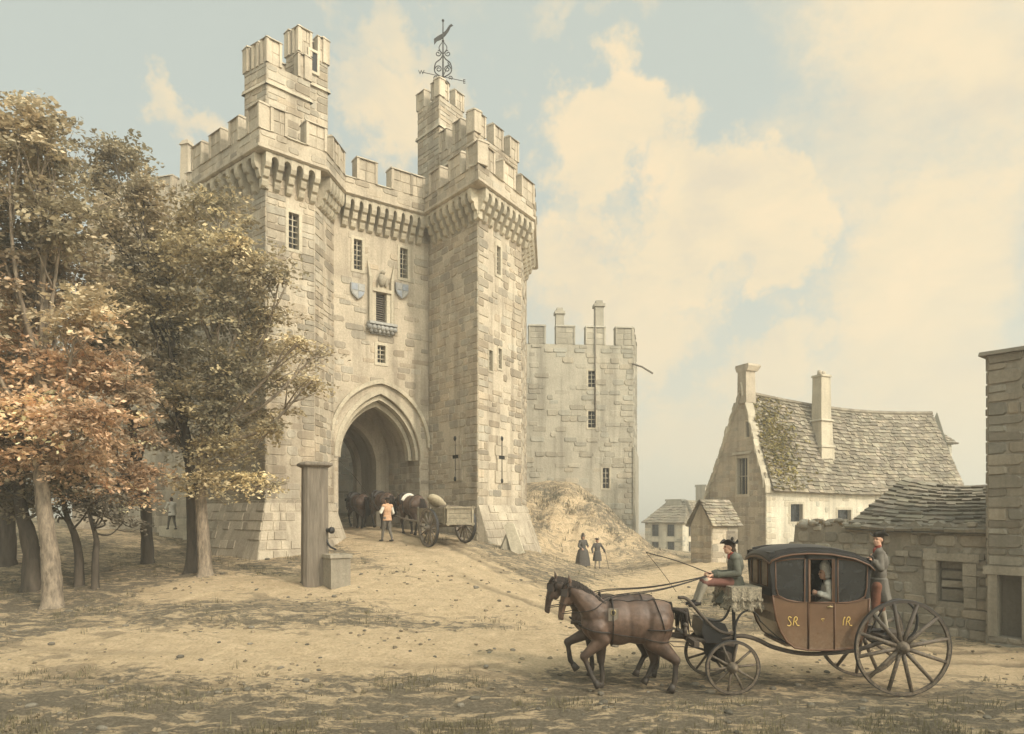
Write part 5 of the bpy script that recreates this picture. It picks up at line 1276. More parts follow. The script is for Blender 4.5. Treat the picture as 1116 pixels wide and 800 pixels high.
# ------------------------------------------------------------------ trees
def make_tree(name, label, base, top_pt, r0, masses, D, palette, rs, nleaf=1.0, leaf=.17, lean=None, forks=None, bark='bark', cat='tree', group='trees beside the castle gate', world=False, flat=.62):
    """trunk with root flare, limbs to every leaf mass, and a crown of many small leaves gathered in spreading sprays
    masses: (px, py, rx, ry[, depth shift]) in photo pixels at the tree's distance"""
    t = thing(name, label, cat, base, group)
    tr = MB(); b = Vector(base)
    pts = lean if lean else [b+Vector((0, 0, -.25)), b.lerp(top_pt, .3)+Vector((rs.normal(0, .06), 0, 0)), b.lerp(top_pt, .65)+Vector((rs.normal(0, .1), 0, 0)), top_pt]
    path = bez(pts, 27); n = len(path)
    rad = [r0*(1-.62*i/(n-1))*(1+.7*math.exp(-i/(n-1)*38)) for i in range(n)]
    # knobbly trunk
    seg = 12; rows = []
    for i, p in enumerate(path):
        d = (path[min(i+1, n-1)]-path[max(i-1, 0)]).normalized(); u = d.orthogonal().normalized() if i == 0 else (u-d*u.dot(d)).normalized(); w = d.cross(u)
        fl = math.exp(-i/(n-1)*22)
        rows.append([p+(u*math.cos(6.283*k/seg)+w*math.sin(6.283*k/seg))*rad[i]*(1+.10*math.sin(k*2.1+i*.35)+.05*rs.normal()+fl*.35*max(0, math.sin(k*6.283*4/seg/1.0+.7))) for k in range(seg)]+[None])
    for r in rows: r[-1] = r[0]
    tr.grid(rows)
    limbs = MB(); blobs = []
    for m in masses:
        px, py, rx, ry = m[:4]; dz = m[4] if len(m) > 4 else rs.uniform(-1.2, 1.2)
        if world: c = Vector((px, py, rx)); R3 = (ry, m[4], m[5])
        else: d = D+dz; c = pw(px, py, d); R3 = (rx/FOC*d, max(.7, rx/FOC*d*.9), ry/FOC*d)
        blobs.append((c, R3))
        k = min(n-1, max(int(n*.42), int(n*(.42+.5*max(0, min(1, (c.z-b.z)/max(1, (top_pt.z-b.z)*1.35)-.2))))))
        s = path[k]; mid = s.lerp(c, .5)+Vector((rs.normal(0, .15), rs.normal(0, .15), -.08*(c-s).length+rs.normal(0, .1)))
        ra = max(.022, min(rad[k]*.62, (.022+.014*(c-s).length)))
        limbs.tube(bez([s, mid, c], 10), [ra*(1-.75*i/10) for i in range(11)], 7)
        for q in range(5):      # twigs
            e = c+Vector((rs.normal(0, R3[0]*.55), rs.normal(0, R3[1]*.55), rs.normal(0, R3[2]*.5))); st = mid.lerp(c, rs.uniform(.3, 1))
            limbs.tube(bez([st, st.lerp(e, .5)+Vector((0, 0, rs.normal(0, .08))), e], 6), [.03*(1-.8*i/6)*max(.5, ra/.08) for i in range(7)], 5)
    tr.build('trunk', M[bark], t); limbs.build('limbs', M[bark], t)
    # leaves
    V = []; T = []
    pal0 = palette; blobs_py = [m[1] for m in masses]
    for bi, (c, R3) in enumerate(blobs):
        vol = R3[0]*R3[2]; nsp = max(5, int(vol*56*nleaf))
        tone = rs.uniform(.7, 1.4); palette = pal0
        if pal0 is None:       # greyer and greener above, warmer on the lower boughs
            hgt = EYE+(HY-blobs_py[bi])/FOC*D if False else blobs_py[bi]; palette = GREY if hgt < 270 else (BROWN+GREY if hgt < 380 else BROWN+ORANGE)
        pal = palette[rs.randint(len(palette))]
        for _ in range(nsp):
            # spray centres fill the mass, thicker towards its outside
            v = rs.normal(size=3); v /= np.linalg.norm(v); rr = rs.rand()**.42
            sc = np.array(c)+v*np.array(R3)*rr
            out = v*np.array([1, 1, .35]); out[2] -= .12; out /= np.linalg.norm(out)
            L = rs.uniform(.3, .75); W = L*rs.uniform(.45, .8); st = tone*rs.uniform(.72, 1.3); p2 = palette[rs.randint(len(palette))] if rs.rand() < .3 else pal
            side = np.cross(out, [0, 0, 1.]); side /= np.linalg.norm(side)+1e-9; upv = np.cross(side, out)
            m_ = int(58*nleaf*rs.uniform(.7, 1.2))
            a = rs.uniform(-1, 1, m_); bb = rs.uniform(-1, 1, m_); k = (a*a+bb*bb) < 1.15; a, bb = a[k], bb[k]; m_ = len(a)
            P = sc+np.outer(a*L, out)+np.outer(bb*W, side)+np.outer(rs.normal(0, .05, m_)-.16*(a**2+bb**2)*L, upv)
            # each leaf: a pointed rhombus, mostly lying open to the sky
            th = rs.uniform(0, 6.283, m_); sz = leaf*rs.uniform(.4, 1.05, m_)
            d1 = np.outer(np.cos(th), side)+np.outer(np.sin(th), out)+rs.normal(0, .38, (m_, 3)); d1 /= np.linalg.norm(d1, axis=1)[:, None]
            nn = upv+rs.normal(0, .55, (m_, 3)); d2 = np.cross(nn, d1); d2 /= np.linalg.norm(d2, axis=1)[:, None]
            q = np.stack([P-d1*sz[:, None]*.55, P+d2*sz[:, None]*.3, P+d1*sz[:, None]*.55, P-d2*sz[:, None]*.3], 1)
            V.append(q.reshape(-1, 3)); col = np.array(p2)*np.array([1.58, 1.64, 1.82])*st*rs.uniform(.75, 1.3, (m_, 1)); T.append(np.repeat(col, 4, 0))
    V = np.concatenate(V); T = np.clip(np.concatenate(T), 0, 1); nq = len(V)//4
    me = bpy.data.meshes.new('crown'); o0 = np.array(base)
    me.vertices.add(len(V)); me.vertices.foreach_set('co', (V-o0).astype(np.float32).ravel())
    me.loops.add(len(V)); me.loops.foreach_set('vertex_index', np.arange(len(V), dtype=np.int32))
    me.polygons.add(nq); me.polygons.foreach_set('loop_start', np.arange(0, len(V), 4, dtype=np.int32)); me.polygons.foreach_set('loop_total', np.full(nq, 4, dtype=np.int32))
    ca = me.color_attributes.new('tint', 'FLOAT_COLOR', 'POINT'); arr = np.ones((len(V), 4), np.float32); arr[:, :3] = T; ca.data.foreach_set('color', arr.ravel())
    me.materials.append(M['leaf']); me.update(); me.validate()
    o = bpy.data.objects.new('crown', me); COL.objects.link(o); o.parent = t; ORG[o.name] = Vector(base)
    return t
OLIVE = [(.20, .155, .085), (.23, .175, .09), (.165, .135, .078), (.26, .20, .11)]
BROWN = [(.25, .175, .10), (.29, .20, .115), (.20, .15, .088), (.33, .225, .13)]
ORANGE = [(.46, .30, .17), (.52, .35, .20), (.40, .265, .155), (.32, .22, .13)]
GREY = [(.215, .172, .10), (.25, .197, .115), (.19, .156, .095), (.28, .215, .125)]
DARK = [(.11, .09, .06), (.13, .105, .068), (.15, .12, .07)]
def build_trees():
    rs = np.random.RandomState(17)
    # big tree at the front of the grove
    b = hit(58, 661, 12, 30); D = b.y
    lean = [b+Vector((0, 0, -.25)), pw(56, 620, D), pw(52, 585, D), pw(44, 520, D), pw(42, 450, D), pw(48, 360, D), pw(40, 260, D)]
    make_tree('broadleaf_tree', 'tallest brown leaved tree with a pale curving trunk at the front of the grove', b, pw(42, 250, D), .225,
              [(40, 140, 42, 34), (8, 150, 40, 36), (62, 172, 22, 24), (-22, 210, 50, 50), (28, 205, 52, 42), (70, 235, 42, 40), (5, 270, 55, 42), (60, 290, 55, 40), (-30, 310, 55, 55), (25, 335, 60, 36), (85, 345, 45, 34),
               (5, 395, 60, 38), (65, 405, 62, 36), (110, 400, 40, 30), (-25, 430, 50, 40), (35, 455, 58, 32), (95, 455, 50, 30), (140, 430, 30, 24), (10, 500, 45, 26), (70, 500, 45, 22), (22, 112, 18, 10), (58, 128, 16, 10)], D, None, rs, 1.0, .17, lean)
    # two trunks before the left tower
    b = hit(224, 627, 14, 30); D = b.y
    lean = [b+Vector((0, 0, -.25)), pw(222, 590, D), pw(219, 545, D), pw(221, 490, D), pw(230, 400, D), pw(240, 320, D), pw(238, 250, D)]
    make_tree('broadleaf_tree', 'spreading olive tree with a lit slender trunk nearest the castle tower', b, pw(238, 240, D), .19,
              [(235, 225, 34, 20), (205, 240, 30, 26), (262, 258, 30, 24), (225, 285, 48, 34), (275, 295, 40, 28), (306, 300, 18, 9), (240, 335, 55, 30), (290, 345, 36, 18), (285, 378, 50, 17), (325, 372, 28, 9), (346, 384, 18, 6),
               (245, 400, 50, 28), (305, 412, 44, 14), (340, 414, 16, 6), (235, 445, 45, 26), (285, 450, 40, 14), (250, 485, 48, 22), (298, 466, 26, 9), (262, 520, 36, 16), (290, 530, 16, 7), (225, 520, 30, 20)], D, OLIVE+[(.34, .265, .14)], rs, 1.0, .155, lean)
    b = hit(208, 625, 14, 30); D = b.y+.2; b = Vector((wx(208, D), D, gz(wx(208, D), D)))
    lean = [b+Vector((0, 0, -.25)), pw(210, 590, D), pw(209, 550, D), pw(206, 500, D), pw(195, 420, D), pw(180, 330, D), pw(165, 250, D)]
    make_tree('broadleaf_tree', 'dark trunked tree directly left of the lit slender trunk', b, pw(165, 235, D), .18,
              [(120, 165, 26, 24), (142, 175, 20, 24), (108, 195, 24, 26), (150, 210, 32, 28), (120, 240, 36, 30), (165, 250, 36, 28), (185, 285, 36, 28), (140, 290, 45, 32), (165, 325, 46, 32), (195, 345, 34, 28), (140, 365, 42, 28), (185, 390, 40, 26), (160, 415, 36, 24), (205, 430, 36, 26), (195, 470, 34, 26)], D, GREY+OLIVE, rs, 1.0, .16, lean, None, 'bark_dark')
    # tree with orange sprays
    b = hit(161, 614, 14, 34); D = b.y
    lean = [b+Vector((0, 0, -.25)), pw(160, 585, D), pw(158, 545, D), pw(150, 500, D), pw(140, 450, D), pw(130, 420, D)]
    make_tree('broadleaf_tree', 'tree with orange autumn sprays hanging low, behind the two trunks by the tower', b, pw(130, 415, D), .2,
              [(150, 512, 34, 11, -4), (115, 522, 34, 10, -4.2), (155, 530, 22, 9, -3), (130, 546, 26, 8, -3.4), (95, 540, 26, 9, -4.2), (160, 478, 26, 11, -3.6), (120, 485, 32, 11, -4.4), (80, 500, 30, 10, -4.8), (145, 455, 26, 10, -4), (95, 465, 28, 12, -5.2)], D, ORANGE, rs, 1.15, .15, lean, None, 'bark_dark')
    # left edge and undergrowth trees
    b = hit(34, 647, 12, 30); D = b.y+.4; b = Vector((wx(34, D), D, gz(wx(34, D), D)))
    lean = [b+Vector((0, 0, -.25)), pw(36, 615, D), pw(32, 590, D), pw(22, 550, D), pw(15, 500, D), pw(-5, 430, D)]
    make_tree('broadleaf_tree', 'dark forked tree close behind the pale curving trunk', b, pw(-5, 420, D), .26,
              [(20, 545, 36, 14), (-10, 530, 40, 22), (45, 535, 30, 12), (-20, 470, 50, 40), (30, 485, 45, 25), (60, 520, 34, 14), (25, 420, 45, 40), (-30, 360, 45, 50)], D, DARK+OLIVE[:1], rs, 1.0, .17, lean, None, 'bark_dark')
    b = hit(86, 639, 12, 30); D = b.y
    lean = [b+Vector((0, 0, -.25)), pw(86, 610, D), pw(82, 585, D), pw(72, 560, D), pw(64, 520, D)]
    make_tree('young_tree', 'young dark tree with a forked stem right of the pale curving trunk', b, pw(64, 510, D), .13,
              [(70, 535, 34, 14), (100, 548, 28, 10), (55, 555, 20, 8), (88, 515, 34, 16), (60, 495, 40, 20)], D, DARK, rs, 1.0, .14, lean, None, 'bark_dark')
    b = hit(104, 641, 12, 30); D = b.y
    lean = [b+Vector((0, 0, -.25)), pw(104, 612, D), pw(105, 588, D), pw(100, 570, D), pw(94, 545, D)]
    make_tree('young_tree', 'young tree whose stem splits in a Y, second right of the pale trunk', b, pw(108, 540, D), .10,
              [(118, 560, 24, 9), (136, 568, 18, 7), (96, 552, 24, 10), (120, 540, 28, 11)], D, DARK, rs, 1.0, .13, lean, None, 'bark_dark')
    b = hit(7, 622, 14, 34); D = b.y+1; b = Vector((wx(7, D), D, gz(wx(7, D), D)))
    make_tree('broadleaf_tree', 'straight dark tree at the back edge of the grove', b, pw(2, 420, D), .26,
              [(0, 520, 40, 25), (-20, 460, 50, 35), (15, 440, 45, 30), (10, 380, 45, 40), (-10, 320, 45, 45), (60, 440, 35, 30), (100, 380, 40, 30), (130, 330, 30, 30)], D, DARK+OLIVE, rs, .9, .19, None, None, 'bark_dark')
    # low bank foliage behind, light green
    # unseen trees added behind the viewer to throw shade over the foreground
    for bx_, by_, cz in SHADE:
        b = Vector((bx_, by_, gz(bx_, by_))); ms = []
        for k in range(13):
            a = rs.rand()*6.283; r = rs.rand()**.6*3.4
            ms.append((bx_+r*math.cos(a), by_+r*math.sin(a), cz+rs.uniform(-1.6, 1.8)*(1-r/4.5), 1.0, 1.0, .6))
        make_tree('shade_tree', 'broad brown crowned tree added unseen behind the viewpoint for its shade', b, Vector((bx_, by_, cz+1)), .3, ms, 0, BROWN+OLIVE, rs, .42, .24, None, None, 'bark', 'tree', 'added shade trees behind the viewpoint', True)
SHADE = [(13.5, -4.0, 10.5), (18.5, 2.0, 10), (4.5, -4.5, 9.8)]
build_trees()
from mathutils.bvhtree import BVHTree
# ------------------------------------------------------------------ flesh: overlapping volumes fused into one skin
def fuse(mb, voxel, it=6, fac=.5):
    me = mb.mesh('tmp', []); o = bpy.data.objects.new('tmp', me); COL.objects.link(o)
    m = o.modifiers.new('r', 'REMESH'); m.mode = 'VOXEL'; m.voxel_size = voxel
    s = o.modifiers.new('s', 'SMOOTH'); s.factor = fac; s.iterations = it
    dg = bpy.context.evaluated_depsgraph_get(); me2 = bpy.data.meshes.new_from_object(o.evaluated_get(dg))
    vs = [v.co.copy() for v in me2.vertices]; fs = [tuple(p.vertices) for p in me2.polygons]
    bpy.data.objects.remove(o); bpy.data.meshes.remove(me2); bpy.data.meshes.remove(me)
    out = MB(); out.add(vs, fs, 0, 1.0, True); return out
def limb(mb, pts, rads, seg=12):
    pts = [Vector(p) for p in pts]
    for i in range(len(pts)-1):
        mb.tube([pts[i], pts[i+1]], [rads[i], rads[i+1]], seg)
    for p, r in zip(pts, rads): mb.ell(p, r, 12, 8)
def basis(x, up=(0, 0, 1)):
    """rotation matrix whose first axis is x and whose third leans towards up"""
    x = Vector(x).normalized(); z = Vector(up)-x*Vector(up).dot(x); z = z.normalized() if z.length > 1e-4 else x.orthogonal().normalized(); y = z.cross(x)
    return Matrix((x, y, z)).transposed()
def hand(mb, w, d, pn, s, side, curl=.9):
    """palm, four curled fingers of unequal length and a thumb; d = direction of the forearm, pn = way the palm faces"""
    d = Vector(d).normalized(); pn = Vector(pn); pn = (pn-d*pn.dot(d)).normalized(); u = d.cross(pn)*side
    B = Matrix((d, u, pn)).transposed(); k = lambda a, b, c: Vector(w)+B @ (Vector((a, b, c))*s)
    limb(mb, [k(-.01, 0, 0), k(.03, .018, 0), k(.075, .026, 0)], [.024*s, .02*s, .014*s], 8); limb(mb, [k(.01, -.01, 0), k(.075, -.026, 0)], [.02*s, .013*s], 8); limb(mb, [k(.02, 0, 0), k(.078, 0, 0)], [.018*s, .014*s], 8)
    for b, L, r in ((.031, .070, .0085), (.0105, .080, .009), (-.0105, .076, .0088), (-.031, .060, .0078)):
        p = k(.072, b, 0); pts = [p]; a = .25
        for j, f in enumerate((.45, .32, .23)):
            a += curl*(.6, .8, .6)[j]; p = p+B @ (Vector((math.cos(a), 0, math.sin(a)))*L*f*s); pts.append(p)
        limb(mb, pts, [r*s, r*s*.95, r*s*.88, r*s*.78], 7)
    p = k(.018, .03, .004); limb(mb, [p, k(.045, .055, .018), k(.07, .056, .040), k(.085, .045, .055)], [.0125*s, .0105*s, .0095*s, .008*s], 7)

def person(label, J, f, mats, s=1.0, voxel=.007, group=None, coat='long', hat='tricorn', hair='queue', skirt=None, curl=.9, cat='person', gown=False, base=None, toes=None, look=None):
    f = Vector(f).normalized(); L = Vector((0, 0, 1)).cross(f)          # facing and the figure's left
    look = Vector(look).normalized() if look is not None else f; lL = Vector((0, 0, 1)).cross(look).normalized()
    base = base if base is not None else Vector((J['pel'].x, J['pel'].y, min(J['aL'].z, J['aR'].z)-.08*s))
    t = thing('person', label, cat, base, group)
    H = J['head']; up = Vector((0, 0, 1)); spine = (J['chest']-J['pel']).normalized(); F = basis(f)
    S3 = basis(f, spine)
    def torso(mb, g, low=True):
        mb.ell(J['pel']+spine*.02*s, ((.115+g)*s, (.165+g)*s, (.13+g)*s), 16, 10, S3)
        mb.ell(J['pel'].lerp(J['chest'], .5), ((.105+g)*s, (.145+g)*s, (.17+g)*s), 16, 10, S3)
        mb.ell(J['chest'], ((.122+g)*s, (.168+g)*s, (.19+g)*s), 16, 10, S3)
        limb(mb, [J['sL'], J['chest']+spine*.12*s, J['sR']], [(.062+g)*s, (.085+g)*s, (.062+g)*s])
    b = MB(); torso(b, -.012)
    limb(b, [J['neck']-spine*.04*s, J['neck'].lerp(H, .55)], [.06*s, .052*s])
    Hb = basis(look)
    hd = lambda x, y, z: H+Hb @ (Vector((x, y, z))*s)
    b.ell(hd(-.012, 0, .03), (.095*s, .076*s, .098*s), 18, 12, Hb); b.ell(hd(.022, 0, -.035), (.066*s, .058*s, .085*s), 16, 10, Hb); b.ell(hd(.05, 0, -.088), (.028*s, .03*s, .024*s), 10, 7, Hb)
    limb(b, [hd(.078, 0, .025), hd(.098, 0, -.012)], [.011*s, .016*s], 8); b.ell(hd(.082, 0, -.055), (.012*s, .024*s, .008*s), 10, 6, Hb); b.ell(hd(.078, 0, -.068), (.012*s, .02*s, .008*s), 10, 6, Hb)
    for q in (-1, 1):
        b.ell(hd(.075, q*.03, .034), (.014*s, .022*s, .008*s), 8, 6, Hb); b.ell(hd(-.005, q*.076, 0), (.02*s, .01*s, .03*s), 8, 6, Hb); b.ell(hd(.055, q*.035, -.03), (.025*s, .02*s, .025*s), 8, 6, Hb)
    for q, c in (('L', 1), ('R', -1)):
        limb(b, [J['s'+q], J['e'+q], J['w'+q]], [.05*s, .041*s, .028*s]); fd = (J['w'+q]-J['e'+q]).normalized()
        pn = J.get('p'+q, -L*c*.8+Vector((0, 0, -.6))); hand(b, J['w'+q], fd, pn, s, c*-1 if False else c, curl)
        limb(b, [J['h'+q], J['k'+q], J['a'+q]], [.082*s, .053*s, .036*s])
        kn, an = J['k'+q], J['a'+q]; limb(b, [kn.lerp(an, .12), kn.lerp(an, .32), kn.lerp(an, .6)], [.045*s, .056*s, .042*s])
        td = Vector(toes[q]) if toes else f
        limb(b, [an-Vector((0, 0, .03))*s, an+td*.13*s-Vector((0, 0, .05))*s], [.036*s, .028*s])
    body = fuse(b, voxel, 3)
    for q in (-1, 1): body.ell(hd(.078, q*.03, .018), (.012*s, .014*s, .010*s), 10, 7, Hb, 1)
    bo = body.build('body', [M['skin'], M['eye']], t)
    v2 = max(voxel*1.5, .011)
    def part(name, mb, mat, it=4): return fuse(mb, v2, it).build(name, M[mat], t)
    if 'shoe' in mats:
        c = MB()
        for q in 'LR':
            td = Vector(toes[q]) if toes else f; a = J['a'+q]; c2 = MB()
            limb(c2, [a-Vector((0, 0, .035))*s-td*.03*s, a-Vector((0, 0, .045))*s+td*.07*s, a-Vector((0, 0, .055))*s+td*.16*s], [.044*s, .041*s, .032*s]); c2.tube([a, a-Vector((0, 0, .04))*s], [.045*s, .045*s], 10)
            part('shoe', c2, mats['shoe'], 3)
    if 'stocking' in mats:
        for q in 'LR':
            kn, an = J['k'+q], J['a'+q]; c = MB(); limb(c, [kn, kn.lerp(an, .3), kn.lerp(an, .6), an-Vector((0, 0, .02))*s], [.058*s, .064*s, .05*s, .042*s]); part('stocking', c, mats['stocking'], 3)
    if 'breeches' in mats:
        c = MB(); c.ell(J['pel']-spine*.03*s, (.135*s, .18*s, .13*s), 16, 10, S3)
        for q in 'LR': limb(c, [J['h'+q], J['h'+q].lerp(J['k'+q], .5), J['k'+q].lerp(J['a'+q], .1)], [.108*s, .092*s, .068*s])
        part('breeches', c, mats['breeches'])
    if 'coat' in mats:
        c = MB(); torso(c, .022)
        if 'sleeve' not in mats:
            for q in 'LR': limb(c, [J['s'+q], J['e'+q], J['e'+q].lerp(J['w'+q], .86)], [.072*s, .062*s, .052*s]); e_ = J['e'+q].lerp(J['w'+q], .8); c.tube([J['e'+q].lerp(J['w'+q], .66), e_], [.062*s, .07*s], 12)
        limb(c, [J['neck']-spine*.03*s, J['neck']+spine*.015*s], [.078*s, .066*s])
        if skirt:
            rows = [[ctr+S3 @ Vector((rx*math.cos(a)*s, ry*math.sin(a)*s*(1+.07*math.sin(5*a)), 0)) for a in [2*math.pi*k/20 for k in range(20)]] for ctr, rx, ry in skirt]
            vs = [p for r in rows for p in r]; nr = len(rows)
            c.add(vs, [(i*20+k, i*20+(k+1) % 20, (i+1)*20+(k+1) % 20, (i+1)*20+k) for i in range(nr-1) for k in range(20)]+[tuple(range(20))[::-1], tuple((nr-1)*20+k for k in range(20))])
        part('gown' if gown else 'coat', c, mats['coat'])
    if 'sleeve' in mats:
        for q in 'LR': c = MB(); limb(c, [J['s'+q], J['e'+q], J['w'+q].lerp(J['e'+q], .12)], [.072*s, .064*s, .05*s]); part('sleeve', c, mats['sleeve'])
    if 'neckcloth' in mats:
        c = MB(); limb(c, [J['neck'], J['neck']+(H-J['neck'])*.3+look*.01*s], [.062*s, .058*s]); c.ell(J['neck']+f*.07*s-spine*.03*s, (.035*s, .04*s, .06*s)); part('neckcloth', c, mats['neckcloth'])
    if hair:
        c = MB(); c.ell(hd(-.035, 0, .05), (.092*s, .088*s, .085*s), 14, 9, Hb); c.ell(hd(-.06, 0, -.02), (.055*s, .08*s, .075*s), 14, 9, Hb)
        if hair == 'queue': limb(c, [hd(-.10, 0, -.03), hd(-.125, 0, -.11), hd(-.11, 0, -.2)], [.03*s, .022*s, .014*s])
        if hair == 'high':
            c.ell(hd(-.02, 0, .13), (.098*s, .092*s, .14*s), 14, 10, Hb); c.ell(hd(-.05, 0, .05), (.1*s, .1*s, .12*s), 14, 10, Hb)
            for q in (-1, 1):
                for k in range(3): limb(c, [hd(-.07, q*.085, .06-.06*k), hd(-.0, q*.095, .05-.06*k)], [.026*s, .024*s], 8)
            limb(c, [hd(-.1, 0, 0), hd(-.11, 0, -.1), hd(-.08, .04, -.18)], [.045*s, .04*s, .025*s])
        part('hair', c, mats.get('hair', 'hair'), 2)
    if hat:
        h = MB(); n = 36; z0 = .075
        h.ell(hd(-.012, 0, .085), (.10*s, .088*s, .072*s), 20, 10, Hb)
        rows = [[], [], []]
        for k in range(n+1):
            a = 2*math.pi*k/n
            fold = (max(0, math.cos(1.5*a))**2 if hat == 'tricorn' else .15); foldd = .5+.5*math.cos(3*(a-math.pi)) if hat == 'tricorn' else .1
            ro = (.175-.035*foldd) if hat == 'tricorn' else .185
            up_ = .075*foldd if hat == 'tricorn' else .015
            for r, (rr, zz) in zip(rows, ((.09, z0), (.5*(.09+ro), z0+up_*.25), (ro, z0+up_))):
                r.append(hd(-.012+rr*math.cos(a)*1.02, rr*math.sin(a)*.95, zz))
        h.grid(rows); h.grid([[p+Vector((0, 0, .008*s)) for p in r] for r in rows]); h.grid([rows[2], [p+Vector((0, 0, .008*s)) for p in rows[2]]])
        if hat == 'tricorn': h.ell(hd(-.03, .095, .17), (.03*s, .012*s, .035*s), 8, 6, Hb)
        h.build('hat', M[mats.get('hat', 'hat')], t)
    return t
def stand(base, h, f, armL=None, armR=None, stride=.12, lean=0):
    """joints of a standing or walking figure; arms given as (elbow, wrist) offsets from the shoulder in (forward, left, up) at height 1.72"""
    s = h/1.72; f = Vector(f).normalized(); l = Vector((0, 0, 1)).cross(f); b = Vector(base)
    k = lambda x, y, z: b+(f*(x+lean*max(0, z-.9))+l*y+Vector((0, 0, z)))*s
    J = dict(pel=k(0, 0, .95), chest=k(.0, 0, 1.26), neck=k(-.01, 0, 1.455), head=k(.02, 0, 1.605), sL=k(-.01, .185, 1.40), sR=k(-.01, -.185, 1.40),
             hL=k(0, .09, .92), hR=k(0, -.09, .92), kL=k(stride*.55+.02, .095, .50), kR=k(-stride*.25+.03, -.095, .50), aL=k(stride, .095, .085), aR=k(-stride, -.095, .085))
    for q, a, sg in (('L', armL, 1), ('R', armR, -1)):
        e, w = a if a else ((-.02, .05*sg, -.28), (.06, .05*sg, -.52))
        for nm, o in (('e', e), ('w', w)):
            J[nm+q] = J['s'+q]+(f*o[0]+l*o[1]+Vector((0, 0, o[2])))*s
    return J, s, k

# ------------------------------------------------------------------ horses
def horse_body(pose, voxel=.016, head=(0, 0, 0)):
    b = MB()
    for c, r in (((.50, 0, 1.20), (.33, .24, .36)), ((.18, 0, 1.20), (.44, .30, .40)), ((-.18, 0, 1.21), (.43, .305, .39)), ((-.48, 0, 1.28), (.34, .285, .33)), ((-.58, .13, 1.12), (.19, .14, .28)), ((-.58, -.13, 1.12), (.19, .14, .28)), ((.56, .13, 1.16), (.16, .11, .26)), ((.56, -.13, 1.16), (.16, .11, .26)), ((.40, 0, 1.46), (.26, .12, .13)), ((-.52, 0, 1.48), (.26, .16, .12)), ((.66, 0, 1.18), (.18, .19, .24))):
        b.ell(c, r, 20, 14)
    hx, hy, hz = head
    limb(b, [(.56, 0, 1.34), (.72, hy*.2, 1.54+hz*.3), (.90+hx*.6, hy*.6, 1.72+hz*.7), (1.02+hx, hy, 1.83+hz)], [.26, .21, .155, .115])
    limb(b, [(.46, 0, 1.50), (.66, hy*.2, 1.70+hz*.3), (.88+hx*.6, hy*.6, 1.84+hz*.7), (1.0+hx, hy, 1.88+hz)], [.10, .085, .07, .06])
    P = Vector((1.04+hx, hy, 1.84+hz)); q = lambda x, z, y=0: P+Vector((x, y, z))
    limb(b, [q(0, 0), q(.07, -.17), q(.13, -.36), q(.15, -.50)], [.095, .092, .066, .058]); b.ell(q(-.01, -.19), (.085, .068, .15), 14, 10); b.ell(q(.155, -.535), (.06, .055, .055), 12, 8); b.ell(q(.13, -.57), (.035, .04, .035), 10, 7)
    for s in (-1, 1):
        b.ell(q(.085, -.10, s*.07), (.03, .022, .026), 8, 6); b.ell(q(.19, -.525, s*.032), (.022, .018, .026), 8, 6)
        limb(b, [q(-.02, .06, s*.055), q(0, .15, s*.075), q(.02, .225, s*.07)], [.036, .03, .008], 8)
    for (kind, s, pts) in pose:
        y = s*.155
        if kind == 'f': A = [(.56, y*.85, 1.12), (.47, y, .93)]; rr = [.20, .145, .074, .052, .05, .055]
        else: A = [(-.52, y*.9, 1.22), (-.44, y, .90)]; rr = [.25, .20, .086, .054, .052, .055]
        P3 = [Vector((x, y, z)) for x, z in pts]            # knee or hock, fetlock, hoof
        g = A[1]; limb(b, A+[Vector(g).lerp(P3[0], .5)], [rr[0], rr[1], (rr[1]+rr[2])*.48])
        limb(b, [Vector(g).lerp(P3[0], .5), P3[0]], [(rr[1]+rr[2])*.48, rr[2]])
        limb(b, [P3[0], P3[0].lerp(P3[1], .25), P3[1]], [rr[2], .049, rr[3]]); b.ell(P3[0], (rr[2]*1.05, rr[2]*.95, rr[2]*1.15), 10, 8)
        limb(b, [P3[1], P3[1].lerp(P3[2], .6)], [rr[3], .043])
        if kind == 'h': b.ell(P3[0]+Vector((-.035, 0, .03)), (.035, .03, .05), 8, 6)
    return fuse(b, voxel, 14)
def ring_on(bvh, x, zc, a0, a1, n=28, off=.012, tilt=0, y0=0):
    out = []
    for i in range(n+1):
        a = a0+(a1-a0)*i/n; d = Vector((tilt*math.sin(a), math.cos(a), math.sin(a))).normalized(); o = Vector((x, y0, zc))
        h = bvh.ray_cast(o+d*1.2, -d, 1.2)
        if h[0] is not None: out.append(h[0]+d*off)
    return out
def strap(mb, pts, w=.022, th=.006, closed=False): mb.tube(pts, [w]*len(pts), 6, 0, 1.0, True, True, .35)
POSE_A = [('f', 1, [(.80, .63), (.66, .28), (.56, .13)]), ('f', -1, [(.46, .50), (.43, .16), (.47, .05)]), ('h', 1, [(-.82, .56), (-.80, .20), (-.74, .05)]), ('h', -1, [(-.50, .52), (-.40, .24), (-.33, .12)])]
POSE_B = [('f', 1, [(.92, .72), (.87, .38), (.77, .24)]), ('f', -1, [(.44, .50), (.42, .16), (.46, .05)]), ('h', 1, [(-.55, .52), (-.42, .25), (-.37, .13)]), ('h', -1, [(-.85, .56), (-.82, .20), (-.76, .05)])]
POSE_C = [('f', 1, [(.62, .54), (.52, .20), (.48, .08)]), ('f', -1, [(.40, .50), (.32, .17), (.36, .05)]), ('h', 1, [(-.72, .56), (-.60, .20), (-.54, .05)]), ('h', -1, [(-.88, .57), (-.92, .22), (-.88, .08)])]
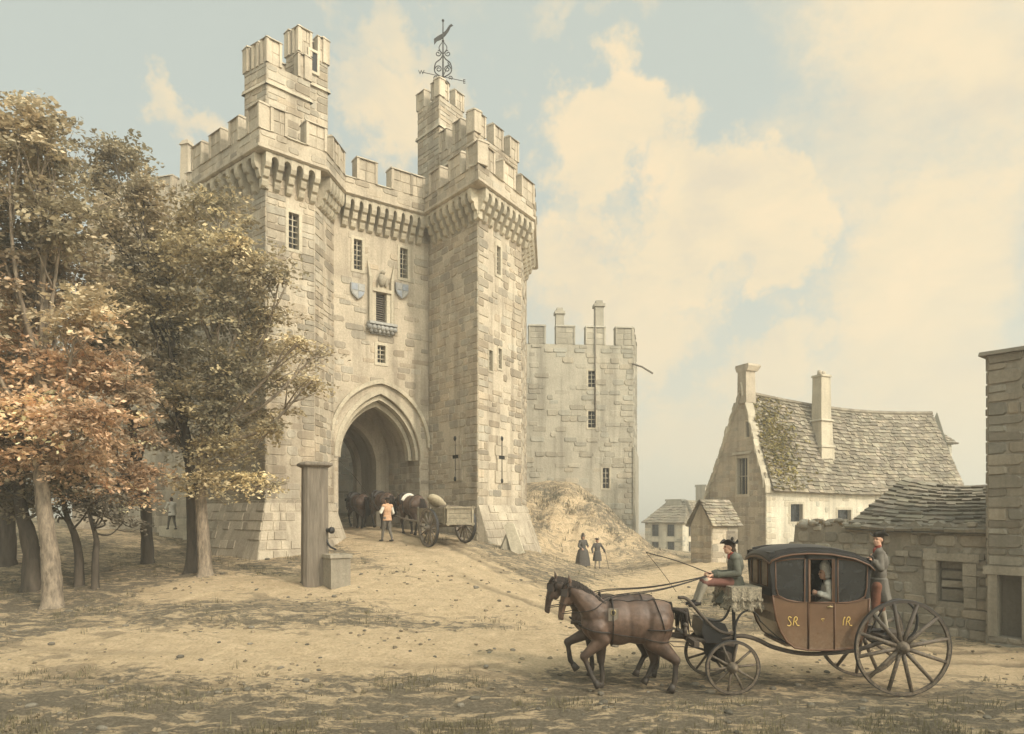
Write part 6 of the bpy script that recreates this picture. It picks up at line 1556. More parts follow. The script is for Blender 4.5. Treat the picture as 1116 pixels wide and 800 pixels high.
def make_horse(label, pose, coat, loc, rotz, group, harness, scale=1.0, head=(0, 0, 0), voxel=.016):
    t = thing('horse', label, 'horse', (0, 0, 0), group); loc = Vector(loc)
    body = horse_body(pose, voxel, head); bvh = BVHTree.FromPolygons([Vector(v) for v in body.v], body.f)
    hx, hy, hz = head; P = Vector((1.04+hx, hy, 1.84+hz))
    for s in (-1, 1): body.ell(P+Vector((.10, s*.078, -.10)), .022, 10, 7, None, 1)
    body.build('body', [M[coat], M['eye']], t)
    for (k, s, pts) in pose:
        p, q = Vector((pts[1][0], s*.155, pts[1][1])), Vector((pts[2][0], s*.155, pts[2][1])); d = (q-p).normalized()
        h = MB(); h.tube([p.lerp(q, .45), q+d*.045], [.05, .072], 12); h.build('hoof', M['hoof'], t)
    mn = MB(); rs = np.random.RandomState(2)
    crest = bez([(.44, 0, 1.60), (.66, hy*.2, 1.79+hz*.3), (.87+hx*.6, hy*.6, 1.93+hz*.7), (1.0+hx, hy, 1.97+hz), (1.07+hx, hy, 1.93+hz)], 24)
    for i, p in enumerate(crest):
        for k in range(5):
            a = p+Vector((rs.normal(0, .012), 0, -.03)); s = 1 if k < 4 else -1; l = .16+.08*rs.rand()
            mn.tube([a, a+Vector((rs.normal(0, .01)-.01, s*.07, -.02)), a+Vector((rs.normal(0, .02)-.03, s*.10, -l*.6)), a+Vector((rs.normal(0, .02)-.04, s*.09, -l))], [.022, .02, .015, .004], 5)
    for k in range(7):
        a = P+Vector((.05, rs.normal(0, .02), .10)); mn.tube([a, a+Vector((.06, rs.normal(0, .02), -.08)), a+Vector((.10, rs.normal(0, .02), -.20))], [.016, .013, .004], 5)
    mn.build('mane', M['mane'], t)
    tl = MB()
    for k in range(26):
        y = rs.normal(0, .03); x = rs.normal(0, .02); long = harness != 'coach'
        zz = (1.0, .62) if long else (1.28, 1.12)
        tl.tube([(-.74, y*.4, 1.45), (-.86+x, y, 1.43), (-.97+x*2, y*2, zz[0]+.1+rs.normal(0, .03)), (-1.0+x*3, y*2.5, zz[1]+rs.normal(0, .05))], [.03, .036, .034, .008], 6)
    tl.build('tail', M['mane'], t)
    # harness
    h = MB(); zc = 1.2
    g = ring_on(bvh, .30, zc, 0, 2*math.pi, 40); strap(h, g, .028); h.build('girth', M['leather'], t)
    bt = MB(); g = []
    for s in (1, -1):
        row = []
        for i in range(15):
            u = i/14; x = .34+.52*math.sin(u*math.pi/2); z = 1.06+.10*u
            h_ = bvh.ray_cast(Vector((x if u < .8 else .2, s*1.0, z)), Vector((0, -s, 0)) if u < .8 else Vector((1, -s*.0, 0)), 2)
            if u < .8 and h_[0] is not None: row.append(h_[0]+Vector((.006, s*.014, 0)))
        g.append(row)
    fr = bvh.ray_cast(Vector((2, 0, 1.16)), Vector((-1, 0, 0)), 3)[0]
    strap(bt, g[0]+[fr+Vector((.014, .05, 0)), fr+Vector((.016, 0, 0)), fr+Vector((.014, -.05, 0))]+g[1][::-1], .034); bt.build('breast_collar', M['leather'], t)
    for s in (1, -1):
        tr = MB(); row = []
        for i in range(18):
            x = .34-1.25*i/17; z = 1.05-.20*i/17 if x > -.75 else .82; q = bvh.ray_cast(Vector((x, s*1.0, z)), Vector((0, -s, 0)), 1.0)
            y_ = q[0].y+s*.016 if (q[0] is not None and q[0].y*s > .12) else s*.25; row.append(Vector((x, y_, z)))
        row.append(Vector((-1.25, s*.27, .80))); strap(tr, row, .020); tr.build('trace', M['leather'], t)
    bs = MB(); row = []
    for i in range(24):
        x = .40-1.10*i/23; q = bvh.ray_cast(Vector((x, 0, 2.2)), Vector((0, 0, -1)), 2)
        if q[0] is not None: row.append(q[0]+Vector((0, 0, .012)))
    strap(bs, row, .022); 
    for x, z0, z1 in ((-.56, .98, 0),): 
        g = ring_on(bvh, x, 1.2, -.35, math.pi+.35, 30, .012, .25); strap(bs, g, .02)
    g = []
    for i in range(21):
        a = -math.pi*.55+math.pi*1.1*i/20; d = Vector((-math.cos(a), math.sin(a), 0)); q = bvh.ray_cast(Vector((-.35, 0, 1.12))+d*1.2, -d, 1.2)
        if q[0] is not None: g.append(q[0]+d*.014)
    strap(bs, g, .03); bs.build('breeching', M['leather'], t)
    if harness == 'coach':
        sd = MB(); g = ring_on(bvh, .30, 1.2, .55, math.pi-.55, 16, .03); sd.tube(g, .055, 8, 0, 1, True, True, .35); sd.build('saddle_pad', M['leather'], t)
        for s in (1, -1):
            q = bvh.ray_cast(Vector((.30, s*1.0, 1.38)), Vector((0, -s, 0)), 1.0)[0]; f_ = MB(); f_.box(q+Vector((0, s*.02, 0)), (.17, .02, .22), None); f_.build('saddle_flap', M['timber'], t)
            k = MB(); k.tube([q+Vector((math.cos(a)*.04, s*.034, math.sin(a)*.045+.04)) for a in [6.283*i/12 for i in range(13)]], .009, 6); k.build('buckle', M['brass'], t)
    else:
        cl = MB(); pts = []
        for i in range(33):
            a = 6.283*i/32; pts.append(Vector((.60+.17*math.sin(a), .235*math.cos(a), 1.36+.34*math.sin(a))))
        cl.tube(pts, .06, 9, 0, 1, False); cl.build('collar', M['leather'], t)
        bl = MB(); g = ring_on(bvh, .28, 1.2, .6, math.pi-.6, 16, .03); bl.tube(g, .10, 8, 0, 1, True, True, .3); bl.build('saddle_pad', M['white_cloth' if harness == 'cart' else 'leather'], t)
    # bridle with blinkers
    br = MB()
    def around(c, d, n, r):     # strap round the head in a plane through c with axes n (across) and d
        pts = []
        for i in range(25):
            a = 6.283*i/24; v = (Vector((0, 1, 0))*math.cos(a)+d*math.sin(a)); q = bvh.ray_cast(c+v*.4, -v, .4)
            pts.append((q[0] if q[0] is not None else c+v*.08)+v*.008)
        return pts
    ax = Vector((.96, 0, .28)).normalized()
    strap(br, around(P+Vector((.11, 0, -.30)), ax, None, .1), .014); strap(br, around(P+Vector((.03, 0, .03)), ax, None, .1), .014)
    for s in (1, -1):
        strap(br, [P+Vector((.03, s*.10, .02)), P+Vector((.08, s*.098, -.15)), P+Vector((.13, s*.083, -.30)), P+Vector((.15, s*.066, -.44))], .012)
    br.build('bridle', M['leather'], t)
    for s in (1, -1):
        k = MB(); k.prism([P+Vector((.04, s*.105, -.03)), P+Vector((.15, s*.125, -.03)), P+Vector((.16, s*.125, -.15)), P+Vector((.06, s*.105, -.17))], Vector((0, s*.012, 0))); k.build('blinker', M['leather'], t)
    t.location = loc; t.rotation_euler = (0, 0, rotz); t.scale = (scale,)*3
    return t, bvh, P
# ------------------------------------------------------------------ wheels
def wheel(parent, c, Rr, n, rim, mat, rotz=0, tyre='iron', phase=0, wid=.055, dish=.04, hubr=.085, hubl=.26):
    """spoked wheel turning about its local Y axis, outer side towards -Y"""
    org = ORG[parent.name]
    mb = MB()
    for k in range(n):
        a = 6.283*k/n+phase; d = Vector((math.cos(a), 0, math.sin(a)))
        mb.tube([d*hubr*.8+Vector((0, dish, 0)), d*(Rr*.35)+Vector((0, dish*.6, 0)), d*(Rr-rim*.6)], [.028*Rr/.6+.006, .022*Rr/.6+.006, .019*Rr/.6+.006], 7)
    me = mb.mesh('wheel', M[mat]); o = bpy.data.objects.new('wheel', me); COL.objects.link(o); o.parent = parent; o.location = Vector(c)-org; o.rotation_euler = (0, 0, rotz); ORG[o.name] = Vector((0, 0, 0))
    N_ = 64; r = MB()
    prof = [(Rr-rim, -wid/2), (Rr-.012, -wid/2), (Rr-.012, wid/2), (Rr-rim, wid/2)]
    def lathe(mb, prof, mi=0):
        rows = [[Vector((q*math.cos(6.283185*k/N_), y, q*math.sin(6.283185*k/N_))) for k in range(N_+1)] for q, y in prof+[prof[0]]]; mb.grid(rows, mi, 1.0, False)
    lathe(r, prof); ob = bpy.data.objects.new('rim', r.mesh('rim', M[mat])); COL.objects.link(ob); ob.parent = o
    r = MB(); lathe(r, [(Rr-.012, -wid/2-.004), (Rr, -wid/2), (Rr, wid/2), (Rr-.012, wid/2+.004)]); ob = bpy.data.objects.new('tyre', r.mesh('tyre', M[tyre])); COL.objects.link(ob); ob.parent = o
    r = MB(); rows = [[Vector((q*math.cos(6.283185*k/18), y, q*math.sin(6.283185*k/18))) for k in range(19)] for q, y in ((0.001, -hubl*.62), (hubr*.45, -hubl*.6), (hubr*.62, -hubl*.35), (hubr*1.1, -hubl*.12), (hubr*1.15, hubl*.15), (hubr*.8, hubl*.4), (.001, hubl*.42))]
    r.grid(rows); ob = bpy.data.objects.new('hub', r.mesh('hub', M[mat])); COL.objects.link(ob); ob.parent = o
    return o
# ------------------------------------------------------------------ the travelling coach
DN, DC, DF = 12.45, 13.05, 13.65           # near side, middle line and far side of the body
def K(px, py, D=DN): return Vector((wx(px, D), D, wz(py, D)))
def q2(px, py): p = K(px, py); return (p.x, p.z)
def build_coach():
    c = thing('coach', 'brown and black travelling coach with gold ciphers and dark blinds', 'coach', (K(895, 755).x, DC, 0))
    th = .035
    def plate(mb, poly, y, d, mi=0): mb.prism([Vector((*q2(a, b), 0)).xzy if False else Vector((q2(a, b)[0], y, q2(a, b)[1])) for a, b in poly], (0, d, 0), mi)
    front = [(842, 649), (843.3, 660), (846, 675), (850.5, 688), (857, 699), (866, 706), (880.6, 708.5), (880.6, 656), (871, 656.3), (861, 655)]
    door = [(880.9, 656.2), (909.4, 657), (909.4, 708.5), (880.9, 708.5)]
    rear = [(909.7, 657), (920, 657), (931, 656), (947.5, 652.5), (946.5, 672), (943.5, 687), (938, 699), (929, 706.5), (909.7, 708.5)]
    prof = [(842, 649), (843.3, 660), (846, 675), (850.5, 688), (857, 699), (866, 706), (880.6, 708.5), (909.7, 708.5), (929, 706.5), (938, 699), (943.5, 687), (946.5, 672), (947.5, 652.5)]
    body = MB()
    for y, d in ((DN, th), (DF, -th)):
        plate(body, front, y, d); plate(body, rear, y, d)
    # curved shell joining the two sides: front, floor, back
    for i in range(len(prof)-1):
        a, b = q2(*prof[i]), q2(*prof[i+1]); body.add([(a[0], DN+.005, a[1]), (b[0], DN+.005, b[1]), (b[0], DF-.005, b[1]), (a[0], DF-.005, a[1])], [(0, 1, 2, 3)], 0, 1, True)
    bo = body.build('body', M['coach_brown'], c)
    # beading round the panels
    for poly in (front, rear):
        bd = MB(); pts = [Vector((q2(*p)[0], DN-.004, q2(*p)[1])) for p in poly]; bd.tube(pts+[pts[0]], .011, 6); bd.build('beading', M['coach_trim'], bo)
    for y in (DN-.004, DF+.004):
        bd = MB(); pts = [Vector((q2(*p)[0], y, q2(*p)[1])) for p in prof]; bd.tube(pts, .018, 6); bd.build('beading', M['coach_trim'], bo)
    # upper frame: posts and rails with the window openings left open
    up = MB()
    for y, d in ((DN, th), (DF, -th)):
        for poly in ([(838.5, 603), (845.5, 604), (845.5, 651), (842, 649)], [(876.6, 603), (880.6, 603), (880.6, 656.5), (876.6, 656.3)], [(909.7, 603), (913.5, 603), (913.5, 657), (909.7, 657)], [(945, 609), (949.5, 611), (947.5, 653), (944, 653.5)],
                     [(845, 600), (860, 597), (880, 596), (905, 597), (930, 602), (949, 611), (949, 615), (930, 611.5), (905, 609.5), (880, 609.5), (862, 610.5), (845, 613)]):
            plate(up, poly, y, d)
    # front and back end frames with two front lights
    xf = K(842, 0).x; z = lambda py: K(842, py).z; xb = K(948, 0).x
    def bar(x0, x1, y0, y1, z0, z1): up.hexa([Vector(p) for p in ((x0, y0, z0), (x1, y0, z0), (x1, y1, z0), (x0, y1, z0), (x0, y0, z1), (x1, y0, z1), (x1, y1, z1), (x0, y1, z1))])
    for y0, y1 in ((DN+th, DN+.16), (DC-.05, DC+.05), (DF-.16, DF-th)): bar(xf-.02, xf+.03, y0, y1, z(650), z(604))
    bar(xf-.022, xf+.028, DN+th, DF-th, z(650), z(641)); bar(xf-.022, xf+.028, DN+th, DF-th, z(612), z(602))
    bar(xb-.03, xb+.01, DN+th, DF-th, z(654), z(608))
    up.build('upper_frame', M['coach_black'], c)
    for y0, y1 in ((DN+.16, DC-.05), (DC+.05, DF-.16)):
        g = MB(); g.hexa([Vector(p) for p in ((xf, y0, z(641)), (xf+.012, y0, z(641)), (xf+.012, y1, z(641)), (xf, y1, z(641)), (xf, y0, z(612)), (xf+.012, y0, z(612)), (xf+.012, y1, z(612)), (xf, y1, z(612)))]); wf = g.build('front_window', M['lining'], c)
        e = MB(); p = [Vector((xf-.026, y, zz)) for y, zz in ((y0+.01, z(640)), (y1-.01, z(640)), (y1-.01, z(613)), (y0+.01, z(613)))]; e.tube(p+[p[0]], .012, 6); e.build('window_frame', M['coach_trim'], wf)
    # dark blinds in the quarter lights, with rounded lower corners
    for pts in ([(845, 612), (862, 609.5), (877, 608.8), (877, 656), (869, 656), (857, 653.5), (848, 649), (845.5, 640)], [(913, 608.8), (930, 611), (945.5, 615), (944.6, 640), (942.5, 650), (936, 654), (925, 656.5), (913, 656.5)]):
        for y, nm in ((DN+.022, 1), (DF-.034, 0)):
            b = MB(); plate(b, pts, y, .012); bl = b.build('window_blind', M['blind'], c)
            if nm:
                e = MB(); pp = [Vector((q2(*p)[0], DN-.003, q2(*p)[1])) for p in pts]; e.tube(pp+[pp[0]], .012, 6); e.build('window_frame', M['coach_trim'], bl)
    for y, d, nm in ((DN, th, 1), (DF, -th, 0)):
        dm = MB(); plate(dm, door, y-.004 if nm else y+.004, d); plate(dm, [(880.9, 609), (883.4, 609), (883.4, 656.2), (880.9, 656.2)], y-.003 if nm else y+.003, d); plate(dm, [(907, 609), (909.4, 609), (909.4, 657), (907, 657)], y-.003 if nm else y+.003, d)
        do = dm.build('door', M['coach_brown'], c)
        e = MB(); pp = [Vector((q2(*p)[0], y-.008 if nm else y+.008, q2(*p)[1])) for p in ((881.3, 609.6), (909, 609.6), (909, 708), (881.3, 708))]; e.tube(pp+[pp[0]], .010, 6); e.build('beading', M['coach_trim'], do); e = MB(); e.tube([Vector((q2(a, 656.6)[0], y-.01 if nm else y+.01, q2(a, 656.6)[1])) for a in (881.3, 909)], .013, 6); e.build('beading', M['coach_trim'], do)
        if nm:
            h = MB(); p = Vector((q2(904, 661)[0], y-.03, q2(904, 661)[1])); h.tube([p+Vector((.045, 0, 0)), p+Vector((-.05, 0, -.004))], .012, 8); h.ell(p, .02, 10, 7); h.build('handle', M['brass'], do)
            # little gold crest on the door
            h = MB(); p = Vector((q2(896.5, 675.7)[0], y-.006, q2(896.5, 675.7)[1])); h.tube([p+Vector((-.025, 0, .02)), p+Vector((.025, 0, .022)), p+Vector((.004, 0, -.025)), p+Vector((-.025, 0, .02))], .007, 6); h.build('crest', M['gold'], do)
        else:
            b = MB(); plate(b, [(883, 609), (907, 609), (907, 656), (883, 656)], y-.03, .01); b.build('window_blind', M['lining'], do)
    # gold ciphers: script S and L before the door, a looped letter behind it
    def cipher(cx, cy, strokes):
        g = MB()
        for s in strokes: g.tube(bez([Vector((q2(cx+a, cy+b)[0], DN-.006, q2(cx+a, cy+b)[1])) for a, b in s], 24), .0085, 6)
        g.build('cipher', M['gold'], bo)
    cipher(863.5, 677.5, [[(-1.2, -4.4), (-3.6, -5.4), (-4.6, -3), (-2.6, -.2), (-1.6, 2.6), (-3.4, 4.6), (-5.6, 3.8)], [(.6, 4.4), (1.2, .5), (2.2, -4.2), (4.2, -5.2), (5.2, -3.2), (4.2, -.8), (2.6, -.4), (4.2, 1.6), (5.0, 4.0), (7.4, 4.2)]])
    cipher(923.5, 677.5, [[(-5, 4.2), (-4.6, -1), (-3.4, -4.4), (-2.6, -4.6)], [(-1.8, 4.2), (-1.2, .4), (-.2, -4.2), (1.8, -5.0), (2.8, -3.2), (1.8, -.8), (.2, -.4), (1.8, 1.6), (2.6, 4.0), (5, 4.2)]])
    # roof
    top = [(838, 607), (840, 603.5), (850, 599.5), (862, 597), (880, 595.8), (905, 596.8), (930, 601.5), (946, 608.5), (951.5, 614)]
    rf = MB(); n = 12
    rows = []
    for k in range(n+1):
        v = k/n; y = DN-.05+(DF-DN+.1)*v; cam_ = -.10*(2*v-1)**2+.03
        rows.append([Vector((K(px, py).x, y, K(px, py).z+cam_)) for px, py in top])
    rf.grid(rows); lo = [[p-Vector((0, 0, .05)) for p in r] for r in rows]; rf.grid([r[::-1] for r in lo])
    rf.grid([rows[0], lo[0]]); rf.grid([rows[-1], lo[-1]]); rf.grid([[r[0] for r in rows], [r[0] for r in lo]]); rf.grid([[r[-1] for r in rows], [r[-1] for r in lo]])
    ro = rf.build('roof', M['coach_black'], c)
    ed = MB()
    for r in (lo[0], lo[-1]): ed.tube(r, .017, 6)
    ed.tube([r[0] for r in lo], .017, 6); ed.tube([r[-1] for r in lo], .017, 6); ed.build('moulding', M['coach_trim'], ro)
    # interior: floor, seats, lining
    it = MB(); it.box((K(895, 0).x, DC, K(0, 704).z), (1.2, 1.1, .04)); it.box((K(932, 0).x, DC, K(0, 668).z), (.42, 1.08, .34)); it.box((K(856, 0).x, DC, K(0, 668).z), (.36, 1.08, .32)); it.box((K(943, 0).x, DC, K(0, 637).z), (.10, 1.08, .62))
    it.build('seat', M['lining'], c)
    # undercarriage
    fa, ra = K(798, 726, 12.33), K(983, 702, 12.33); fa.z = .475; ra.z = .84
    fx, rx = fa.x, ra.x
    wheel(c, (fx, 12.30, .475+gz(fx, 12.3)), .475, 10, .055, 'wheel_wood_dusty', 0, 'iron', .12); wheel(c, (fx, 13.80, .475+gz(fx, 13.8)), .475, 10, .055, 'wheel_wood_dusty', math.pi, 'iron', .3)
    wheel(c, (rx, 12.30, .84+gz(rx, 12.3)), .84, 12, .06, 'wheel_wood_dusty', 0, 'iron', .2, hubr=.10); wheel(c, (rx, 13.80, .84+gz(rx, 13.8)), .84, 12, .06, 'wheel_wood_dusty', math.pi, 'iron', .1, hubr=.10)
    ax = MB(); ax.box((fx, DC, .475), (.10, 1.45, .10)); ax.box((fx, DC, .60), (.12, 1.0, .14)); ax.build('axle', M['wheel_wood'], c)
    ax = MB(); ax.box((rx, DC, .84), (.11, 1.45, .11)); ax.box((rx, DC, .97), (.10, 1.0, .14)); ax.build('axle', M['wheel_wood'], c)
    P_ = lambda px, py, D=DC: K(px, py, D)
    for y in (DC-.32, DC+.32):
        pm = MB(); pm.tube(bez([P_(786, 696, y), P_(808, 693, y), P_(825, 697, y), P_(845, 706, y), P_(880, 712.5, y), P_(930, 709, y), P_(960, 700, y), P_(985, 695, y)], 40), .05, 8, 0, 1, True, True, .8); pm.build('perch', M['wheel_wood'], c)
    tt = MB(); tt.tube([Vector((fx, DC-.02, .70)), Vector((fx, DC+.02, .70))], .30, 20); tt.build('turntable', M['iron'], c)
    for y in (DN+.10, DF-.10):
        f = MB(); f.tube(bez([P_(801, 700, y), P_(801, 684, y), P_(806, 671, y), P_(815, 665.5, y), P_(824, 669, y), P_(829, 678, y)], 30), [.036-.014*i/30 for i in range(31)], 8, 0, 1, True, True, .6); f.build('spring', M['iron'], c)
        f = MB(); f.tube(bez([P_(828, 676, y), P_(836, 684, y), P_(846, 693, y), P_(862, 704, y)], 12), .022, 8, 0, 1, True, True, .5); f.build('strap', M['leather'], c)
        f = MB(); f.tube(bez([P_(985, 700, y), P_(997, 688, y), P_(999, 670, y), P_(990, 657, y), P_(976, 653, y), P_(964, 659, y)], 30), [.036-.014*i/30 for i in range(31)], 8, 0, 1, True, True, .6); f.build('spring', M['iron'], c)
        f = MB(); f.tube(bez([P_(965, 658, y), P_(957, 672, y), P_(948, 688, y), P_(938, 699, y)], 12), .022, 8, 0, 1, True, True, .5); f.build('strap', M['leather'], c)
    # coach box: crane irons, footboard, boot, seat with fringed cloth
    for y in (DC-.36, DC+.36):
        f = MB(); f.tube(bez([P_(739, 651, y), P_(749, 653, y), P_(762, 668, y), P_(778, 684, y), P_(790, 690, y), P_(800, 689, y)], 30), .042, 8, 0, 1, True, True, .7); f.build('crane', M['wheel_wood'], c)
        f = MB(); f.tube(bez([P_(801, 700, y), P_(800, 680, y), P_(799, 658, y)], 10), .032, 8); f.tube(bez([P_(772, 676, y), P_(786, 676, y), P_(793, 668, y), P_(796, 657, y)], 14), .022, 8); f.build('box_stay', M['iron'], c)
    fb = MB(); a, b, d, e = P_(741, 653.5, DC-.44), P_(765, 676, DC-.44), P_(765, 676, DC+.44), P_(741, 653.5, DC+.44); o = Vector((-.012, 0, .02)); fb.hexa([a, b, d, e, a+o, b+o, d+o, e+o]); fb.build('footboard', M['wheel_wood'], c)
    bt = MB(); pts = [(766, 676), (790, 680), (797, 694), (791, 701), (770, 701), (765, 690)]; bt.prism([P_(a, b, DC-.36) for a, b in pts], (0, .72, 0)); bt.build('boot', M['coach_black'], c)
    sb = MB(); sb.box((P_(804, 0).x, DC, P_(0, 645).z), (.56, .86, .20)); sb.build('box_seat', M['lining'], c)
    hc = MB(); rs = np.random.RandomState(3); x0, x1, y0, y1 = P_(788, 0).x, P_(820, 0).x, DC-.5, DC+.5; zt = P_(0, 637).z; zb = P_(0, 659).z
    per = []; n = 26
    for k in range(n): per.append((x0+(x1-x0)*k/n, y0, 0, -1))
    for k in range(n*3//2): per.append((x1, y0+(y1-y0)*k/(n*1.5), 1, 0))
    for k in range(n): per.append((x1-(x1-x0)*k/n, y1, 0, 1))
    for k in range(n*3//2): per.append((x0, y1-(y1-y0)*k/(n*1.5), -1, 0))
    rows = [[] for _ in range(6)]
    for i, (x, y, nx, ny) in enumerate(per+[per[0]]):
        for j in range(6):
            u = j/5; w = (.03*math.sin(i*.9)+.022*math.sin(i*.37+1)+.03)*u+.014*math.sin(i*2.3)*u; rows[j].append(Vector((x+nx*w, y+ny*w, zt+(zb-zt)*u*(1+.09*math.sin(i*.52)+.04*math.sin(i*1.3)))))
    hc.grid(rows); hc.add(rows[0][:-1], [tuple(range(len(per)))])
    cl = hc.build('hammercloth', M['hammercloth'], c)
    fg = MB()
    for i in range(0, len(per)):
        for j in (3, 5):
            p = rows[j][i]; fg.ell(p+Vector((per[i][2]*.012, per[i][3]*.012, rs.normal(0, .01))), (.017, .017, .03), 6, 5, None, 0, rs.uniform(.6, 1.2))
    for j in (3, 5): fg.tube([p+Vector((0, 0, .01)) for p in rows[j]], .012, 5)
    for i in range(0, len(per), 9): fg.tube([rows[j][i] for j in range(3, 6)], .012, 5)
    fg.build('fringe', M['hammercloth'], cl)
    # splinter bar, pole, swingletrees, rear footboard and holders
    sp = MB(); sp.box((P_(748, 0).x, DC, P_(0, 694).z), (.09, 1.5, .09)); sp.build('splinter_bar', M['wheel_wood'], c)
    for y in (DC-.62, DC-.12, DC+.12, DC+.62):
        f = MB(); p = P_(747, 690, y); f.tube([p-Vector((0, 0, .04)), p+Vector((0, 0, .12))], [.035, .03], 8); f.ell(p+Vector((0, 0, .14)), .045, 10, 7); f.build('roller_bolt', M['wheel_wood'], c)
    pl = MB(); pl.tube([P_(800, 701), P_(750, 694), P_(690, 686), P_(622, 678)], [.06, .05, .045, .035], 8); pl.build('pole', M['wheel_wood'], c)
    for y in (DC-.3, DC+.3): f = MB(); f.tube([P_(800, 703, y), P_(748, 695, y)], .04, 8); f.build('futchell', M['wheel_wood'], c)
    rb = MB(); rb.box((P_(967, 0).x, DC, P_(0, 690).z), (.62, .86, .045)); rb.build('rear_footboard', M['wheel_wood'], c)
    for y in (DC-.3, DC+.3): f = MB(); f.tube([P_(950, 700, y), P_(965, 691, y), P_(985, 697, y)], .03, 8); f.build('board_stay', M['iron'], c)
    for y in (DC-.25, DC+.25):
        f = MB(); p = K(947, 606, y); f.tube(bez([p, p+Vector((.06, 0, -.02)), p+Vector((.08, 0, -.14)), p+Vector((.03, 0, -.26))], 12), .014, 6); f.build('holder_strap', M['leather'], c)
build_coach()

def build_coach_people():
    f = Vector((-1, 0, 0)); P = lambda px, py, dy=0.0: K(px, py, DC+dy)
    # figure's left is towards the viewer (-Y) when it faces -X
    def both(px, py, y): return P(px, py, -y), P(px, py, y)
    J = dict(pel=P(799, 633), chest=P(801.5, 615.5), neck=P(799, 605), head=P(794.5, 597))
    J['sL'], J['sR'] = both(801, 608.5, .185); J['eL'], J['eR'] = P(805, 625, -.26), P(803, 624, .25); J['wL'], J['wR'] = P(776, 627, -.12), P(773, 624.5, .10)
    J['hL'], J['hR'] = both(797, 635, .10); J['kL'], J['kR'] = P(770, 633, -.15), P(767, 631, .15); J['aL'], J['aR'] = P(760.5, 655.5, -.15), P(757, 653, .15)
    J['pL'] = J['pR'] = Vector((0, 0, -1))
    sk = [(P(800, 628), .15, .19), (P(800, 640), .19, .24), (P(797, 648), .20, .27), (P(791, 657), .19, .29)]
    td = {'L': Vector((-.9, 0, -.15)), 'R': Vector((-.9, 0, -.15))}
    person('coachman in a green coat, red breeches and cocked hat driving from the coach box', J, f, dict(coat='coat_green', breeches='breeches_red', stocking='stocking', shoe='shoe', neckcloth='red_pad', hair='hair'), 1.0, .0065, skirt=sk, base=P(800, 640), toes=td, curl=1.2)
    # whip in his hand
    w = MB(); h = P(774, 625, -.06); tip = P(704, 602, -.25)
    w.tube(bez([h+(h-tip).normalized()*.12, h, h.lerp(tip, .5)+Vector((0, 0, .03)), tip], 20), [.014-.010*i/20 for i in range(21)][:21]+[.004]*0 if False else .010, 6)
    wt = w.build('whip_stock', M['rope'], None, h) if False else None
    t = thing('whip', 'long carriage whip held out over the horses by the coachman', 'whip', h); w.build('stock', M['rope'], t)
    l = MB(); l.tube(bez([tip, tip+Vector((.10, 0, -.12)), P(722, 624, -.2), P(737, 645, -.2)], 16), .005, 5); l.build('lash', M['rope'], t)
    # footman
    J = dict(pel=P(957, 637), chest=P(958.5, 612), neck=P(957.5, 598.5), head=P(957, 588.5))
    J['sL'], J['sR'] = both(958.5, 602.5, .185); J['eL'], J['eR'] = P(953, 619, -.24), P(950, 616, .24); J['wL'], J['wR'] = P(951.5, 610, -.26), P(950.5, 609, .25)
    J['eL'], J['wL'] = P(960, 620, -.27), P(951, 611, -.22)
    J['hL'], J['hR'] = both(957, 639, .09); J['kL'], J['kR'] = P(953.5, 662, -.1), P(960, 662, .1); J['aL'], J['aR'] = P(956, 684, -.11), P(966, 684, .11)
    J['pL'] = J['pR'] = Vector((0, 0, -1))
    sk = [(P(957.5, 630), .145, .185), (P(958.5, 645), .165, .21), (P(961, 655), .165, .22)]
    person('footman in a grey coat and brown breeches standing on the board behind the coach', J, f, dict(coat='coat_grey', breeches='breeches_brown', stocking='stocking', shoe='shoe', neckcloth='red_pad', hair='hair'), 1.0, .0065, skirt=sk, base=P(960, 689), look=(-.85, -.5, 0))
    # lady inside
    PL = lambda px, py, dy=0.0: K(px, py, DC-.26+dy)
    def bothL(px, py, y): return PL(px, py, -y), PL(px, py, y)
    J = dict(pel=PL(905, 657), chest=PL(903.5, 643), neck=PL(901.5, 632.5), head=PL(898, 625)); s = .92
    J['sL'], J['sR'] = bothL(903, 636.5, .16); J['eL'], J['eR'] = PL(905, 651, -.22), PL(904, 651, .2); J['wL'], J['wR'] = PL(891, 646, -.12), PL(889.5, 646, .10)
    J['hL'], J['hR'] = bothL(904, 660, .09); J['kL'], J['kR'] = PL(884, 663, -.1), PL(884, 663, .1); J['aL'], J['aR'] = PL(884, 688, -.1), PL(884, 688, .1)
    J['pL'] = Vector((0, 1, 0)); J['pR'] = Vector((0, -1, 0))
    sk = [(PL(904.5, 652), .125, .16), (PL(899, 661), .26, .24), (PL(894, 672), .32, .27), (PL(892, 697), .30, .30)]
    person('lady with high powdered hair in a pale gown seated at the coach door window', J, f, dict(coat='gown_pale', shoe='shoe', hair='wig'), s, .007, coat='gown', hat=None, hair='high', skirt=sk, gown=True, base=PL(905, 665))
build_coach_people()

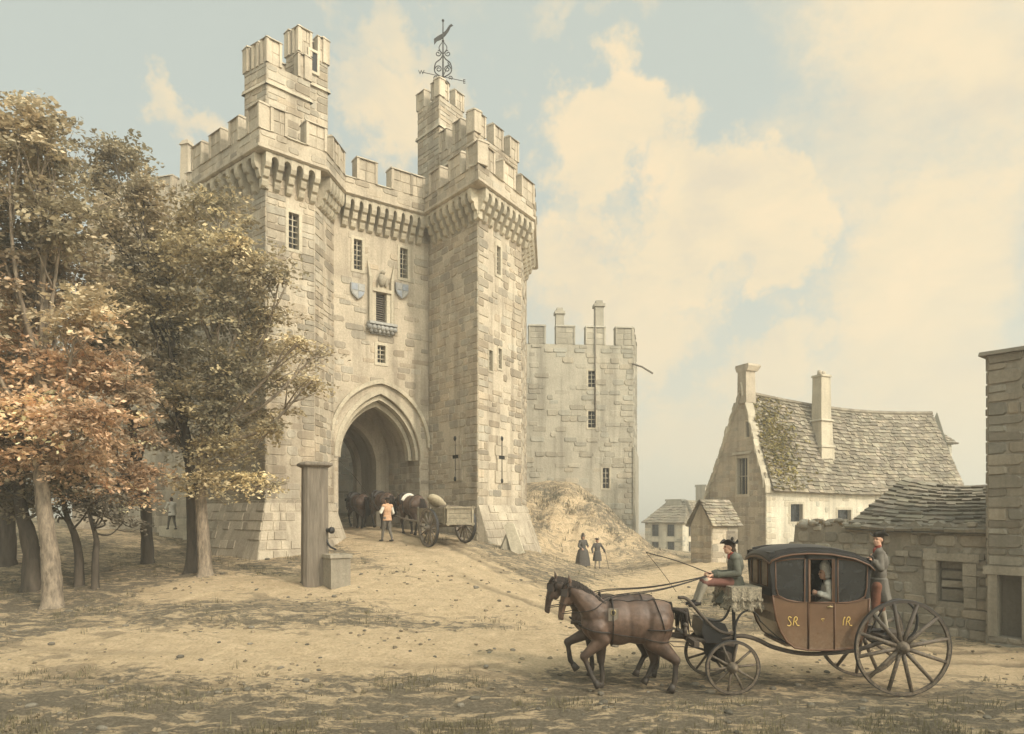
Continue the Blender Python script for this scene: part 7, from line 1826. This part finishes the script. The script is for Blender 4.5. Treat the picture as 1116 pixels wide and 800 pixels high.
def build_team():
    cx = lambda px, D: wx(px, D)
    Dn, Df = 12.62, 13.48; S_ = 336.0
    xn = wx(684.3, Dn)
    near, bv, P1 = make_horse('near bay coach horse with its left foreleg lifted, on the viewer side of the pole', POSE_A, 'bay', (xn, Dn, gz(xn, Dn)), math.pi, 'pair of coach horses', 'coach')
    far, bv2, P2 = make_horse('far bay coach horse, its head and raised foreleg showing ahead of the near one', POSE_B, 'dark_bay', (xn-.10, Df, gz(xn, Df)), math.pi, 'pair of coach horses', 'coach', head=(.10, 0, -.01))
    # reins: from the coachman's hands through the saddle to the bit
    for t, P in ((near, P1), (far, P2)):
        o = t.location; loc = lambda v: Vector((o.x-v.x, o.y-v.y, o.z+v.z)); inv = lambda w: Vector((o.x-w.x, o.y-w.y, w.z-o.z))
        for s, hx in ((1, -.10), (-1, .08)):
            hand_ = inv(K(775, 627, DC+hx)); r = MB()
            r.tube(bez([hand_, hand_.lerp(Vector((.30, s*.12, 1.66)), .5)-Vector((0, 0, .06)), Vector((.30, s*.12, 1.66)), Vector((.66, s*.25, 1.46)), P+Vector((.14, s*.075, -.47))], 30), .009, 6)
            ob = bpy.data.objects.new('rein', r.mesh('rein', M['leather'])); COL.objects.link(ob); ob.parent = t
build_team()

# ------------------------------------------------------------------ cart and its team going in under the arch
def build_cart():
    nin = Vector((-.586, .81, 0)).normalized(); ax = Vector((.81, .586, 0)).normalized()
    L_ = Vector((wx(467, 25.5), 25.5, 0)); C0 = L_+ax*.78; yaw = math.atan2(ax.y, ax.x)+math.pi/2   # wheel axis Y along ax
    Rw = .69
    c = thing('cart', 'two wheeled wooden cart seen from behind, rolling up to the arch', 'cart', (C0.x, C0.y, gz(C0.x, C0.y)))
    rz = math.atan2(-ax.x, ax.y)
    for s in (-1, 1):
        p = C0+ax*.78*s; z = gz(p.x, p.y); wheel(c, (p.x, p.y, z+Rw), Rw, 12, .085, 'cart_wheel', rz if s < 0 else rz+math.pi, 'iron', .1*s, .10, .05, .10, .3)
    z0 = gz(C0.x, C0.y)+Rw; z1 = z0
    q = lambda a, b, z: C0+ax*a+nin*b+Vector((0, 0, z))
    am = MB(); am.hexa([q(-.78, -.06, z0-.06), q(.78, -.06, z0-.06), q(.78, .06, z0-.06), q(-.78, .06, z0-.06), q(-.78, -.06, z0+.06), q(.78, -.06, z0+.06), q(.78, .06, z0+.06), q(-.78, .06, z0+.06)]); am.build('axle', M['cart_wheel'], c)
    bm_ = MB(); zf = z0+.10; zt = z0+.62; bl, fl = -.85, 1.25
    def pbox(mb, a0, a1, b0, b1, za, zb, tint=1.0, slope=0): mb.hexa([q(a0, b0, za), q(a1, b0, za), q(a1, b1, za), q(a0, b1, za), q(a0, b0, zb), q(a1, b0, zb), q(a1, b1, zb), q(a0, b1, zb)], 0, tint)
    pbox(bm_, -.55, .55, bl, fl, zf, zf+.05)
    for a in (-.55, .51):
        for k in range(3): pbox(bm_, a, a+.04, bl, fl, zf+.06+.165*k, zf+.06+.165*k+.155, RS.uniform(.8, 1.1))
        for b in (bl+.05, .2, fl-.1): pbox(bm_, a-.045 if a < 0 else a+.04, a if a < 0 else a+.085, b, b+.07, zf-.06, zt+.06)
    bm_.build('body', M['cart_wood'], c)
    tg = MB()
    for k in range(3): pbox(tg, -.55, .55, bl-.045, bl-.005, zf+.01+.17*k, zf+.01+.17*k+.16, RS.uniform(.9, 1.15))
    for a in (-.56, .47): pbox(tg, a, a+.09, bl-.085, bl-.045, zf-.1, zt+.1)
    pbox(tg, -.62, .62, bl-.09, bl-.045, zt-.0, zt+.075, 1.1); pbox(tg, -.6, .6, bl-.09, bl-.045, zf-.06, zf+.01, 1.0); tg.build('tailboard', M['cart_wood'], c)
    for a in (-.42, .42):
        sh = MB(); zg = gz(*q(a, 3.6, 0).xy)+1.05; sh.tube([q(a, -.8, z0+.06), q(a, 1.2, z0+.12), q(a*.95, 2.4, z0+.2), q(a*.8, 3.5, z0+.34)], [.05, .05, .045, .035], 8); sh.build('shaft', M['cart_wheel'], c)
    # load
    ld = MB(); rows = []; rs = np.random.RandomState(6)
    for i in range(9):
        rows.append([q(-.50+1.0*k/8, bl+.03+(fl-bl-.06)*i/8, zt-.12+.26*math.sin(math.pi*k/8)*math.sin(math.pi*min(1, .25+i/8*.75))+rs.normal(0, .025)) for k in range(9)])
    ld.grid([r for r in rows], 0, 1.0, True)
    tag(ld.build('soil', M['soil'], None, q(0, 0, zt)), 'dark heap of soil filling the cart body', 'soil')
    s_ = MB(); m = basis(ax+nin*.4, (0, 0, 1)) @ Matrix.Rotation(.45, 3, 'Y'); b = MB()
    b.ell(q(-.15, .55, zt+.28), (.44, .27, .20), 18, 12, m); b.ell(q(-.42, .45, zt+.40), (.12, .14, .12), 10, 8, m); b.ell(q(.14, .65, zt+.16), (.16, .2, .14), 10, 8, m)
    sk = fuse(b, .02, 4); tag(sk.build('sack', M['sack'], None, q(-.15, .55, zt)), 'pale full sack lying on top of the soil in the cart', 'sack')
    # three horses in line ahead of it
    rot = math.atan2(nin.y, nin.x); first = None
    labs = ['shaft horse with a white pad nearest the cart', 'middle cart horse walking behind the leader into the arch', 'leading cart horse with lowered head deep in the arch passage']
    line = C0+ax*.02
    for k, b in enumerate((2.75, 5.15, 7.5)):
        p = line+nin*b-ax*(.0, .12, .2)[k]; loc = (p.x, p.y, gz(p.x, p.y))
        if k == 0:
            t, bv, P = make_horse(labs[0], POSE_C, 'bay', loc, rot, 'team of three cart horses', 'cart', .97, (.10, 0, -.30), .02); first = t
        elif k == 1:
            t, bv, P = make_horse(labs[1], POSE_A, 'bay', loc, rot, 'team of three cart horses', 'cart_dark', .96, (.14, 0, -.38), .02); second = t
        else:
            t = dup(second); t.location = loc; t['label'] = labs[2]; t.scale = (.95,)*3
    # chains between the horses
    # carter with a long whip
    b = Vector((wx(422, 26.4), 26.4, 0)); b.z = gz(b.x, b.y); f = Vector((-.75, .66, 0)); 
    J, s, k = stand(b, 1.62, f, ((.05, .10, -.26), (.24, -.02, -.18)), ((.02, -.12, -.27), (.20, -.06, -.36)), .2)
    person('carter in an orange waistcoat and white sleeves beside the shaft horse', J, f, dict(coat='waistcoat', sleeve='white_cloth', breeches='coat_grey', stocking='coat_grey', shoe='shoe', hair='hair'), s, .008, hat='round', hair='short', skirt=[(k(0, 0, .95), .14, .18), (k(0, 0, .82), .16, .2)], curl=1.4)
    h = J['wL']+f*.06; e = pw(371, 503, h.y+.8); w = MB(); w.tube(bez([h-(e-h).normalized()*.15, h, h.lerp(e, .6)+Vector((0, 0, .10)), e], 18), [.018-.012*i/18 for i in range(19)], 6)
    t = thing('whip', 'long whip stock held up by the carter beside the cart horses', 'whip', h); w.build('stock', M['rope'], t)
    l = MB(); l.tube(bez([e, e+Vector((-.3, 0, .05)), e+Vector((-.55, .1, -.1))], 10), .006, 5); l.build('lash', M['rope'], t)
build_cart()

def build_walkers():
    D = 35.5; b = Vector((wx(651, D), D, 0)); b.z = gz(b.x, b.y); f = Vector((.35, -1, 0))
    sc = lambda pxh: pxh
    J, s, k = stand(b, 1.50, f, ((.0, .18, -.22), (.10, .26, -.46)), ((-.02, -.14, -.26), (.06, -.12, -.48)), .1)
    person('man in a long dark coat and hat leaning on a walking stick beside the lady', J, f, dict(coat='gown', breeches='stocking', stocking='stocking', shoe='shoe', hair='hair'), s, .009, hat='tricorn', hair='short', skirt=[(k(0, 0, 1.0), .145, .19), (k(0, 0, .75), .19, .24), (k(0, 0, .45), .22, .28)])
    w = J['wL']+f*.06*s; st = MB(); tip = Vector((w.x+.16, w.y-.1, gz(w.x+.16, w.y-.1)-.02)); st.tube([w+(w-tip).normalized()*.12, tip], [.016, .012], 6); st.ell(w+(w-tip).normalized()*.13, .022, 8, 6); 
    solo(st, 'walking_stick', M['timber'], w, 'straight walking stick in the hand of the man by the mound', 'walking stick')
    b2 = Vector((wx(635.5, D), D+.05, 0)); b2.z = gz(b2.x, b2.y); f2 = Vector((.5, -.9, 0))
    J, s, k = stand(b2, 1.58, f2, ((.02, .12, -.25), (.20, .02, -.30)), ((.0, -.10, -.27), (.18, .0, -.40)), .03)
    person('lady in a wide dark gown and feathered hat walking below the mound', J, f2, dict(coat='gown', shoe='shoe', hair='hair', hat='coat_grey'), s, .009, hat='round', hair='high', gown=True, skirt=[(k(0, 0, 1.05), .12, .15), (k(0, 0, .9), .24, .29), (k(0, 0, .5), .34, .38), (k(0, 0, .06), .40, .44)])
    D = 31.6; b3 = Vector((wx(187.5, D), D, 0)); b3.z = gz(b3.x, b3.y)+.42; f3 = Vector((-.8, .5, 0))
    J, s, k = stand(b3, 1.42, f3, ((.1, .05, -.24), (.28, .0, -.22)), ((.06, -.06, -.26), (.22, .0, -.36)), .22, .12)
    person('small figure in a pale coat climbing the steps under the trees', J, f3, dict(coat='white_cloth', breeches='coat_grey', stocking='coat_grey', shoe='shoe', hair='hair'), s, .010, hat=None, hair='short', skirt=[(k(0, 0, .95), .14, .18), (k(0, 0, .75), .17, .21)])
build_walkers()
bpy.context.view_layer.update()
